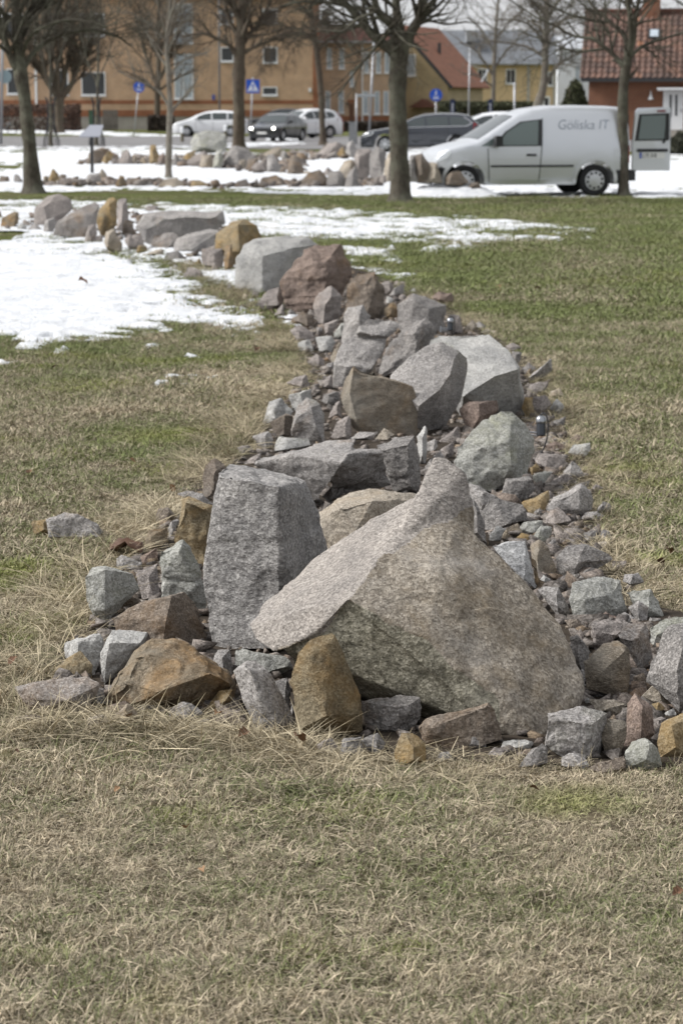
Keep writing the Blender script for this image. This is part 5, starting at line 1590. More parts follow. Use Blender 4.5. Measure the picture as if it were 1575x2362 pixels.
tree('bare_tree', 'large bare tree with forking limbs in the middle, nearest of the lawn trees', (923, 468),
     [(923, 471, 46), (922, 400, 41), (919, 300, 40), (917, 210, 39), (918, 150, 42), (920, 105, 48), (922, 80, 40)],
     [[(915, 120, 30), (892, 105, 24), (860, 75, 20), (830, 45, 19), (800, 15, 17), (775, -10, 14), (720, -60, 10), (640, -120, 7)], [(918, 90, 22), (905, 60, 20), (880, 30, 18), (865, 0, 17), (855, -60, 14), (830, -200, 8)],
      [(924, 85, 24), (916, 40, 22), (912, 0, 20), (908, -80, 15), (900, -220, 8)], [(928, 110, 26), (950, 70, 24), (968, 40, 22), (975, 0, 20), (985, -60, 15), (1010, -200, 8)], [(966, 45, 14), (985, 25, 12), (1002, 0, 10), (1030, -60, 7)],
      [(795, 12, 10), (740, 6, 8), (690, 4, 6), (640, 18, 4)], [(930, 70, 12), (900, 40, 9), (850, 44, 7), (800, 50, 5), (740, 48, 4)], [(960, 60, 9), (990, 48, 7), (1030, 55, 5), (1075, 50, 4)], [(980, 0, 10), (1030, -20, 7), (1090, -10, 5)]],
     BARK, LV, 2, LAWNT, up=.1)
tree('bare_tree', 'bare tree standing in front of the rear of the van', (1438, 452),
     [(1438, 455, 25), (1437, 400, 24), (1436, 320, 24), (1435, 250, 24), (1437, 200, 22), (1444, 150, 24), (1447, 130, 20)],
     [[(1442, 150, 16), (1425, 135, 13), (1400, 110, 10), (1370, 90, 9), (1340, 88, 7), (1310, 78, 6), (1270, 55, 5), (1220, 30, 4), (1160, -10, 3)], [(1444, 140, 14), (1438, 90, 12), (1420, 65, 10), (1385, 35, 8), (1360, 0, 7), (1330, -70, 5)],
      [(1448, 130, 15), (1455, 70, 14), (1452, 20, 12), (1448, -30, 10), (1440, -140, 6)], [(1450, 125, 14), (1464, 60, 12), (1472, 0, 10), (1485, -80, 7), (1510, -200, 4)], [(1452, 135, 9), (1470, 115, 8), (1500, 98, 7), (1540, 85, 6), (1590, 72, 5), (1640, 60, 3)], [(1470, 10, 6), (1520, -10, 5), (1580, 12, 4)], [(1400, 50, 6), (1340, 40, 5), (1280, 20, 4), (1230, -20, 3)]],
     BARK, LV, 3, LAWNT, up=.12)
tree('young_tree', 'slim young bare tree with pale bark among the far rows of stones', (389, 412),
     [(389, 415, 15), (390, 350, 14), (392, 280, 14), (393, 240, 13), (388, 160, 11), (384, 90, 9), (392, 20, 7), (396, -60, 5)],
     [[(394, 262, 8), (410, 240, 6), (435, 215, 5), (455, 180, 4)], [(390, 245, 7), (372, 220, 6), (345, 200, 5), (310, 185, 4), (270, 165, 3)], [(388, 180, 6), (410, 150, 5), (440, 130, 4), (480, 120, 3)], [(386, 150, 6), (360, 120, 5), (340, 70, 4)], [(387, 120, 5), (410, 70, 4), (450, 30, 3)], [(386, 100, 5), (350, 60, 4), (300, 30, 3)]],
     BARK3, [(6, .62, 50, 20), (6.5, .58, 46, 9), (7, .55, 44, 7)], 4, LAWNT, up=.3)
tree('bare_tree', 'bare tree beside the crossing sign with a mossy yellow foot', (551, 345),
     [(551, 347, 30), (551, 300, 27), (550, 220, 27), (552, 150, 27), (556, 60, 22), (560, -20, 18), (566, -140, 12)],
     [[(556, 125, 13), (580, 112, 9), (620, 95, 7), (660, 80, 5), (700, 78, 4)], [(554, 110, 14), (575, 80, 11), (600, 50, 9), (620, 10, 7), (640, -60, 5)], [(552, 140, 13), (535, 110, 11), (505, 90, 9), (465, 78, 7), (420, 85, 5)], [(556, 50, 12), (530, 10, 9), (500, -40, 7)], [(558, 20, 12), (600, -20, 9), (660, -50, 6)]],
     BARK2, LV, 5, LAWNT, up=.1, rmin=.006)
tree('bare_tree', 'thin bare tree with a curved trunk in front of the orange wing', (746, 335),
     [(746, 337, 17), (744, 300, 14), (741, 240, 14), (736, 170, 14), (728, 100, 14), (722, 60, 11), (715, 0, 9), (708, -80, 6)],
     [[(728, 100, 9), (700, 80, 7), (660, 75, 5), (620, 95, 4), (600, 120, 3)], [(732, 120, 8), (760, 90, 6), (800, 95, 4), (835, 130, 3)], [(724, 70, 8), (750, 40, 6), (790, 20, 4)], [(718, 40, 8), (690, 10, 6), (650, -10, 4)], [(722, 60, 7), (760, 70, 5), (800, 60, 3)]],
     BARK2, LV, 6, LAWNT, up=-.02, droop=.12, rmin=.007)
FART = 'bare street trees along the road'
tree('street_tree', 'old many-stemmed bare tree behind the hedge at left', (138, 307),
     [(138, 309, 24), (137, 280, 20), (136, 245, 24), (134, 225, 30)],
     [[(134, 228, 14), (112, 190, 11), (96, 140, 9), (86, 80, 7), (74, 0, 5), (66, -60, 4)], [(134, 225, 13), (122, 170, 11), (116, 110, 9), (110, 40, 7), (106, -40, 5)], [(136, 225, 13), (134, 160, 11), (138, 90, 9), (140, 10, 7), (142, -60, 5)], [(138, 228, 13), (150, 180, 11), (160, 120, 9), (168, 50, 7), (174, -40, 5)], [(140, 230, 13), (166, 195, 11), (182, 140, 9), (192, 80, 7), (204, 0, 5)], [(136, 226, 11), (102, 180, 8), (76, 130, 6), (60, 70, 5)], [(140, 228, 11), (172, 180, 8), (196, 120, 6), (216, 50, 5)]],
     BARK2, [(3.8, .55, 34, 24), (4, .52, 38, 9), (4, .5, 38, 7)], 7, FART, up=.35, rmin=.009)
tree('street_tree', 'bare tree in front of the tall curtained window', (363, 302),
     [(363, 303, 17), (363, 260, 14), (364, 200, 13), (366, 140, 11), (366, 60, 9), (368, -40, 6)],
     [[(364, 200, 8), (345, 150, 6), (325, 90, 5), (310, 20, 3)], [(365, 190, 8), (390, 140, 6), (410, 80, 5), (430, 10, 3)], [(366, 140, 7), (340, 80, 5), (320, 10, 4)], [(366, 130, 7), (400, 60, 5), (425, -20, 4)], [(364, 215, 7), (330, 185, 5), (290, 165, 3)], [(364, 210, 7), (410, 180, 5), (450, 160, 3)]],
     BARK2, [(4, .58, 46, 24), (4, .52, 44, 9), (4, .5, 42, 7)], 8, FART, up=.1, rmin=.009)
tree('street_tree', 'young guarded tree left of the information board', (118, 338), [(118, 339, 9), (118, 280, 7), (117, 200, 6), (116, 120, 5), (114, 30, 4), (114, -50, 3)],
     [[(117, 200, 4), (100, 150, 3), (85, 90, 3), (75, 10, 2)], [(117, 190, 4), (140, 130, 3), (155, 60, 3), (165, -20, 2)], [(116, 130, 4), (100, 60, 3), (90, -20, 2)]], BARK, [(4, .55, 40, 14), (4, .5, 40, 7)], 9, FART, up=.3, rmin=.007)
tree('street_tree', 'young guarded tree behind the information board', (223, 336), [(223, 337, 9), (224, 280, 7), (226, 200, 6), (228, 120, 5), (232, 30, 4), (234, -50, 3)],
     [[(226, 200, 4), (205, 150, 3), (190, 90, 3), (180, 10, 2)], [(226, 190, 4), (250, 130, 3), (268, 60, 3), (280, -20, 2)], [(229, 130, 4), (215, 60, 3), (208, -20, 2)]], BARK, [(4, .55, 40, 14), (4, .5, 40, 7)], 10, FART, up=.3, rmin=.007)
tree('street_tree', 'crooked pale bare tree in front of the yellow house', (1232, 300),
     [(1232, 302, 25), (1238, 250, 22), (1250, 210, 19), (1256, 160, 17), (1258, 100, 15), (1260, 40, 13), (1262, -60, 9)],
     [[(1262, 190, 8), (1285, 150, 7), (1315, 132, 5), (1345, 118, 4)], [(1258, 110, 9), (1235, 70, 7), (1200, 50, 5), (1150, 45, 4)], [(1259, 80, 9), (1290, 50, 7), (1330, 40, 5), (1370, 45, 3)], [(1256, 130, 8), (1220, 110, 6), (1180, 100, 4), (1130, 95, 3)], [(1260, 50, 8), (1290, 0, 6), (1330, -40, 4)], [(1260, 40, 8), (1225, 0, 6), (1180, -30, 4)]],
     BARK3, LV, 11, FART, up=.05, D=118, rmin=.006)
tree('street_tree', 'bare tree between the yellow brick house and the yellow house', (1135, 300),
     [(1135, 302, 12), (1137, 250, 10), (1138, 180, 10), (1140, 120, 9), (1144, 60, 7), (1150, -20, 5)],
     [[(1138, 180, 6), (1115, 140, 5), (1090, 110, 4), (1060, 100, 3)], [(1139, 160, 6), (1165, 120, 5), (1195, 90, 4)], [(1140, 120, 6), (1110, 70, 5), (1080, 40, 3)], [(1142, 90, 6), (1175, 50, 4), (1210, 20, 3)], [(1138, 200, 5), (1100, 175, 4), (1070, 170, 3)]],
     BARK3, [(2.6, .55, 44, 16), (2.6, .5, 42, 7), (2.4, .5, 40, 4)], 12, FART, up=.1, D=150, rmin=.009)

# ================================================================== buildings
BR_ORANGE = brickmat('orange_brick', (.58, .39, .255), (.52, .335, .21), (.48, .37, .27))
BR_WING = brickmat('apricot_brick', (.56, .385, .265), (.50, .335, .225), (.46, .37, .29))
BR_RED = brickmat('red_brown_brick', (.25, .105, .06), (.205, .082, .048), (.22, .15, .11))
BR_BAND = brickmat('red_band_brick', (.33, .13, .07), (.28, .105, .055), (.28, .16, .1))
BR_YEL = brickmat('yellow_brick', (.48, .385, .23), (.42, .33, .19), (.40, .34, .24))
RENDER_Y = flat('yellow_render', (.60, .455, .27), .9, var=.08, scale=.8)
RENDER_W = flat('white_render', (.74, .77, .82), .9, var=.05, scale=.8)
CONC = flat('pale_plinth', (.34, .315, .28), .9, var=.12, scale=1.2)
WFRAME = flat('white_paint', (.78, .79, .80), .5)
DGLASS = flat('dark_window_glass', (.035, .038, .04), .08, spec=.6)
CGLASS = flat('curtained_glass', (.42, .47, .52), .2, spec=.5, var=.12, scale=3)
ROOF_G = flat('grey_roof', (.14, .15, .165), .8, var=.15, scale=1.5)
ROOF_B = flat('brown_red_roof', (.155, .07, .05), .85, var=.25, scale=2.5)
ROOF_R = flat('red_tiles', (.27, .12, .075), .85, var=.2, scale=2.0)
DARKM = flat('dark_trim', (.03, .03, .032), .6)
GREYM = flat('grey_metal', (.33, .34, .36), .5, metal=.3)
BROWNW = flat('brown_door', (.14, .06, .03), .6)
BLACKM = flat('black_metal', (.018, .018, .02), .45)
def wx(px, D): return (px - PW / 2) / FPX * D / math.cos(PITCH) * .993
def X_(px, D): return at(px, HORIZ, D).x
def Z_(py, D): return at(PW / 2, py, D).z
def window(root, x0, x1, z0, z1, y, pane=DGLASS, fr=.09, cross=False, sill=True):
    """frame standing a little proud of the wall at y, pane set back inside it"""
    mb = MB()
    t = .05
    mb.box(x0, y - t, z0, x0 + fr, y + .05, z1); mb.box(x1 - fr, y - t, z0, x1, y + .05, z1)
    mb.box(x0 + fr, y - t, z0, x1 - fr, y + .05, z0 + fr); mb.box(x0 + fr, y - t, z1 - fr, x1 - fr, y + .05, z1)
    if cross:
        xm = (x0 + x1) / 2
        mb.box(xm - fr * .35, y - t, z0 + fr, xm + fr * .35, y + .05, z1 - fr)
    w = mb.build('window', WFRAME, root)
    p = MB()
    p.box(x0 + fr, y - .02, z0 + fr, x1 - fr, y + .03, z1 - fr)
    p.build('pane', pane, w)
    if sill:
        s = MB(); s.box(x0 - .06, y - .14, z0 - .09, x1 + .06, y + .02, z0 - .004); s.build('sill', WFRAME, w)
    return w
def local(root, px, py, D): return X_(px, D) - root.location.x, Z_(py, D)
def box_part(root, name, mat, px0, px1, py0, py1, D, y0=0., y1=8.):
    mb = MB()
    mb.box(X_(px0, D) - root.location.x, y0, Z_(py0, D), X_(px1, D) - root.location.x, y1, Z_(py1, D))
    return mb.build(name, mat, root)
def win_px(root, px0, px1, py0, py1, D, **k):
    return window(root, X_(px0, D) - root.location.x, X_(px1, D) - root.location.x, Z_(py1, D), Z_(py0, D), k.pop('y', 0.), **k)

# long orange brick building at the left
D1 = 195.
b1 = thing('brick_building', 'long orange brick building with white windows behind the road at left', 'building', (X_(250, D1), D1, 0))
zg = 0.
box_part(b1, 'plinth', CONC, -420, 722, 268.5, 320, D1, .03, 12)
box_part(b1, 'brick_band', BR_BAND, -420, 722, 254, 268.5, D1, -.02, 12)
box_part(b1, 'wall', BR_ORANGE, -420, 722, 240, 254, D1, 0, 12)
box_part(b1, 'brick_band', BR_BAND, -420, 722, 231, 240, D1, -.02, 12)
box_part(b1, 'wall', BR_ORANGE, -420, 722, -6, 231, D1, 0, 12)
box_part(b1, 'corner_strip', BR_BAND, 722, 734, -6, 320, D1, -.06, 12)
mb = MB()
x0, x1 = X_(-430, D1) - b1.location.x, X_(740, D1) - b1.location.x
z0, z1 = Z_(-6, D1), Z_(-120, D1)
mb.add([(x0, -.7, z0 - .1), (x1, -.7, z0 - .1), (x1 - .5, 6, z1), (x0, 6, z1), (x0, 12.7, z0 - .1), (x1, 12.7, z0 - .1)], [(0, 1, 2, 3), (3, 2, 5, 4), (0, 4, 5, 1), (1, 5, 2), (0, 3, 4)])
mb.build('roof', ROOF_B, b1)
for a in ((18, 58, 158, 217, {}), (120, 160, 160, 219, {}), (189, 245, 166, 220, {}), (403, 447, 124, 228, dict(pane=CGLASS, cross=True)), (510, 540, 108, 142, {}), (607, 641, 108, 145, {}), (605, 640, 200, 220, {}),
          (403, 447, 8, 100, dict(pane=CGLASS, cross=True)), (-80, -25, 166, 220, {}), (189, 245, 30, 84, {}), (18, 58, 30, 84, {}), (120, 160, 30, 84, {}), (607, 641, 20, 56, {}), (510, 540, 20, 56, {})):
    win_px(b1, a[0], a[1], a[2], a[3], D1, **a[4])
for px in (85,):
    box_part(b1, 'downpipe', WFRAME, px - 2.5, px + 2.5, -4, 242, D1, -.16, -.03)
box_part(b1, 'wall_box', WFRAME, 712, 718, 203, 212, D1, -.2, .02)
box_part(b1, 'house_number', flat('blue_enamel', (.05, .09, .38), .4), 490, 496, 218, 230, D1, -.05, .01)

# apricot wing
D2 = 200.
b2 = thing('brick_wing', 'apricot brick wing with rows of narrow white windows and a red roof', 'building', (X_(890, D2), D2, 0))
box_part(b2, 'wall', BR_WING, 735, 926, 98, 268, D2, 0, 9)
box_part(b2, 'brick_band', BR_BAND, 735, 926, 268, 322, D2, -.02, 9)
mb = MB()
x0, x1 = X_(730, D2) - b2.location.x, X_(932, D2) - b2.location.x
ze, zr = Z_(98, D2), Z_(50, D2)
mb.add([(x0, -.55, ze - .05), (x1, -.55, ze - .05), (x1 - 4.0, 4.5, zr), (x0, 4.5, zr), (x0, 9.5, ze - .05), (x1, 9.5, ze - .05)], [(0, 1, 2, 3), (3, 2, 5, 4), (0, 4, 5, 1), (1, 5, 2), (0, 3, 4)])
mb.build('roof', flat('dull_red_roof', (.17, .075, .055), .85, var=.22, scale=2.2), b2)
box_part(b2, 'gutter', GREYM, 732, 930, 95, 99, D2, -.7, -.56)
for px in (753.5, 782, 839, 866, 886):
    win_px(b2, px, px + 12.5, 110 if px < 800 else 120, 158 if px < 800 else 168, D2, pane=CGLASS, fr=.07)
for px in (750, 780.5, 837, 863, 884):
    win_px(b2, px, px + 12.5, 210, 260 if px < 800 else 263, D2, pane=CGLASS, fr=.07)
win_px(b2, 807, 816, 165, 199, D2, pane=CGLASS, fr=.06)
box_part(b2, 'door', BROWNW, 805, 816, 240, 300, D2, -.03, .02)
box_part(b2, 'door_surround', BR_BAND, 802, 819, 230, 239.5, D2, -.06, .02)
box_part(b2, 'wall_lamp', DARKM, 800, 803, 236, 242, D2, -.25, -.02)
box_part(b2, 'downpipe', WFRAME, 834, 837, 100, 281, D2, -.16, -.03)
box_part(b2, 'chimney', flat('grey_chimney', (.16, .16, .17), .8, var=.2), 803, 817, 44, 80, D2, 2.5, 3.3)
box_part(b2, 'chimney', flat('grey_chimney', (.13, .13, .14), .8, var=.2), 741, 758, 20, 70, D2, 3, 4.2)
# yellow brick gable house, turned a little
D3 = 204.
b3 = thing('brick_house', 'yellow brick house with a steep orange-red roof behind the big tree', 'house', (X_(920, D3), D3, 0), math.radians(-20))
hw, dp = 4.25, 10.
ze, zr, zb = Z_(190, D3), Z_(60, D3), 0.
mb = MB()
mb.poly([(-hw, 0, zb), (hw, 0, zb), (hw, 0, ze), (0, 0, zr - .1), (-hw, 0, ze)], (0, dp, 0))
mb.build('wall', BR_YEL, b3)
for s in (-1, 1):
    mb = MB()
    nx, nz = (zr - ze), hw
    l_ = math.hypot(nx, nz)
    off = Vector((s * nx / l_ * .16, 0, nz / l_ * .16))
    e = Vector((s * (hw + .45), -.35, ze - .45 * (zr - ze) / hw)); r = Vector((0, -.35, zr))
    mb.poly([e + off * .05, r + off * .05, r + off, e + off], (0, dp + .7, 0))
    rf = mb.build('roof', ROOF_R, b3)
    m2 = MB()
    m2.poly([e - off * .8, r - off * .8, r + off * .9, e + off * .9], (0, -.06, 0))
    m2.build('bargeboard', DARKM, rf)
rv = MB(); rv.tube([(2.2, 4, ze + 2.2), (2.2, 4, ze + 3.3)], .14, 8); rv.build('roof_vent', DARKM, b3)
window(b3, -.55 + 1.1, .35 + 1.1, Z_(175, D3), Z_(125, D3), 0, pane=CGLASS)
mb = MB(); mb.poly([(1.2, -1.2, Z_(248, D3)), (3.6, -1.2, Z_(248, D3)), (2.4, -1.2, Z_(228, D3))], (0, 1.2, 0)); mb.build('porch', ROOF_B, b3)

# yellow rendered house
D4 = 230.
b4 = thing('rendered_house', 'yellow rendered house with grey pilasters and a grey roof', 'house', (X_(1160, D4), D4, 0))
box_part(b4, 'wall', RENDER_Y, 1040, 1281, 147, 330, D4, 0, 9)
for px in (1217, 1277):
    box_part(b4, 'pilaster', flat('grey_pilaster', (.42, .40, .36), .8), px - 3, px + 3.5, 150, 330, D4, -.06, .02)
mb = MB()
x0, x1 = X_(1000, D4) - b4.location.x, X_(1284, D4) - b4.location.x
ze, zr = Z_(148, D4), Z_(66, D4)
mb.add([(x0, -.5, ze), (x1, -.5, ze), (x1, 4.5, zr), (x0, 4.5, zr), (x0, 9.5, ze), (x1, 9.5, ze)], [(0, 1, 2, 3), (3, 2, 5, 4), (0, 4, 5, 1), (1, 5, 2), (0, 3, 4)])
mb.build('roof', ROOF_G, b4)
box_part(b4, 'gutter', GREYM, 1040, 1284, 146, 149.5, D4, -.66, -.51)
win_px(b4, 1165, 1188, 159, 193, D4, pane=DGLASS, cross=True)
win_px(b4, 1251, 1268, 222, 252, D4, fr=.16)
win_px(b4, 1100, 1122, 159, 193, D4, pane=DGLASS, cross=True)
win_px(b4, 1262, 1274, 165, 198, D4, pane=DGLASS)
mb = MB(); mb.box(X_(1075, D4) - b4.location.x, 1.0, Z_(95, D4), X_(1092, D4) - b4.location.x, 3, Z_(72, D4)); mb.build('roof_hatch', flat('hatch', (.3, .31, .33), .5), b4)

# white house glimpsed between
D5 = 242.
b5 = thing('rendered_house', 'white house seen in the gap between the yellow house and the red brick house', 'house', (X_(1330, D5), D5, 0))
box_part(b5, 'wall', RENDER_W, 1284, 1400, 112, 330, D5, 0, 8)
mb = MB()
x0, x1 = X_(1282, D5) - b5.location.x, X_(1404, D5) - b5.location.x
mb.add([(x0, -.4, Z_(112, D5)), (x1, -.4, Z_(112, D5)), (x1, 4, Z_(80, D5)), (x0, 4, Z_(80, D5)), (x0, 8.4, Z_(112, D5)), (x1, 8.4, Z_(112, D5))], [(0, 1, 2, 3), (3, 2, 5, 4), (0, 4, 5, 1), (1, 5, 2), (0, 3, 4)])
mb.build('roof', flat('pale_grey_roof', (.45, .47, .5), .7), b5)
win_px(b5, 1322, 1338, 150, 190, D5, pane=CGLASS)

# red brick house with a big tiled roof
D6 = 133.
b6 = thing('brick_house', 'red-brown brick house with a large tiled roof and white front door at right', 'house', (X_(1356, D6), D6, 0), math.radians(-9))
LEN = 13.0
ze, zr = Z_(176, D6), Z_(20, D6)
mb = MB(); mb.box(0, 0, 0, LEN, 7.6, ze + .05); w6 = mb.build('wall', BR_RED, b6)
mb = MB(); mb.poly([(0, .3, ze - .1), (0, 7.3, ze - .1), (0, 3.8, zr - .25)], (.25, 0, 0)); mb.build('gable_wall', BR_RED, b6)
rise, run = zr - ze + .12, 3.8 + .55
sl = math.hypot(rise, run)
mb = MB()
mb.add([(-.45, -.55, ze - .12), (LEN + .4, -.55, ze - .12), (LEN + .4, 3.8, zr), (-.45, 3.8, zr), (-.45, 8.15, ze - .12), (LEN + .4, 8.15, ze - .12)], [(0, 1, 2, 3), (3, 2, 5, 4), (0, 4, 5, 1), (1, 5, 2), (0, 3, 4)])
roof6 = mb.build('roof', flat('brown_under_tiles', (.07, .035, .025), .9), b6)
# every tile a piece: a shallow wave with a thick lower lip
tw, tl = .33, .44
tm_v, tm_f = [], []
for j, yy in enumerate((0, tl * 1.1)):
    for i in range(5):
        u = i / 4
        tm_v.append((u * tw * 1.02, yy, .045 * math.sin(u * math.pi * 2) + (.055 if j == 0 else .015)))
for i in range(5):
    tm_v.append((tm_v[i][0], 0, tm_v[i][2] - .04))
for i in range(4):
    tm_f += [(i, i + 1, i + 6, i + 5), (10 + i, 11 + i, i + 1, i)]
def tilemat():
    m, n, l, b = M('weathered_roof_tile')
    oi = n.new('ShaderNodeObjectInfo')
    r = ramp(n, [(0, (.075, .048, .040)), (.35, (.115, .068, .053)), (.7, (.145, .082, .062)), (.95, (.17, .095, .068)), (1, (.26, .12, .065))])
    l.new(oi.outputs['Random'], r.inputs[0])
    tc = n.new('ShaderNodeTexCoord')
    z = noise_n(n, l, tc.outputs['Object'], 9, 4, .6)
    rz = ramp(n, [(.3, (.7, .7, .7)), (.7, (1.25, 1.25, 1.25))])
    l.new(z.outputs['Fac'], rz.inputs[0])
    l.new(mix(n, l, 1.0, r.outputs[0], rz.outputs[0], 'MULTIPLY'), b.inputs['Base Color'])
    b.inputs['Roughness'].default_value = .85
    return m
TILEM = tilemat()
tme = bpy.data.meshes.new('roof_tile'); tme.from_pydata(tm_v, [], tm_f); tme.materials.append(TILEM); tme.update()
ang = math.atan2(rise, run)
rt_ = random.Random(5)
tile0 = None
nrow = int(sl / tl)
ncol_all = int((LEN + .85) / tw)
NC = 19
rest = MB()
for row in range(nrow):
    for c_ in range(ncol_all):
        s0 = row * tl
        jit = rt_.uniform(-.012, .012)
        pos = Vector((-.45 + c_ * tw, -.55 + s0 * math.cos(ang) + 0, ze - .12 + s0 * math.sin(ang)))
        nrm = Vector((0, -math.sin(ang), math.cos(ang)))
        pos += nrm * (.012 + jit * .4)
        rot = Matrix.Rotation(ang + rt_.uniform(-.015, .015), 4, 'X') @ Matrix.Rotation(rt_.uniform(-.012, .012), 4, 'Z')
        if c_ < NC:
            o = bpy.data.objects.new('roof_tile', tme) if tile0 is None else tile0.copy()
            tile0 = tile0 or o
            COL.objects.link(o)
            o.parent = roof6
            o.matrix_local = Matrix.Translation(pos) @ rot
        else:
            rest.add([(Matrix.Translation(pos) @ rot) @ Vector(v) for v in tm_v], tm_f)
ro = rest.build('tile_field', TILEM, roof6, fix=False)
ro['kind'] = 'stuff'
rg = MB(); rg.tube([(-.5, 3.8, zr + .02), (LEN + .4, 3.8, zr + .02)], .13, 8); rg.build('ridge_tiles', flat('ridge', (.13, .06, .042), .85), roof6)
ch = MB(); cx = (X_(1487, D6) - X_(1356, D6)) * 1.02
ch.box(cx - .45, 3.3, zr - .6, cx + .5, 4.3, zr + 1.5); ch.build('chimney', BR_RED, roof6)
# skylight on the slope
def on_slope(u, s, h): return Vector((u, -.55 + s * math.cos(ang) - h * math.sin(ang), ze - .12 + s * math.sin(ang) + h * math.cos(ang)))
us = (X_(1499, D6) - X_(1356, D6)) * 1.01
ss = (Z_(77, D6) - ze) / math.sin(ang) + .1
mb = MB()
mb.poly([on_slope(us - .32, ss - .38, .16), on_slope(us + .32, ss - .38, .16), on_slope(us + .32, ss + .38, .16), on_slope(us - .32, ss + .38, .16)], tuple(Vector((0, math.sin(ang), -math.cos(ang))) * .2))
sk = mb.build('skylight', DARKM, roof6)
mb = MB()
mb.poly([on_slope(us - .22, ss - .28, .175), on_slope(us + .22, ss - .28, .175), on_slope(us + .22, ss + .28, .175), on_slope(us - .22, ss + .28, .175)], tuple(Vector((0, math.sin(ang), -math.cos(ang))) * .03))
mb.build('pane', CGLASS, sk)
# eaves board, door, canopy, wall lamp, steps
mb = MB(); mb.box(-.4, -.62, ze - .30, LEN + .4, -.52, ze - .10); mb.build('eaves_board', DARKM, b6)
dx0, dx1 = (X_(1525, D6) - X_(1356, D6)) * 1.01, (X_(1570, D6) - X_(1356, D6)) * 1.015
zd0, zd1 = Z_(299, D6), Z_(210, D6)
mb = MB(); mb.box(dx0, -.09, zd0, dx1, .03, zd1); dr = mb.build('door', WFRAME, b6)
for k in (.36, .64):
    mb = MB(); mx = dx0 + (dx1 - dx0) * k; mb.box(mx - .05 - (.0), -.115, zd0 + .75, mx + .06, -.08, zd1 - .2); mb.build('pane', DGLASS, dr)
mb = MB(); mb.box(dx1 - .16, -.14, zd0 + .95, dx1 - .1, -.085, zd0 + 1.1); mb.build('handle', GREYM, dr)
mb = MB(); mb.box(dx0 - .32, -.9, zd1 + .08, dx1 + .5, .02, zd1 + .17); mb.box(dx0 - .3, -.88, zd1 + .02, dx1 + .48, -.8, zd1 + .08); mb.build('canopy', WFRAME, b6)
for k in range(3):
    mb = MB(); mb.box(dx0 - .2, -.35 - .3 * (3 - k), -.02, dx1 + .2, -.02, zd0 - .17 * (2 - k) - .01); mb.build('step', CONC, b6)
lx = (X_(1497, D6) - X_(1356, D6)) * 1.01
mb = MB(); mb.lathe([(.02, .45), (.03, .3), (.1, .1), (.16, 0), (.03, -.04)], (lx, -.16, Z_(229, D6)), 'z', 12); mb.box(lx - .03, -.16, Z_(229, D6) + .35, lx + .03, .0, Z_(229, D6) + .4); mb.build('wall_lamp', WFRAME, b6)
for k in (0, 1):
    window(b6, 5.6 + k * 3, 6.9 + k * 3, 1.6, 3.0, 0)

# hedges and shrubs
def hedge(name, label, cat, px0, px1, py0, D, depth, n, col, seed, shape='box', leaf=.11, group=None):
    rr = np.random.RandomState(seed)
    x0, x1, h = X_(px0, D), X_(px1, D), Z_(py0, D)
    cx = (x0 + x1) / 2
    root = thing(name, label, cat, (cx, D, 0), 0, group)
    w = (x1 - x0) / 2
    pts = []
    while len(pts) < n:
        u, v, q = rr.uniform(-1, 1), rr.uniform(-1, 1), rr.uniform(0, 1)
        if shape == 'box':
            r = max(abs(u) ** 8, abs(v) ** 6, q ** 8)
            if r < rr.uniform(.0, .25): continue
            top = 1 + .10 * vn(np.array([[u * w * .9, v, seed]]), seed)[0]
            if q > top: continue
        else:
            lim = 1 - q ** 3.2
            lump = .2 * vn(np.array([[u * 2.5, v * 2.5, q * 4 + seed]]), seed)[0]
            rd = math.hypot(u, v)
            if rd > lim + lump or rd < (lim + lump) * .45: continue
        pts.append((u * w, v * depth / 2, q * h))
    P = np.array(pts)
    d1 = rr.normal(size=(n, 3)); d1 /= np.linalg.norm(d1, axis=1)[:, None]
    d2 = np.cross(d1, rr.normal(size=(n, 3))); d2 /= np.linalg.norm(d2, axis=1)[:, None]
    s = leaf * rr.uniform(.5, 1.3, (n, 1))
    V = np.stack([P - d1 * s, P + d2 * s * .45, P + d1 * s, P - d2 * s * .45], 1).reshape(-1, 3)
    F = np.arange(4 * n).reshape(-1, 4)
    m, nn, l, b = M(name + '_leaves')
    g = nn.new('ShaderNodeNewGeometry')
    r = ramp(nn, [(0, tuple(c * .45 for c in col)), (.6, col), (1, tuple(min(1, c * 1.8) for c in col))])
    l.new(g.outputs['Random Per Island'], r.inputs[0])
    l.new(r.outputs[0], b.inputs['Base Color'])
    b.inputs['Roughness'].default_value = .9
    npmesh('foliage', V, F, m, root, smooth=False)
    mb = MB()
    for k in range(max(3, int(w * 2 * 1.2))):
        x, y = rr.uniform(-w * .9, w * .9) * (1 if shape == 'box' else .15), rr.uniform(-.3, .3) * depth
        mb.tube([(x, y, 0), (x + rr.normal(0, .08), y, h * .4), (x + rr.normal(0, .15), y + rr.normal(0, .1), h * .85)], [.03, .022, .01], 5)
    mb.build('stems', BARK2, root)
    return root
hedge('hedge', 'brown leafless hedge in front of the orange building at far left', 'hedge', -90, 186, 240, 186, 1.6, 9000, (.10, .06, .045), 1)
hedge('hedge', 'dark hedge in front of the apricot wing', 'hedge', 752, 912, 280, 180, 1.5, 7000, (.055, .042, .034), 2)
hedge('hedge', 'dark low hedge under the tall curtained window', 'hedge', 342, 402, 266, 183, 1.2, 3000, (.05, .038, .03), 3)
hedge('hedge', 'green-brown hedge behind the dark estate car', 'hedge', 1012, 1235, 234, 128, 1.5, 9000, (.055, .06, .028), 4)
hedge('conifer', 'bushy dark green conifer at the corner of the red brick house', 'shrub', 1288, 1358, 178, 126, 1.8, 8000, (.05, .055, .024), 5, 'cone', .13)
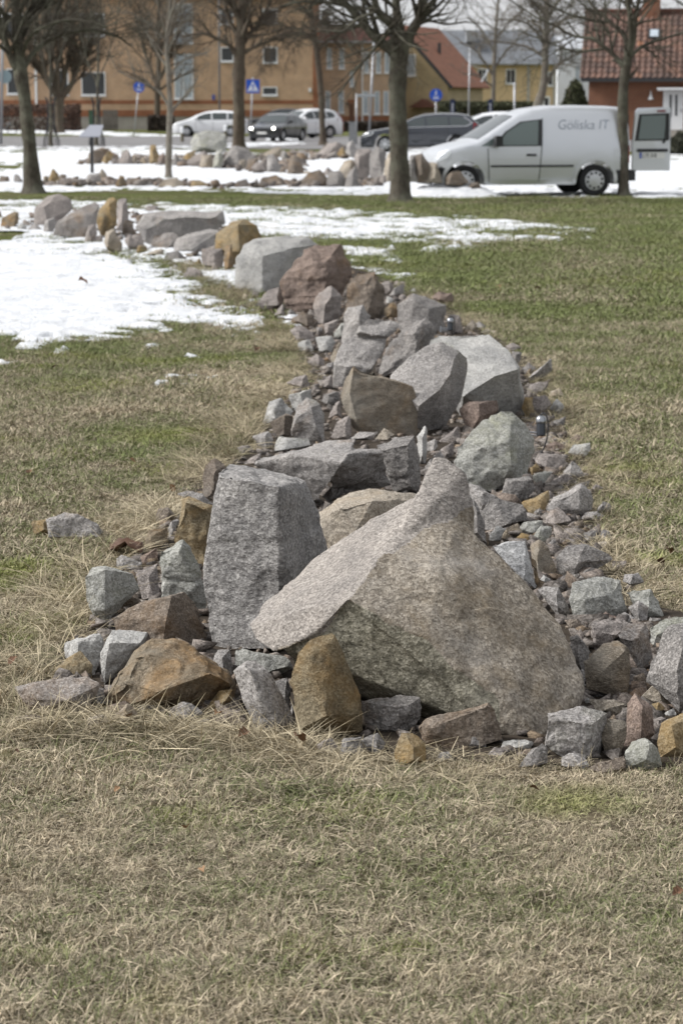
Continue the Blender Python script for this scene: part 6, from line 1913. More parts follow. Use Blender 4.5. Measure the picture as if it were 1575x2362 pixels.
hedge('shrub', 'low dark shrub below the white front door', 'shrub', 1540, 1600, 300, 92, 1.2, 2500, (.045, .048, .03), 6, 'cone', .07)
# ================================================================== vehicles
SILVER = flat('silver_paint', (.64, .66, .695), .30, metal=.5, coat=.6)
WHITEP = flat('white_car_paint', (.74, .75, .77), .3, coat=.6)
NAVY = flat('dark_blue_grey_paint', (.03, .034, .045), .22, coat=.8, metal=.2)
BLACKP = flat('black_car_paint', (.014, .015, .018), .22, coat=.8)
REDP = flat('dark_red_paint', (.16, .02, .025), .3, coat=.6)
TYRE = flat('tyre_rubber', (.018, .018, .019), .9)
RIM = flat('silver_wheel_cover', (.55, .56, .58), .35, metal=.6)
CARGL = flat('car_glass', (.05, .06, .062), .06, spec=.7)
VANGL = flat('van_glass', (.13, .165, .16), .07, spec=.7)
TRIM = flat('black_plastic_trim', (.022, .023, .025), .55)
LAMPG = flat('clear_lamp', (.55, .57, .58), .15, metal=.3)
REDL = flat('red_lamp', (.20, .012, .016), .2)
CHROME = flat('bright_trim', (.6, .6, .62), .2, metal=.9)
PLATE = flat('plate_white', (.7, .7, .68), .5)
BLUEB = flat('plate_blue', (.03, .08, .4), .5)
class Car:
    """a lofted body: side profile zt(x) over wheel arches, width w(x,z) with tumblehome; panes and trims are laid on its sides"""
    def __init__(s, root, paint, L, W, top, belt, wheels, R, sill=.2, arch=.07, tumble=.2, front=(.5, .16), rear=(.35, .1), crown=.035, bulge=1.0):
        s.bulge = bulge
        s.root, s.L, s.W, s.top, s.belt, s.wheels, s.R, s.sill, s.arch = root, L, W, np.array(top, float), belt, wheels, R, sill, R + arch
        s.tum, s.front, s.rear, s.crown = tumble, front, rear, crown
        xs = set(np.linspace(top[0][0], L, 40).round(3)) | {round(float(p[0]), 3) for p in top}
        for w in wheels:
            xs |= set((w + s.arch * np.cos(np.linspace(0, math.pi, 15))).round(3))
        xs = np.array(sorted(x for x in xs if top[0][0] <= x <= L))
        xs = xs[np.concatenate([[True], np.diff(xs) > .012])]
        vs_ = [0, .12, .28, .45, .6, .74, .86, .94, .98, 1]
        mb = MB()
        nx, nv = len(xs), len(vs_)
        V = []
        for sd in (-1, 1):
            for x in xs:
                zb, zt = s.zb(x), s.zt(x)
                for v in vs_:
                    z = zb + v * (zt - zb)
                    V.append((x, sd * s.w(x, z), z))
        F = []
        for k in (0, 1):
            o = k * nx * nv
            for i in range(nx - 1):
                for j in range(nv - 1):
                    F.append((o + i * nv + j, o + (i + 1) * nv + j, o + (i + 1) * nv + j + 1, o + i * nv + j + 1))
        # roof and bonnet strip, underside, ends
        ts = np.linspace(-1, 1, 9)
        o = len(V)
        for x in xs:
            for t in ts:
                V.append(s.roofp(x, t))
        for i in range(nx - 1):
            for j in range(8):
                F.append((o + i * 9 + j, o + i * 9 + j + 1, o + (i + 1) * 9 + j + 1, o + (i + 1) * 9 + j))
        for i in range(nx - 1):
            F.append((i * nv, (i + 1) * nv, nx * nv + (i + 1) * nv, nx * nv + i * nv))
        for i in (0, nx - 1):
            for j in range(nv - 1):
                F.append((i * nv + j, i * nv + j + 1, nx * nv + i * nv + j + 1, nx * nv + i * nv + j))
        mb.add(V, F)
        s.body = mb.build('body', paint, root, smooth=False)
        m = s.body.data
        bm = bmesh.new(); bm.from_mesh(m)
        bmesh.ops.remove_doubles(bm, verts=bm.verts, dist=.002)
        bmesh.ops.recalc_face_normals(bm, faces=bm.faces)
        for f in bm.faces: f.smooth = True
        for e in bm.edges:
            if len(e.link_faces) == 2 and e.calc_face_angle(0) > .55: e.smooth = False
        bm.to_mesh(m); bm.free()
    def zt(s, x): return float(np.interp(x, s.top[:, 0], s.top[:, 1]))
    def zb(s, x):
        z = s.sill
        for w in s.wheels:
            d = abs(x - w)
            if d < s.arch: z = max(z, s.R + math.sqrt(s.arch ** 2 - d * d))
        return min(z, s.zt(x) - .05)
    def w(s, x, z):
        p = 1.0
        if x < s.front[0]: p -= s.front[1] * ((s.front[0] - x) / s.front[0]) ** 2.2
        if x > s.L - s.rear[0]: p -= s.rear[1] * ((x - s.L + s.rear[0]) / s.rear[0]) ** 2.2
        h = p * s.W / 2
        if z > s.belt: h *= 1 - s.tum * (z - s.belt) / .75
        h -= .035 * ((z - .72) / .55) ** 2 * s.bulge
        if z < .42: h -= .05 * ((.42 - z) / .25) ** 2
        zt = s.zt(x)
        f = (z - (zt - .07)) / .07
        if f > 0: h -= .055 * f * f
        return h
    def roofp(s, x, t):
        zt = s.zt(x)
        h = s.w(x, zt)
        return (x, t * h, zt + s.crown * (1 - t * t))
    def side(s, name, poly, mat, off=.008, th=.006, parent=None, sides=(-1, 1)):
        """a pane or trim on each side, following the body"""
        out = []
        for sd in sides:
            bm = bmesh.new()
            vs_ = [bm.verts.new((x, 0, z)) for x, z in poly]
            bm.faces.new(vs_)
            zz = [p[1] for p in poly]; xx = [p[0] for p in poly]
            for z in np.linspace(min(zz), max(zz), max(2, int((max(zz) - min(zz)) / .07)))[1:-1]:
                bmesh.ops.bisect_plane(bm, geom=bm.verts[:] + bm.edges[:] + bm.faces[:], plane_co=(0, 0, z), plane_no=(0, 0, 1))
            for x in np.linspace(min(xx), max(xx), max(2, int((max(xx) - min(xx)) / .15)))[1:-1]:
                bmesh.ops.bisect_plane(bm, geom=bm.verts[:] + bm.edges[:] + bm.faces[:], plane_co=(x, 0, 0), plane_no=(1, 0, 0))
            for v in bm.verts: v.co.y = sd * (s.w(v.co.x, v.co.z) + off)
            bmesh.ops.recalc_face_normals(bm, faces=bm.faces)
            r = bmesh.ops.extrude_face_region(bm, geom=bm.faces[:])
            for e in r['geom']:
                if isinstance(e, bmesh.types.BMVert): e.co.y -= sd * th * 2.5
            bmesh.ops.recalc_face_normals(bm, faces=bm.faces)
            me = bpy.data.meshes.new(name); bm.to_mesh(me); bm.free(); me.materials.append(mat)
            o = bpy.data.objects.new(name, me); COL.objects.link(o); o.parent = parent or s.root
            out.append(o)
        return out
    def strip(s, name, x0, x1, mat, t0=-.88, t1=.88, off=.008, parent=None):
        mb = MB(); V = []; F = []
        xs = np.linspace(x0, x1, 9); ts = np.linspace(t0, t1, 9)
        for x in xs:
            e = .02
            sl = (s.zt(x + e) - s.zt(x - e)) / (2 * e)
            n = Vector((-sl, 0, 1)).normalized()
            for t in ts:
                p = Vector(s.roofp(x, t)) + n * off
                V.append(p)
        for i in range(8):
            for j in range(8):
                F.append((i * 9 + j, i * 9 + j + 1, (i + 1) * 9 + j + 1, (i + 1) * 9 + j))
        mb.add(V, F)
        return mb.build(name, mat, parent or s.root, smooth=True)
    def wheel(s, style='spokes', y=None, rim=RIM):
        for x in s.wheels:
            for sd in (-1, 1):
                mb = MB()
                R, wd = s.R, .20
                yo = s.W / 2 - wd - .015 if y is None else y
                prof = [(R * .62, 0), (R * .9, .0), (R * .98, .02), (R, .05), (R, wd - .05), (R * .98, wd - .02), (R * .9, wd), (R * .66, wd - .005), (R * .62, wd - .03)]
                mb.lathe([(r, sd * (yo + h)) for r, h in prof], (x, 0, R), 'y', 28)
                wh = mb.build('wheel', TYRE, s.root, smooth=True)
                mb = MB()
                r0 = R * .66
                f = sd * (yo + wd - .022)
                mb.lathe([(r0, f), (r0 * .9, f + sd * .012), (r0 * .5, f + sd * .02), (r0 * .2, f + sd * .026), (.001, f + sd * .026)], (x, 0, R), 'y', 28, 0, cap=False)
                nh = 10 if style == 'holes' else 7
                for k in range(nh):
                    a = 2 * math.pi * k / nh + .2
                    rr0, rr1, hw = (r0 * .60, r0 * .86, r0 * .105) if style == 'holes' else (r0 * .36, r0 * .86, r0 * .15)
                    pts = []
                    for q in range(10):
                        b = 2 * math.pi * q / 10
                        u = (rr0 + rr1) / 2 + (rr1 - rr0) / 2 * math.cos(b); v = hw * math.sin(b) * (1.35 if style == 'holes' else (.6 + .7 * u / r0))
                        pts.append((x + u * math.cos(a) - v * math.sin(a), f + sd * .021, R + u * math.sin(a) + v * math.cos(a)))
                    mb.poly(pts, (0, -sd * .012, 0), 1)
                mb.build('rim', [rim, TRIM], wh)
    def end_box(s, name, mat, x0, x1, y0, y1, z0, z1, parent=None):
        mb = MB(); mb.box(x0, y0, z0, x1, y1, z1)
        return mb.build(name, mat, parent or s.root)

# ---- the silver van
DV = 48.7
ppv = ppm(DV)
yaw = math.radians(12)
van = thing('delivery_van', 'silver delivery van parked on the snow with its rear door swung open', 'van', (0, 0, 0), yaw)
rx = at(1372, 420, DV)
xl, yl = 3.48, -.9
van.location = (rx.x - (xl * math.cos(yaw) - yl * math.sin(yaw)), DV - (xl * math.sin(yaw) + yl * math.cos(yaw)), 0.0)
C_ = Car(van, SILVER, 4.2, 1.80, [(.22, .60), (.25, .76), (.32, .87), (.48, .95), (.8, 1.03), (1.04, 1.08), (1.3, 1.24), (1.62, 1.44), (1.9, 1.60), (2.2, 1.70), (2.6, 1.755), (3.2, 1.765), (3.9, 1.75), (4.15, 1.73), (4.2, 1.68)],
         1.0, (.80, 3.48), .315, sill=.235, arch=.085, tumble=.13, front=(.85, .42), rear=(.3, .05))
C_.wheel('holes')
dr = C_.side('front_door', [(1.30, .30), (2.30, .30), (2.36, 1.05), (2.40, 1.54), (1.95, 1.49), (1.42, 1.14), (1.25, .95)], SILVER, off=.006, th=.004)
for d_ in dr:
    sd = -1 if d_.data.vertices[0].co.y < 0 else 1
    C_.side('door_seam', [(2.30, .30), (2.318, .30), (2.378, 1.05), (2.415, 1.54), (2.40, 1.545), (2.36, 1.05)], TRIM, .009, .003, d_, (sd,))
    C_.side('door_seam', [(1.285, .30), (1.30, .30), (1.265, .95), (1.25, .95)], TRIM, .009, .003, d_, (sd,))
    C_.side('window_surround', [(1.36, .99), (2.36, .995), (2.405, 1.525), (1.95, 1.475), (1.62, 1.275)], TRIM, .010, .004, d_, (sd,))
    C_.side('window', [(1.44, 1.012), (2.28, 1.017), (2.325, 1.50), (1.97, 1.452), (1.66, 1.265)], VANGL, .014, .004, d_, (sd,))
    C_.side('handle', [(2.05, .80), (2.25, .80), (2.25, .845), (2.05, .845)], TRIM, .03, .02, d_, (sd,))
C_.side('quarter_window', [(1.12, 1.0), (1.335, 1.0), (1.40, 1.12), (1.37, 1.155)], VANGL, .012)
C_.side('side_strip', [(1.32, .585), (3.02, .585), (3.02, .625), (1.32, .625)], TRIM, .022, .012)
C_.side('sill_ledge', [(1.28, .33), (2.98, .33), (2.98, .345), (1.28, .345)], SILVER, .02, .012)
C_.side('front_bumper', [(.225, .26), (.36, .26), (.385, .45), (.42, .56), (.34, .60), (.23, .56)], TRIM, .012, .008)
C_.end_box('front_bumper', TRIM, .17, .24, -.55, .55, .24, .58)
C_.side('rear_bumper', [(3.90, .26), (4.2, .26), (4.2, .52), (3.92, .52)], TRIM, .014, .01)
C_.end_box('rear_bumper', TRIM, 4.17, 4.34, -.84, .84, .30, .52)
C_.side('headlight', [(.25, .68), (.44, .76), (.52, .88), (.42, .90), (.28, .82)], LAMPG, .012, .006)
C_.side('tail_light', [(4.10, .66), (4.2, .66), (4.2, 1.0), (4.13, 1.0)], REDL, .012, .006)
C_.side('fuel_flap', [(3.86, .78), (4.03, .78), (4.03, .94), (3.86, .94)], SILVER, .009, .003, sides=(-1,))
for w_ in (.80, 3.48):
    a = np.linspace(-.12, math.pi + .12, 19)
    r0, r1 = .395, .46
    C_.side('arch_lip', [(w_ + r1 * math.cos(t), .315 + r1 * math.sin(t)) for t in a] + [(w_ + r0 * math.cos(t), .315 + r0 * math.sin(t)) for t in a[::-1]], SILVER, .020, .012)
C_.strip('windscreen', 1.10, 1.84, CARGL)
# flat black panel painting the darkness inside the open load space, and the door itself standing straight out
C_.end_box('load_shade_panel', TRIM, 4.195, 4.21, -.74, .74, .55, 1.62)
mr = MB(); mr.box(1.36, -1.13, .99, 1.50, -.93, 1.20); C_m = mr.build('mirror', TRIM, van)
mr = MB(); mr.box(1.36, .93, .99, 1.50, 1.13, 1.20); mr.build('mirror', TRIM, van)
mb = MB()
dx0, dx1, yy = 4.27, 5.06, -.84
mb.poly([(dx0, yy, .50), (dx1, yy, .50), (dx1, yy, 1.68), (dx1 - .01, yy + .03, 1.76), (dx0 + .12, yy + .03, 1.74), (dx0 + .05, yy, 1.66), (dx0, yy, 1.1)], (0, .07, 0))
rd = mb.build('rear_door', SILVER, van)
mb = MB()
mb.poly([(dx0 + .04, yy - .01, 1.09), (dx1 - .03, yy - .01, 1.10), (dx1 - .035, yy - .005, 1.64), (dx0 + .12, yy - .005, 1.62)], (0, .012, 0)); mb.build('window_surround', TRIM, rd)
mb = MB()
mb.poly([(dx0 + .11, yy - .018, 1.12), (dx1 - .11, yy - .018, 1.13), (dx1 - .12, yy - .013, 1.60), (dx0 + .17, yy - .013, 1.585)], (0, .012, 0)); mb.build('window', VANGL, rd)
mb = MB(); mb.box(dx0 + .09, yy - .035, .875, dx1 - .06, yy - .002, .935); mb.build('grip_bar', TRIM, rd)
mb = MB(); mb.box(dx0 + .14, yy - .016, .745, dx1 - .12, yy - .002, .862); pl = mb.build('number_plate', PLATE, rd)
mb = MB(); mb.box(dx0 + .142, yy - .020, .747, dx0 + .185, yy - .0165, .860); mb.build('plate_band', BLUEB, pl)
mb = MB(); mb.box(dx0 + .5, yy - .02, 1.665, dx1 - .12, yy - .001, 1.70); mb.build('brake_light', REDL, rd)
mb = MB(); mb.tube([(dx1 - .16, yy - .03, 1.05), (dx1 - .12, yy - .03, 1.10)], .02, 6); mb.tube([(dx1 - .14, yy - .03, 1.07), (dx1 - .09, yy - .03, 1.5)], .009, 6); mb.build('wiper', TRIM, rd)
def lettering(text, mat, parent, loc, size, shear=.0, rot=(math.pi / 2, 0, 0), name='lettering', ext=.002, sx=1.0, bold=0.):
    cu = bpy.data.curves.new('letters', 'FONT')
    cu.body = text; cu.size = size; cu.shear = shear; cu.extrude = ext; cu.offset = bold
    t = bpy.data.objects.new('letters', cu)
    COL.objects.link(t)
    dg = bpy.context.evaluated_depsgraph_get()
    me = bpy.data.meshes.new_from_object(t.evaluated_get(dg))
    bpy.data.objects.remove(t)
    me.name = name
    me.materials.clear(); me.materials.append(mat)
    o = bpy.data.objects.new(name, me); COL.objects.link(o); o.parent = parent
    o.location = loc; o.rotation_euler = rot; o.scale = (sx, 1, 1)
    return o
PRINT = flat('grey_print', (.20, .235, .29), .5)
tx = lettering('Göliska IT', PRINT, van, (2.70, 0, 1.325), .27, .22, ext=.0, bold=-.003)
w_ = max(v.co.x for v in tx.data.vertices)
k_ = 1.10 / w_
for v in tx.data.vertices:                # lay the letters on the panel
    x, z = 2.70 + v.co.x * k_, 1.325 + v.co.y
    v.co = (x, -(C_.w(x, z) + .006), z)
tx.location = (0, 0, 0); tx.rotation_euler = (0, 0, 0)
lettering('LTS 318', flat('plate_black', (.02, .02, .02), .5), pl, (dx0 + .205, yy - .0185, .765), .105, ext=.0005, sx=.83, bold=.002)

def simple_car(name, label, loc, rz, paint, kind, lights=False, glass=CARGL, group=None, cat='car', roof=None, sc=1.0):
    root = thing(name, label, cat, loc, rz, group)
    if kind == 'estate':
        L, W, H, wh, R = 4.82, 1.86, 1.50, (.95, 3.76), .325
        top = [(0, .60), (.08, .72), (.3, .80), (.9, .90), (1.35, .97), (1.75, 1.17), (2.15, 1.36), (2.5, 1.45), (3.1, 1.50), (3.8, 1.49), (4.25, 1.44), (4.5, 1.22), (4.72, 1.0), (4.82, .86), (4.82, .8)]
        win = [[(1.62, .99), (2.55, .99), (2.50, 1.37), (2.2, 1.315), (1.85, 1.16)], [(2.62, .99), (3.45, 1.0), (3.42, 1.40), (2.57, 1.38)], [(3.52, 1.0), (4.18, 1.06), (4.30, 1.16), (4.02, 1.37), (3.49, 1.40)]]
        ws, rw = (1.42, 2.12), (4.28, 4.62)
        head, tail = [(.06, .60), (.42, .68), (.52, .80), (.2, .76)], [(4.55, .78), (4.8, .80), (4.72, .99), (4.45, 1.2), (4.42, .9)]
    elif kind == 'saloon':
        L, W, H, wh, R = 4.52, 1.82, 1.42, (.80, 3.56), .32
        top = [(0, .60), (.08, .70), (.4, .79), (1.0, .88), (1.3, .93), (1.7, 1.15), (2.05, 1.34), (2.5, 1.42), (3.0, 1.41), (3.35, 1.33), (3.75, 1.12), (4.0, 1.02), (4.4, .98), (4.52, .86), (4.52, .8)]
        win = [[(1.60, .95), (2.50, .95), (2.46, 1.31), (2.15, 1.27), (1.85, 1.13)], [(2.57, .95), (3.35, .97), (3.62, 1.02), (3.25, 1.27), (2.53, 1.32)]]
        ws, rw = (1.36, 2.02), (3.38, 3.8)
        head, tail = [(.05, .58), (.40, .66), (.46, .76), (.12, .74)], [(4.2, .78), (4.5, .78), (4.5, .92), (4.25, .95)]
    elif kind == 'mpv':
        L, W, H, wh, R = 4.55, 1.80, 1.55, (.90, 3.58), .32
        top = [(0, .58), (.08, .74), (.3, .84), (.75, .97), (1.05, 1.07), (1.5, 1.30), (1.95, 1.46), (2.5, 1.54), (3.1, 1.55), (3.8, 1.50), (4.2, 1.43), (4.4, 1.15), (4.52, .95), (4.55, .8)]
        win = [[(1.36, 1.02), (2.40, 1.02), (2.37, 1.42), (2.0, 1.38), (1.62, 1.24)], [(2.48, 1.02), (3.35, 1.03), (3.33, 1.43), (2.44, 1.43)], [(3.43, 1.03), (4.0, 1.08), (4.1, 1.2), (3.95, 1.37), (3.40, 1.43)]]
        ws, rw = (1.12, 1.9), (4.22, 4.46)
        head, tail = [(.07, .66), (.45, .80), (.55, .93), (.2, .83)], [(4.25, .85), (4.5, .88), (4.4, 1.16), (4.2, 1.2)]
    else:      # suv
        L, W, H, wh, R = 4.55, 1.86, 1.68, (.90, 3.55), .35
        top = [(0, .66), (.06, .84), (.3, .95), (.9, 1.04), (1.25, 1.09), (1.65, 1.34), (2.0, 1.54), (2.5, 1.65), (3.1, 1.67), (3.75, 1.63), (4.1, 1.55), (4.32, 1.28), (4.5, 1.05), (4.55, .9)]
        win = [[(1.52, 1.10), (2.45, 1.11), (2.42, 1.53), (2.1, 1.49), (1.78, 1.32)], [(2.53, 1.11), (3.35, 1.13), (3.32, 1.54), (2.49, 1.54)], [(3.43, 1.14), (3.9, 1.2), (3.98, 1.32), (3.8, 1.48), (3.40, 1.53)]]
        ws, rw = (1.32, 1.97), (4.13, 4.38)
        head, tail = [(.05, .74), (.4, .84), (.5, .96), (.15, .92)], [(4.1, .98), (4.5, .96), (4.42, 1.16), (4.15, 1.2)]
    c = Car(root, paint, L, W, top, .95, wh, R, sill=.19, tumble=.24, front=(.6, .22), rear=(.45, .16))
    c.wheel()
    for p in win: c.side('side_window', p, glass, .007, .004)
    if kind == 'estate':
        c.side('window_trim', [(1.55, .955), (4.2, 1.02), (4.42, 1.16), (4.08, 1.40), (4.04, 1.385), (4.36, 1.165), (4.17, 1.045), (1.60, .98)], CHROME, .012, .004)
    c.strip('windscreen', ws[0], ws[1], glass)
    c.strip('rear_window', rw[0], rw[1], glass)
    c.side('headlight', head, LAMPG, .01, .006)
    c.side('tail_light', tail, REDL, .012, .006)
    c.side('sill_trim', [(wh[0] + .42, .195), (wh[1] - .42, .195), (wh[1] - .42, .28), (wh[0] + .42, .28)], TRIM, .008, .005)
    c.end_box('front_grille', TRIM, -.02, .02, -.42, .42, .30, .52)
    for d_ in (1.45 if kind != 'estate' else 1.55, 2.5, 3.38):
        c.side('door_seam', [(d_, .30), (d_ + .012, .30), (d_ + .012, .93), (d_, .93)], TRIM, .004, .002)
    for sd in (-1, 1):
        mb = MB(); mb.box(win[0][0][0] + .10, sd * (W / 2 + .03) - .1, win[0][0][1] + .0, win[0][0][0] + .22, sd * (W / 2 + .03) + .1, win[0][0][1] + .13); mb.build('mirror', TRIM if paint is not WHITEP else WHITEP, root)
    mb = MB(); mb.box(-.035, -.26, .40, -.021, .26, .51); mb.build('number_plate', PLATE, root)
    mb = MB(); mb.box(L - .005, -.26, .66 if kind != 'estate' else .7, L + .03, .26, .78 if kind != 'estate' else .81); mb.build('number_plate', PLATE, root)
    mb = MB(); mb.box(L - .12, -W * .4, .24, L + .05, W * .4, .52); mb.build('rear_bumper', TRIM if kind == 'suv' else paint, root)
    if roof:
        c.strip('roof_rail', 2.3, 3.9, roof, .80, .84, .05); c.strip('roof_rail', 2.3, 3.9, roof, -.84, -.80, .05)
    if lights:
        em = flat('lit_headlamp', (.9, .9, .85), .3, emit=((1, .97, .88), 9.0))
        for sd in (-1, 1):
            mb = MB(); mb.lathe([(.001, -.03), (.05, -.028), (.085, 0), (.085, .05)], (.06, sd * .62, .665), 'x', 14); mb.build('headlamp', em, root)
    return root, c
def put(px, Y): return (X_(px, Y), Y, 0.)
Y_ = 98.5
simple_car('estate_car', 'dark blue-grey estate car parked behind the big tree', (X_(833, Y_), Y_ - .9, 0), math.radians(-2), NAVY, 'estate', roof=CHROME)
simple_car('hatchback', 'white car of which the roof shows between the estate car and the van', (X_(1005, 108), 107, 0), math.radians(2), WHITEP, 'mpv')
Y_ = 150.
simple_car('people_carrier', 'white people carrier behind the tree with the mossy foot', (X_(403, Y_), Y_ - .9, 0), math.radians(-4), WHITEP, 'mpv')
Y_ = 126.5
simple_car('saloon_car', 'black saloon with both headlights lit driving towards the field', (X_(604, Y_), Y_, 0), math.radians(90 - 20), BLACKP, 'saloon', lights=True)
simple_car('off_road_car', 'dark car hidden behind the black saloon', (X_(556, 158), 157, 0), math.radians(3), BLACKP, 'suv', roof=CHROME)
simple_car('off_road_car', 'white off-road car behind the black saloon, its red tail light showing', (X_(628, 142), 140, 0), math.radians(38), WHITEP, 'suv')
simple_car('parked_car', 'dark red car of which only the tail shows beside the white off-road car', (X_(636, 150), 149, 0), math.radians(35), REDP, 'mpv')

# ================================================================== street furniture
SIGNB = flat('sign_blue', (.012, .085, .50), .4)
SIGNW = flat('sign_white', (.80, .82, .84), .45)
POLE = flat('galvanised_pole', (.38, .39, .41), .45, metal=.5)
def pole(root, name, mat, px0, py0, px1, py1, D, r, name2=None):
    a, b = at(px0, py0, D) - Vector(root.location), at(px1, py1, D) - Vector(root.location)
    if abs(a.z + root.location.z) < .2: a.z = 0
    mb = MB(); mb.tube([a, b], r, 10)
    return mb.build(name, mat, root, smooth=True)
# crossing sign
D = 132.
s1 = thing('crossing_sign', 'square blue pedestrian crossing sign on a grey pole', 'road sign', put(577, D))
pole(s1, 'pole', POLE, 577, 322, 583.5, 178, D, .04)
sz, c = .36, at(583.5, 199, D) - Vector(s1.location)
mb = MB(); mb.box(c.x - sz, -.075, c.z - sz, c.x + sz, -.05, c.z + sz); pn = mb.build('sign_panel', SIGNB, s1)
mb = MB(); mb.poly([(c.x - .30, -.0795, c.z - .27), (c.x + .30, -.0795, c.z - .27), (c.x, -.0795, c.z + .29)], (0, .004, 0)); tri = mb.build('white_triangle', SIGNW, pn)
mb = MB()
def fig(mb, pts, y, th=.004): mb.poly([(c.x + x, y, c.z + z) for x, z in pts], (0, th, 0))
mb.poly([(c.x + .01 + .03 * math.cos(t), -.0845, c.z + .13 + .03 * math.sin(t)) for t in np.linspace(0, 2 * math.pi, 12, endpoint=False)], (0, .004, 0))
fig(mb, [(-.03, .09), (.04, .09), (.045, -.04), (-.03, -.04)], -.0845)
fig(mb, [(-.03, -.042), (.0, -.042), (-.045, -.2), (-.085, -.2)], -.0845); fig(mb, [(.01, -.042), (.045, -.042), (.10, -.2), (.06, -.2)], -.0845)
fig(mb, [(-.032, .085), (-.032, .045), (-.095, -.02), (-.11, .0)], -.0845); fig(mb, [(.042, .085), (.042, .045), (.085, -.01), (.1, .01)], -.0845)
for k in range(5): fig(mb, [(-.22 + k * .095, -.255), (-.165 + k * .095, -.255), (-.165 + k * .095, -.222), (-.22 + k * .095, -.222)], -.0845)
mb.build('walking_figure', SIGNB, pn)
# round path signs
def round_sign(label, px, py, dpx, pbx, pby, D):
    r = thing('path_sign', label, 'road sign', put(pbx, D))
    pole(r, 'pole', POLE, pbx, pby, px, py - 8, D, .035)
    c = at(px, py, D) - Vector(r.location)
    R = dpx / 2 / ppm(D)
    mb = MB(); mb.lathe([(.001, -.075), (R, -.075), (R, -.05), (.001, -.05)], (c.x, 0, c.z), 'y', 32, cap=False); pn = mb.build('sign_panel', SIGNB, r)
    mb = MB()
    P = lambda pts: mb.poly([(c.x + x * R, -.079, c.z + z * R) for x, z in pts], (0, .004, 0))
    mb.poly([(c.x + R * (.0 + .09 * math.cos(t)), -.079, c.z + R * (.66 + .09 * math.sin(t))) for t in np.linspace(0, 2 * math.pi, 10, endpoint=False)], (0, .004, 0))
    P([(-.11, .54), (.11, .54), (.09, .18), (-.09, .18)]); P([(-.1, .18), (-.01, .18), (-.12, -.14), (-.2, -.14)]); P([(.01, .18), (.1, .18), (.2, -.14), (.12, -.14)])
    P([(-.5, -.22), (.5, -.22), (.5, -.26), (-.5, -.26)])
    for q in (-.27, .27):
        mb.poly([(c.x + R * (q + .15 * math.cos(t)), -.079, c.z + R * (-.52 + .15 * math.sin(t))) for t in np.linspace(0, 2 * math.pi, 12, endpoint=False)], (0, .004, 0))
    P([(-.27, -.49), (.1, -.49), (.14, -.38), (-.12, -.38)])
    mb.build('pictogram', SIGNW, pn)
round_sign('round blue footpath sign on a thin pole at left, before the orange building', 321, 201, 25, 309, 312, 154.)
round_sign('round blue footpath sign above the dark estate car', 1005, 219, 28.5, 1005, 330, 124.)
# leaning grey flag pole, street name board, cabinet
D = 118.
fp = thing('flag_pole', 'slightly leaning thin grey pole before the apricot wing', 'pole', put(850, D)); pole(fp, 'pole', POLE, 850, 331, 862, 98, D, .055)
sn = thing('street_name_sign', 'grey street name board carried on a post in front of the wing', 'sign', put(822, D))
pole(sn, 'post', POLE, 822, 331, 822, 216, D, .04)
c0, c1 = at(822, 217, D) - Vector(sn.location), at(866, 224, D) - Vector(sn.location)
mb = MB(); mb.box(c0.x, -.09, c1.z, c1.x, -.05, c0.z); bd = mb.build('board', flat('name_board', (.45, .48, .5), .5), sn)
mb = MB()
rx_ = random.Random(4)
mb2x = c0.x + .08
mb.box(c0.x + .03, -.094, c1.z + .02, c1.x - .03, -.0915, c1.z + .03); mb.build('board_edge', DARKM, bd)
cb = thing('utility_cabinet', 'grey metal utility cabinet beside the dark estate car', 'cabinet', put(814, 119.))
mb = MB(); mb.box(-.20, -.16, 0, .20, .16, 1.0); bo = mb.build('box', flat('cabinet_grey', (.25, .26, .27), .6), cb)
mb = MB(); mb.box(-.22, -.18, 1.003, .22, .18, 1.05); mb.build('lid', GREYM, cb)
mb = MB(); mb.box(-.17, -.172, .08, .17, -.162, .95); dd = mb.build('door', flat('cabinet_door', (.27, .28, .29), .6), cb); mb = MB(); mb.box(.10, -.19, .5, .13, -.173, .6); mb.build('handle', DARKM, dd)
# lamp posts at left
D = 150.
lp = thing('lamp_post', 'tall dark pole with a black bin, rising in front of the white people carrier', 'pole', put(507, D)); pole(lp, 'pole', flat('dark_pole', (.10, .10, .10), .6), 507, 313, 505, -60, D, .06)
mb = MB(); mb.lathe([(.18, .55), (.2, .6), (.2, 1.45), (.17, 1.5)], (-.22, -.22, 0), 'z', 14); mb.build('litter_bin', BLACKM, lp)
D = 118.
lq = thing('lamp_post', 'pale grey pole with a round sign seen edge on at the far left edge', 'pole', put(3, D)); pole(lq, 'pole', POLE, 3, 330, 9, -60, D, .07)
c = at(14, 177, D) - Vector(lq.location)
mb = MB(); mb.lathe([(.001, -.03), (.33, -.03), (.33, .0), (.001, .0)], (c.x - .05, 0, c.z), 'y', 28, cap=False); mb.build('sign_back', flat('dull_teal', (.24, .32, .35), .5), lq)
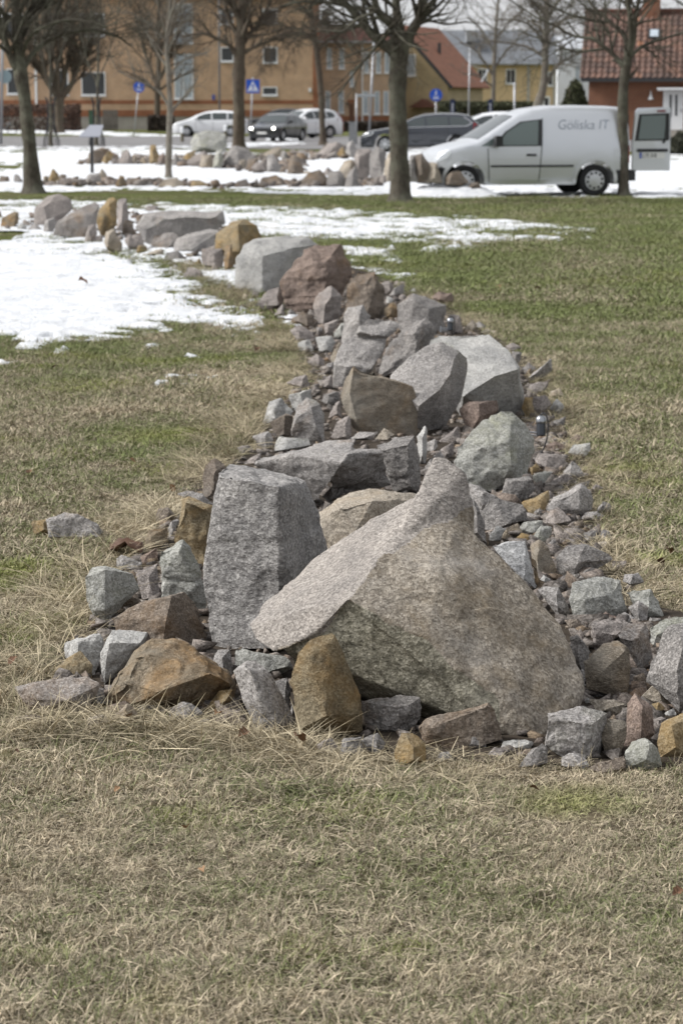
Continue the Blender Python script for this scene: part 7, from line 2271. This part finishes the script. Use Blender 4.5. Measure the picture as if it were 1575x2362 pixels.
# banners by the hedge
for px, lb in ((1043, 'narrow dark banner post nearest the round sign, before the hedge'), (1130, 'narrow dark banner post right of the first, before the hedge')):
    D = 122.
    bt = thing('banner_post', lb, 'banner', put(px, D))
    mb = MB(); mb.tube([(0, 0, 0), (0, 0, 2.2)], .03, 8); mb.build('post', DARKM, bt)
    mb = MB(); mb.box(-.12, -.06, 1.15, .12, -.035, 2.15); bb = mb.build('banner', flat('navy_cloth', (.015, .025, .07), .8), bt)
    mb = MB()
    for k in range(7): mb.box(-.035, -.064, 1.3 + k * .1, .035, -.0605, 1.355 + k * .1)
    mb.build('white_print', SIGNW, bb)
lp3 = thing('lamp_post', 'thin grey pole standing before the hedge left of the conifer', 'pole', put(1186, 121.)); pole(lp3, 'pole', POLE, 1186, 330, 1186, 190, 121., .05)
lp4 = thing('lamp_post', 'thin grey lamp pole with a white hanging flag strip, before the yellow brick house', 'pole', put(1079, 125.)); pole(lp4, 'pole', POLE, 1079, 326, 1083, 110, 125., .035)
c = at(1117, 175, 125.) - Vector(lp4.location)
mb = MB(); mb.poly([(c.x - .2, 0, c.z - .3), (c.x - .12, 0, c.z - .32), (c.x + .22, 0, c.z + .3), (c.x + .12, 0, c.z + .32)], (0, .03, 0)); mb.tube([(c.x + .15, 0.04, c.z + .3), at(1083, 150, 125.) - Vector(lp4.location)], .012, 5); mb.build('flag_strip', SIGNW, lp4)
# white topped bollards
for px, py, lb in ((420, 328, 'wooden bollard with a white band left of the mossy boulder'), (520, 321, 'wooden bollard with a white band by the tree with the mossy foot')):
    D = gd(py)
    bl = thing('bollard', lb, 'bollard', put(px, D))
    mb = MB(); mb.lathe([(.09, 0), (.09, .45), (.088, .46)], (0, 0, 0), 'z', 12); mb.build('post', flat('weathered_wood', (.13, .115, .08), .9), bl)
    mb = MB(); mb.lathe([(.094, .463), (.094, .70), (.07, .76), (.02, .78)], (0, 0, 0), 'z', 12); mb.build('white_top', SIGNW, bl)
# information board on the field
D = gd(401)
ib = thing('information_board', 'slanted information board on a single black post among the far stones', 'sign', put(211, D))
mb = MB(); mb.box(-.04, -.04, 0, .04, .04, 1.0); mb.build('post', BLACKM, ib)
mb = MB(); Mx = Matrix.Translation((.02, .0, 1.12)) @ Matrix.Rotation(math.radians(38), 4, 'X') @ Matrix.Rotation(math.radians(0), 4, 'Z')
mb.poly([Mx @ Vector((-.34, -.24, 0)), Mx @ Vector((.22, -.24, 0)), Mx @ Vector((.28, .24, 0)), Mx @ Vector((-.08, .24, 0))], tuple((Mx.to_3x3() @ Vector((0, 0, .03)))))
mb.build('panel', flat('panel_grey', (.28, .29, .33), .5), ib)
mb = MB(); mb.tube([(0, 0, .92), (0, -.05, 1.02), (0, .0, 1.1)], .05, 8); mb.build('bracket', BLACKM, ib)
# steel tree guards
for px, py, lb in ((118, 339, 'black steel tree guard round the left young tree'), (223, 337, 'black steel tree guard round the young tree behind the information board')):
    D = gd(py)
    tg = thing('tree_guard', lb, 'tree guard', put(px, D))
    for k in range(4):
        a = math.pi / 4 + k * math.pi / 2
        q = lambda r, z, da=0: (r * math.cos(a + da), r * math.sin(a + da), z)
        mb = MB(); mb.tube([q(.24, .75), q(.2, .9), q(.19, 1.9), q(.25, 2.12), q(.32, 2.2)], .025, 6); mb.build('upright', BLACKM, tg)
        for da in (-.28, .0, .28):
            mb = MB(); mb.tube([q(.22, .95, da * .3), q(.26, .7, da * .6), q(.38, .3, da), q(.40, .0, da)], .016, 5); mb.build('foot_bar', BLACKM, tg)
    for z in (.95, 1.35, 1.85):
        mb = MB(); mb.tube([(.2 * math.cos(t), .2 * math.sin(t), z) for t in np.linspace(0, 2 * math.pi, 17)], .016, 5, cap=False); mb.build('ring', BLACKM, tg)
# green bin and wooden gate by the orange building
D = 182.
gb = thing('wheeled_bin', 'tall dark green bin beside the wooden gate', 'bin', put(212, D))
mb = MB(); mb.poly([(-.17, -.25, .05), (.17, -.25, .05), (.2, -.3, 1.5), (-.2, -.3, 1.5)], (0, .55, 0)); mb.build('body', flat('bin_green', (.025, .07, .035), .5), gb)
mb = MB(); mb.box(-.22, -.34, 1.503, .22, .3, 1.58); mb.build('lid', flat('bin_lid', (.02, .055, .03), .5), gb)
gt = thing('wooden_gate', 'weathered upright board gate in front of the orange building', 'gate', put(255, D))
GW = flat('weathered_boards', (.13, .115, .10), .9, var=.25, scale=4)
for k in range(9):
    mb = MB(); x = -.56 + k * .125; mb.box(x, -.02 + .006 * (k % 2), .08, x + .112, .02, 1.58); mb.build('board', GW, gt)
for z in (.35, 1.3):
    mb = MB(); mb.box(-.57, .022, z, .57, .06, z + .1); mb.build('rail', GW, gt)
# bicycle at the far left
D = 160.
bk = thing('bicycle', 'bicycle leaning by the hedge at the far left edge', 'bicycle', put(10, D))
for x in (-.5, .5):
    mb = MB(); mb.tube([(x + .33 * math.cos(t), 0, .34 + .33 * math.sin(t)) for t in np.linspace(0, 2 * math.pi, 25)], .022, 6, cap=False); wl = mb.build('wheel', TYRE, bk)
    mb = MB()
    for k in range(8): mb.tube([(x, 0, .34), (x + .32 * math.cos(k * .785), 0, .34 + .32 * math.sin(k * .785))], .004, 4)
    mb.build('spokes', CHROME, wl)
mb = MB()
for a, b in (((-.5, 0, .34), (-.1, 0, .32)), ((-.1, 0, .32), (-.2, 0, .82)), ((-.5, 0, .34), (-.17, 0, .72)), ((-.17, 0, .72), (.36, 0, .74)), ((-.1, 0, .32), (.37, 0, .68)), ((.34, 0, .88), (.5, 0, .34))): mb.tube([a, b], .02, 6)
mb.build('frame', GREYM, bk)
mb = MB(); mb.poly([(-.34, -.07, .83), (-.06, -.03, .83), (-.06, .03, .83), (-.34, .07, .83)], (0, 0, .05)); mb.build('saddle', BLACKM, bk)
mb = MB(); mb.tube([(.34, 0, .86), (.33, 0, .98)], .015, 6); mb.tube([(.3, -.27, 1.0), (.36, 0, .98), (.3, .27, 1.0)], .013, 6); mb.build('handlebar', BLACKM, bk)
# snow heap by the saloon
hp = MB()
# ================================================================== small things at the stones
def spot(label, px, py, base_py, h, sc=1.0, rz=0.):
    """a small dark spotlight on a bracket, clamped to a stone, with its cable"""
    D = gd(base_py)
    p = at(px, py, D)
    r = thing('spotlight', label, 'spotlight', p, rz)
    k = sc
    Mx = Matrix.Rotation(math.radians(-8), 4, 'X')
    def tr(mb):
        mb.v = [tuple((Mx @ Vector(v)) * k) for v in mb.v]
    mb = MB(); mb.lathe([(.020, -.052), (.0235, -.045), (.0235, .02), (.0215, .026)], (0, 0, 0), 'z', 24); tr(mb); mb.build('lamp_body', flat('dark_anodised', (.06, .065, .075), .3, metal=.5), r, smooth=False)
    mb = MB(); mb.lathe([(.0255, .012), (.0265, .02), (.0255, .035), (.021, .045), (.012, .05), (.001, .051)], (0, 0, 0), 'z', 24); tr(mb); cp = mb.build('chrome_cap', flat('brushed_steel', (.36, .37, .39), .28, metal=.9), r, smooth=True)
    mb = MB(); mb.lathe([(.0075, .051), (.0075, .056), (.004, .058)], (0, 0, 0), 'z', 12); tr(mb); mb.build('cable_gland', TRIM, cp)
    mb = MB(); mb.tube([(-.022, -.006, -.036), (-.075, -.01, -.03)], .0055, 8); mb.tube([(-.022, -.02, -.050), (-.075, -.015, -.042)], .0045, 8); mb.tube([(-.072, -.012, -.014), (-.076, -.012, -.062)], .007, 8); tr(mb); mb.build('bracket', flat('brushed_steel', (.36, .37, .39), .28, metal=.9), r)
    pts = [(0, 0, .057), (.012, -.004, .062), (.026, -.012, .05), (.033, -.02, .01), (.030, -.025, -.05), (.012, -.028, -.11), (-.02, -.02, -.17), (-.045, .0, -.215)]
    mb = MB(); mb.tube(spline(pts, 30) * k, .0038 * k, 8); mb.build('cable', BLACKM, r, smooth=True)
    return r
spot('small dark spotlight with chrome cap and looping cable right of the grey-green boulder', 1247, 982, 1068, 0, 1.0)
spot('distant small spotlight half hidden behind the squared grey block', 1038, 748, 800, 0, .95)
# dead leaves
def leaf_mesh(seed):
    rr = random.Random(seed)
    n = 9
    V, F = [], []
    L = 1.0
    for i in range(n):
        u = i / (n - 1)
        w = .36 * math.sin(math.pi * u ** .85) * (1 + .25 * math.sin(u * 19 + seed)) + .012
        z = .25 * math.sin(u * 2.5 + seed) + .1 * u
        for s in (-1, 0, 1):
            V.append((u * L - .5, s * w, z + (.22 + .1 * rr.random()) * abs(s) * math.sin(math.pi * u)))
    for i in range(n - 1):
        for j in (0, 1):
            F.append((i * 3 + j, i * 3 + j + 1, i * 3 + j + 4, i * 3 + j + 3))
    me = bpy.data.meshes.new('fallen_leaf'); me.from_pydata(V, [], F); me.update()
    for p in me.polygons: p.use_smooth = True
    return me
LM = [flat('dead_leaf_brown', (.13, .066, .034), .8, var=.4, scale=8), flat('dead_leaf_tan', (.26, .155, .08), .8, var=.3, scale=8), flat('dead_leaf_dark', (.085, .045, .024), .8, var=.3, scale=8)]
for k, (px, py, size, label, mi, z) in enumerate([
    (191, 668, 26, 'brown leaf lying on the snow tongue', 0, .05), (588, 823, 24, 'brown curled leaf in the straw left of the split block', 0, .04), (307, 1079, 18, 'upright orange-brown leaf on the lawn above the lone stone', 1, .03),
    (68, 1098, 20, 'dark brown leaf in the upper left lawn', 0, .02), (398, 1157, 20, 'tan leaf leaning in the tall straw by the ochre slab', 1, .06), (430, 1938, 24, 'small tan leaf in the middle of the near lawn', 1, .03),
    (1232, 1852, 26, 'brown leaf in the near lawn at right', 0, .03), (1538, 1293, 26, 'brown leaf on the lawn at the right edge', 0, .03), (1522, 1320, 30, 'dark leaf below the brown one at the right edge', 2, .03),
    (835, 1598, 26, 'reddish brown leaf caught behind the rusty tooth', 0, .12), (880, 1605, 30, 'tan curled leaf lying on the dark grey block', 1, .11), (1510, 1595, 24, 'brown leaf among the right front stones', 0, .03),
    (690, 1745, 42, 'large curled brown leaf in the front straw', 0, .04), (500, 1700, 26, 'orange-brown leaf in the straw under the tall grey stone', 1, .06), (560, 1722, 34, 'rusty leaf buried in the front straw', 0, .03),
    (300, 1692, 24, 'reddish leaf in the straw before the tan pointed stone', 0, .05), (40, 1748, 14, 'dark leaf speck in the lawn at left', 2, .02), (125, 853, 14, 'small dark leaf on the lawn below the snow', 2, .02), (1150, 672, 16, 'orange leaf on the far right lawn', 1, .02),
    (1240, 675, 16, 'red-brown leaf on the far right lawn', 0, .02), (470, 2030, 24, 'pale brown leaf in the lower lawn', 1, .02), (1560, 2080, 34, 'brown leaf at the right edge of the lower lawn', 0, .02), (30, 1560, 28, 'bent brown leaf at the left edge', 0, .05),
    (1450, 1130, 12, 'tiny leaf in the straw at right', 2, .03), (270, 1840, 18, 'light brown leaf in the near lawn at left', 1, .02), (1090, 1000, 20, 'leaf bit in the rubble near the spotlight', 0, .05)]):
    p = gr(px, py)
    s = size / ppm(p.y)
    rr = random.Random(k)
    o = bpy.data.objects.new('fallen_leaf', leaf_mesh(k))
    o.data.materials.append(LM[mi])
    COL.objects.link(o)
    o.location = (p.x, p.y, z + s * .08)
    o.scale = (s, s, s)
    o.rotation_euler = (rr.uniform(-.6, .6), rr.uniform(-.9, .3), rr.uniform(0, 6.28))
    tag(o, label, 'leaf', 'fallen leaves')
# the crumpled brown leaf-like sheet left of the ochre slab
def crumple():
    V, F = [], []
    n = 9
    p0 = gr(292, 1285)
    s = 75 / ppm(p0.y)
    for i in range(n):
        for j in range(n):
            u, v = i / (n - 1) - .5, j / (n - 1) - .5
            z = .28 + .30 * vn(np.array([[u * 4, v * 4, 2.]]), 3)[0] + .12 * vn(np.array([[u * 11, v * 11, 5.]]), 4)[0] - .5 * u * u
            V.append((u * s, v * s * .8, max(-.05, z) * s * .7))
    for i in range(n - 1):
        for j in range(n - 1):
            F.append((i * n + j, i * n + j + 1, (i + 1) * n + j + 1, (i + 1) * n + j))
    o = npmesh('crumpled_leaf', V, np.array(F), flat('dark_brown_leaf', (.10, .05, .03), .7, var=.3, scale=20), smooth=False)
    o.location = (p0.x, p0.y, .02)
    md = o.modifiers.new('thick', 'SOLIDIFY'); md.thickness = .003
    tag(o, 'large crumpled dark brown leaf behind the low grey stone', 'leaf')
crumple()
0 and print('TRIS', sum(sum(len(p.vertices) - 2 for p in me.polygons) if len(me.polygons) < 5000 else len(me.polygons) * 2 for me in bpy.data.meshes))
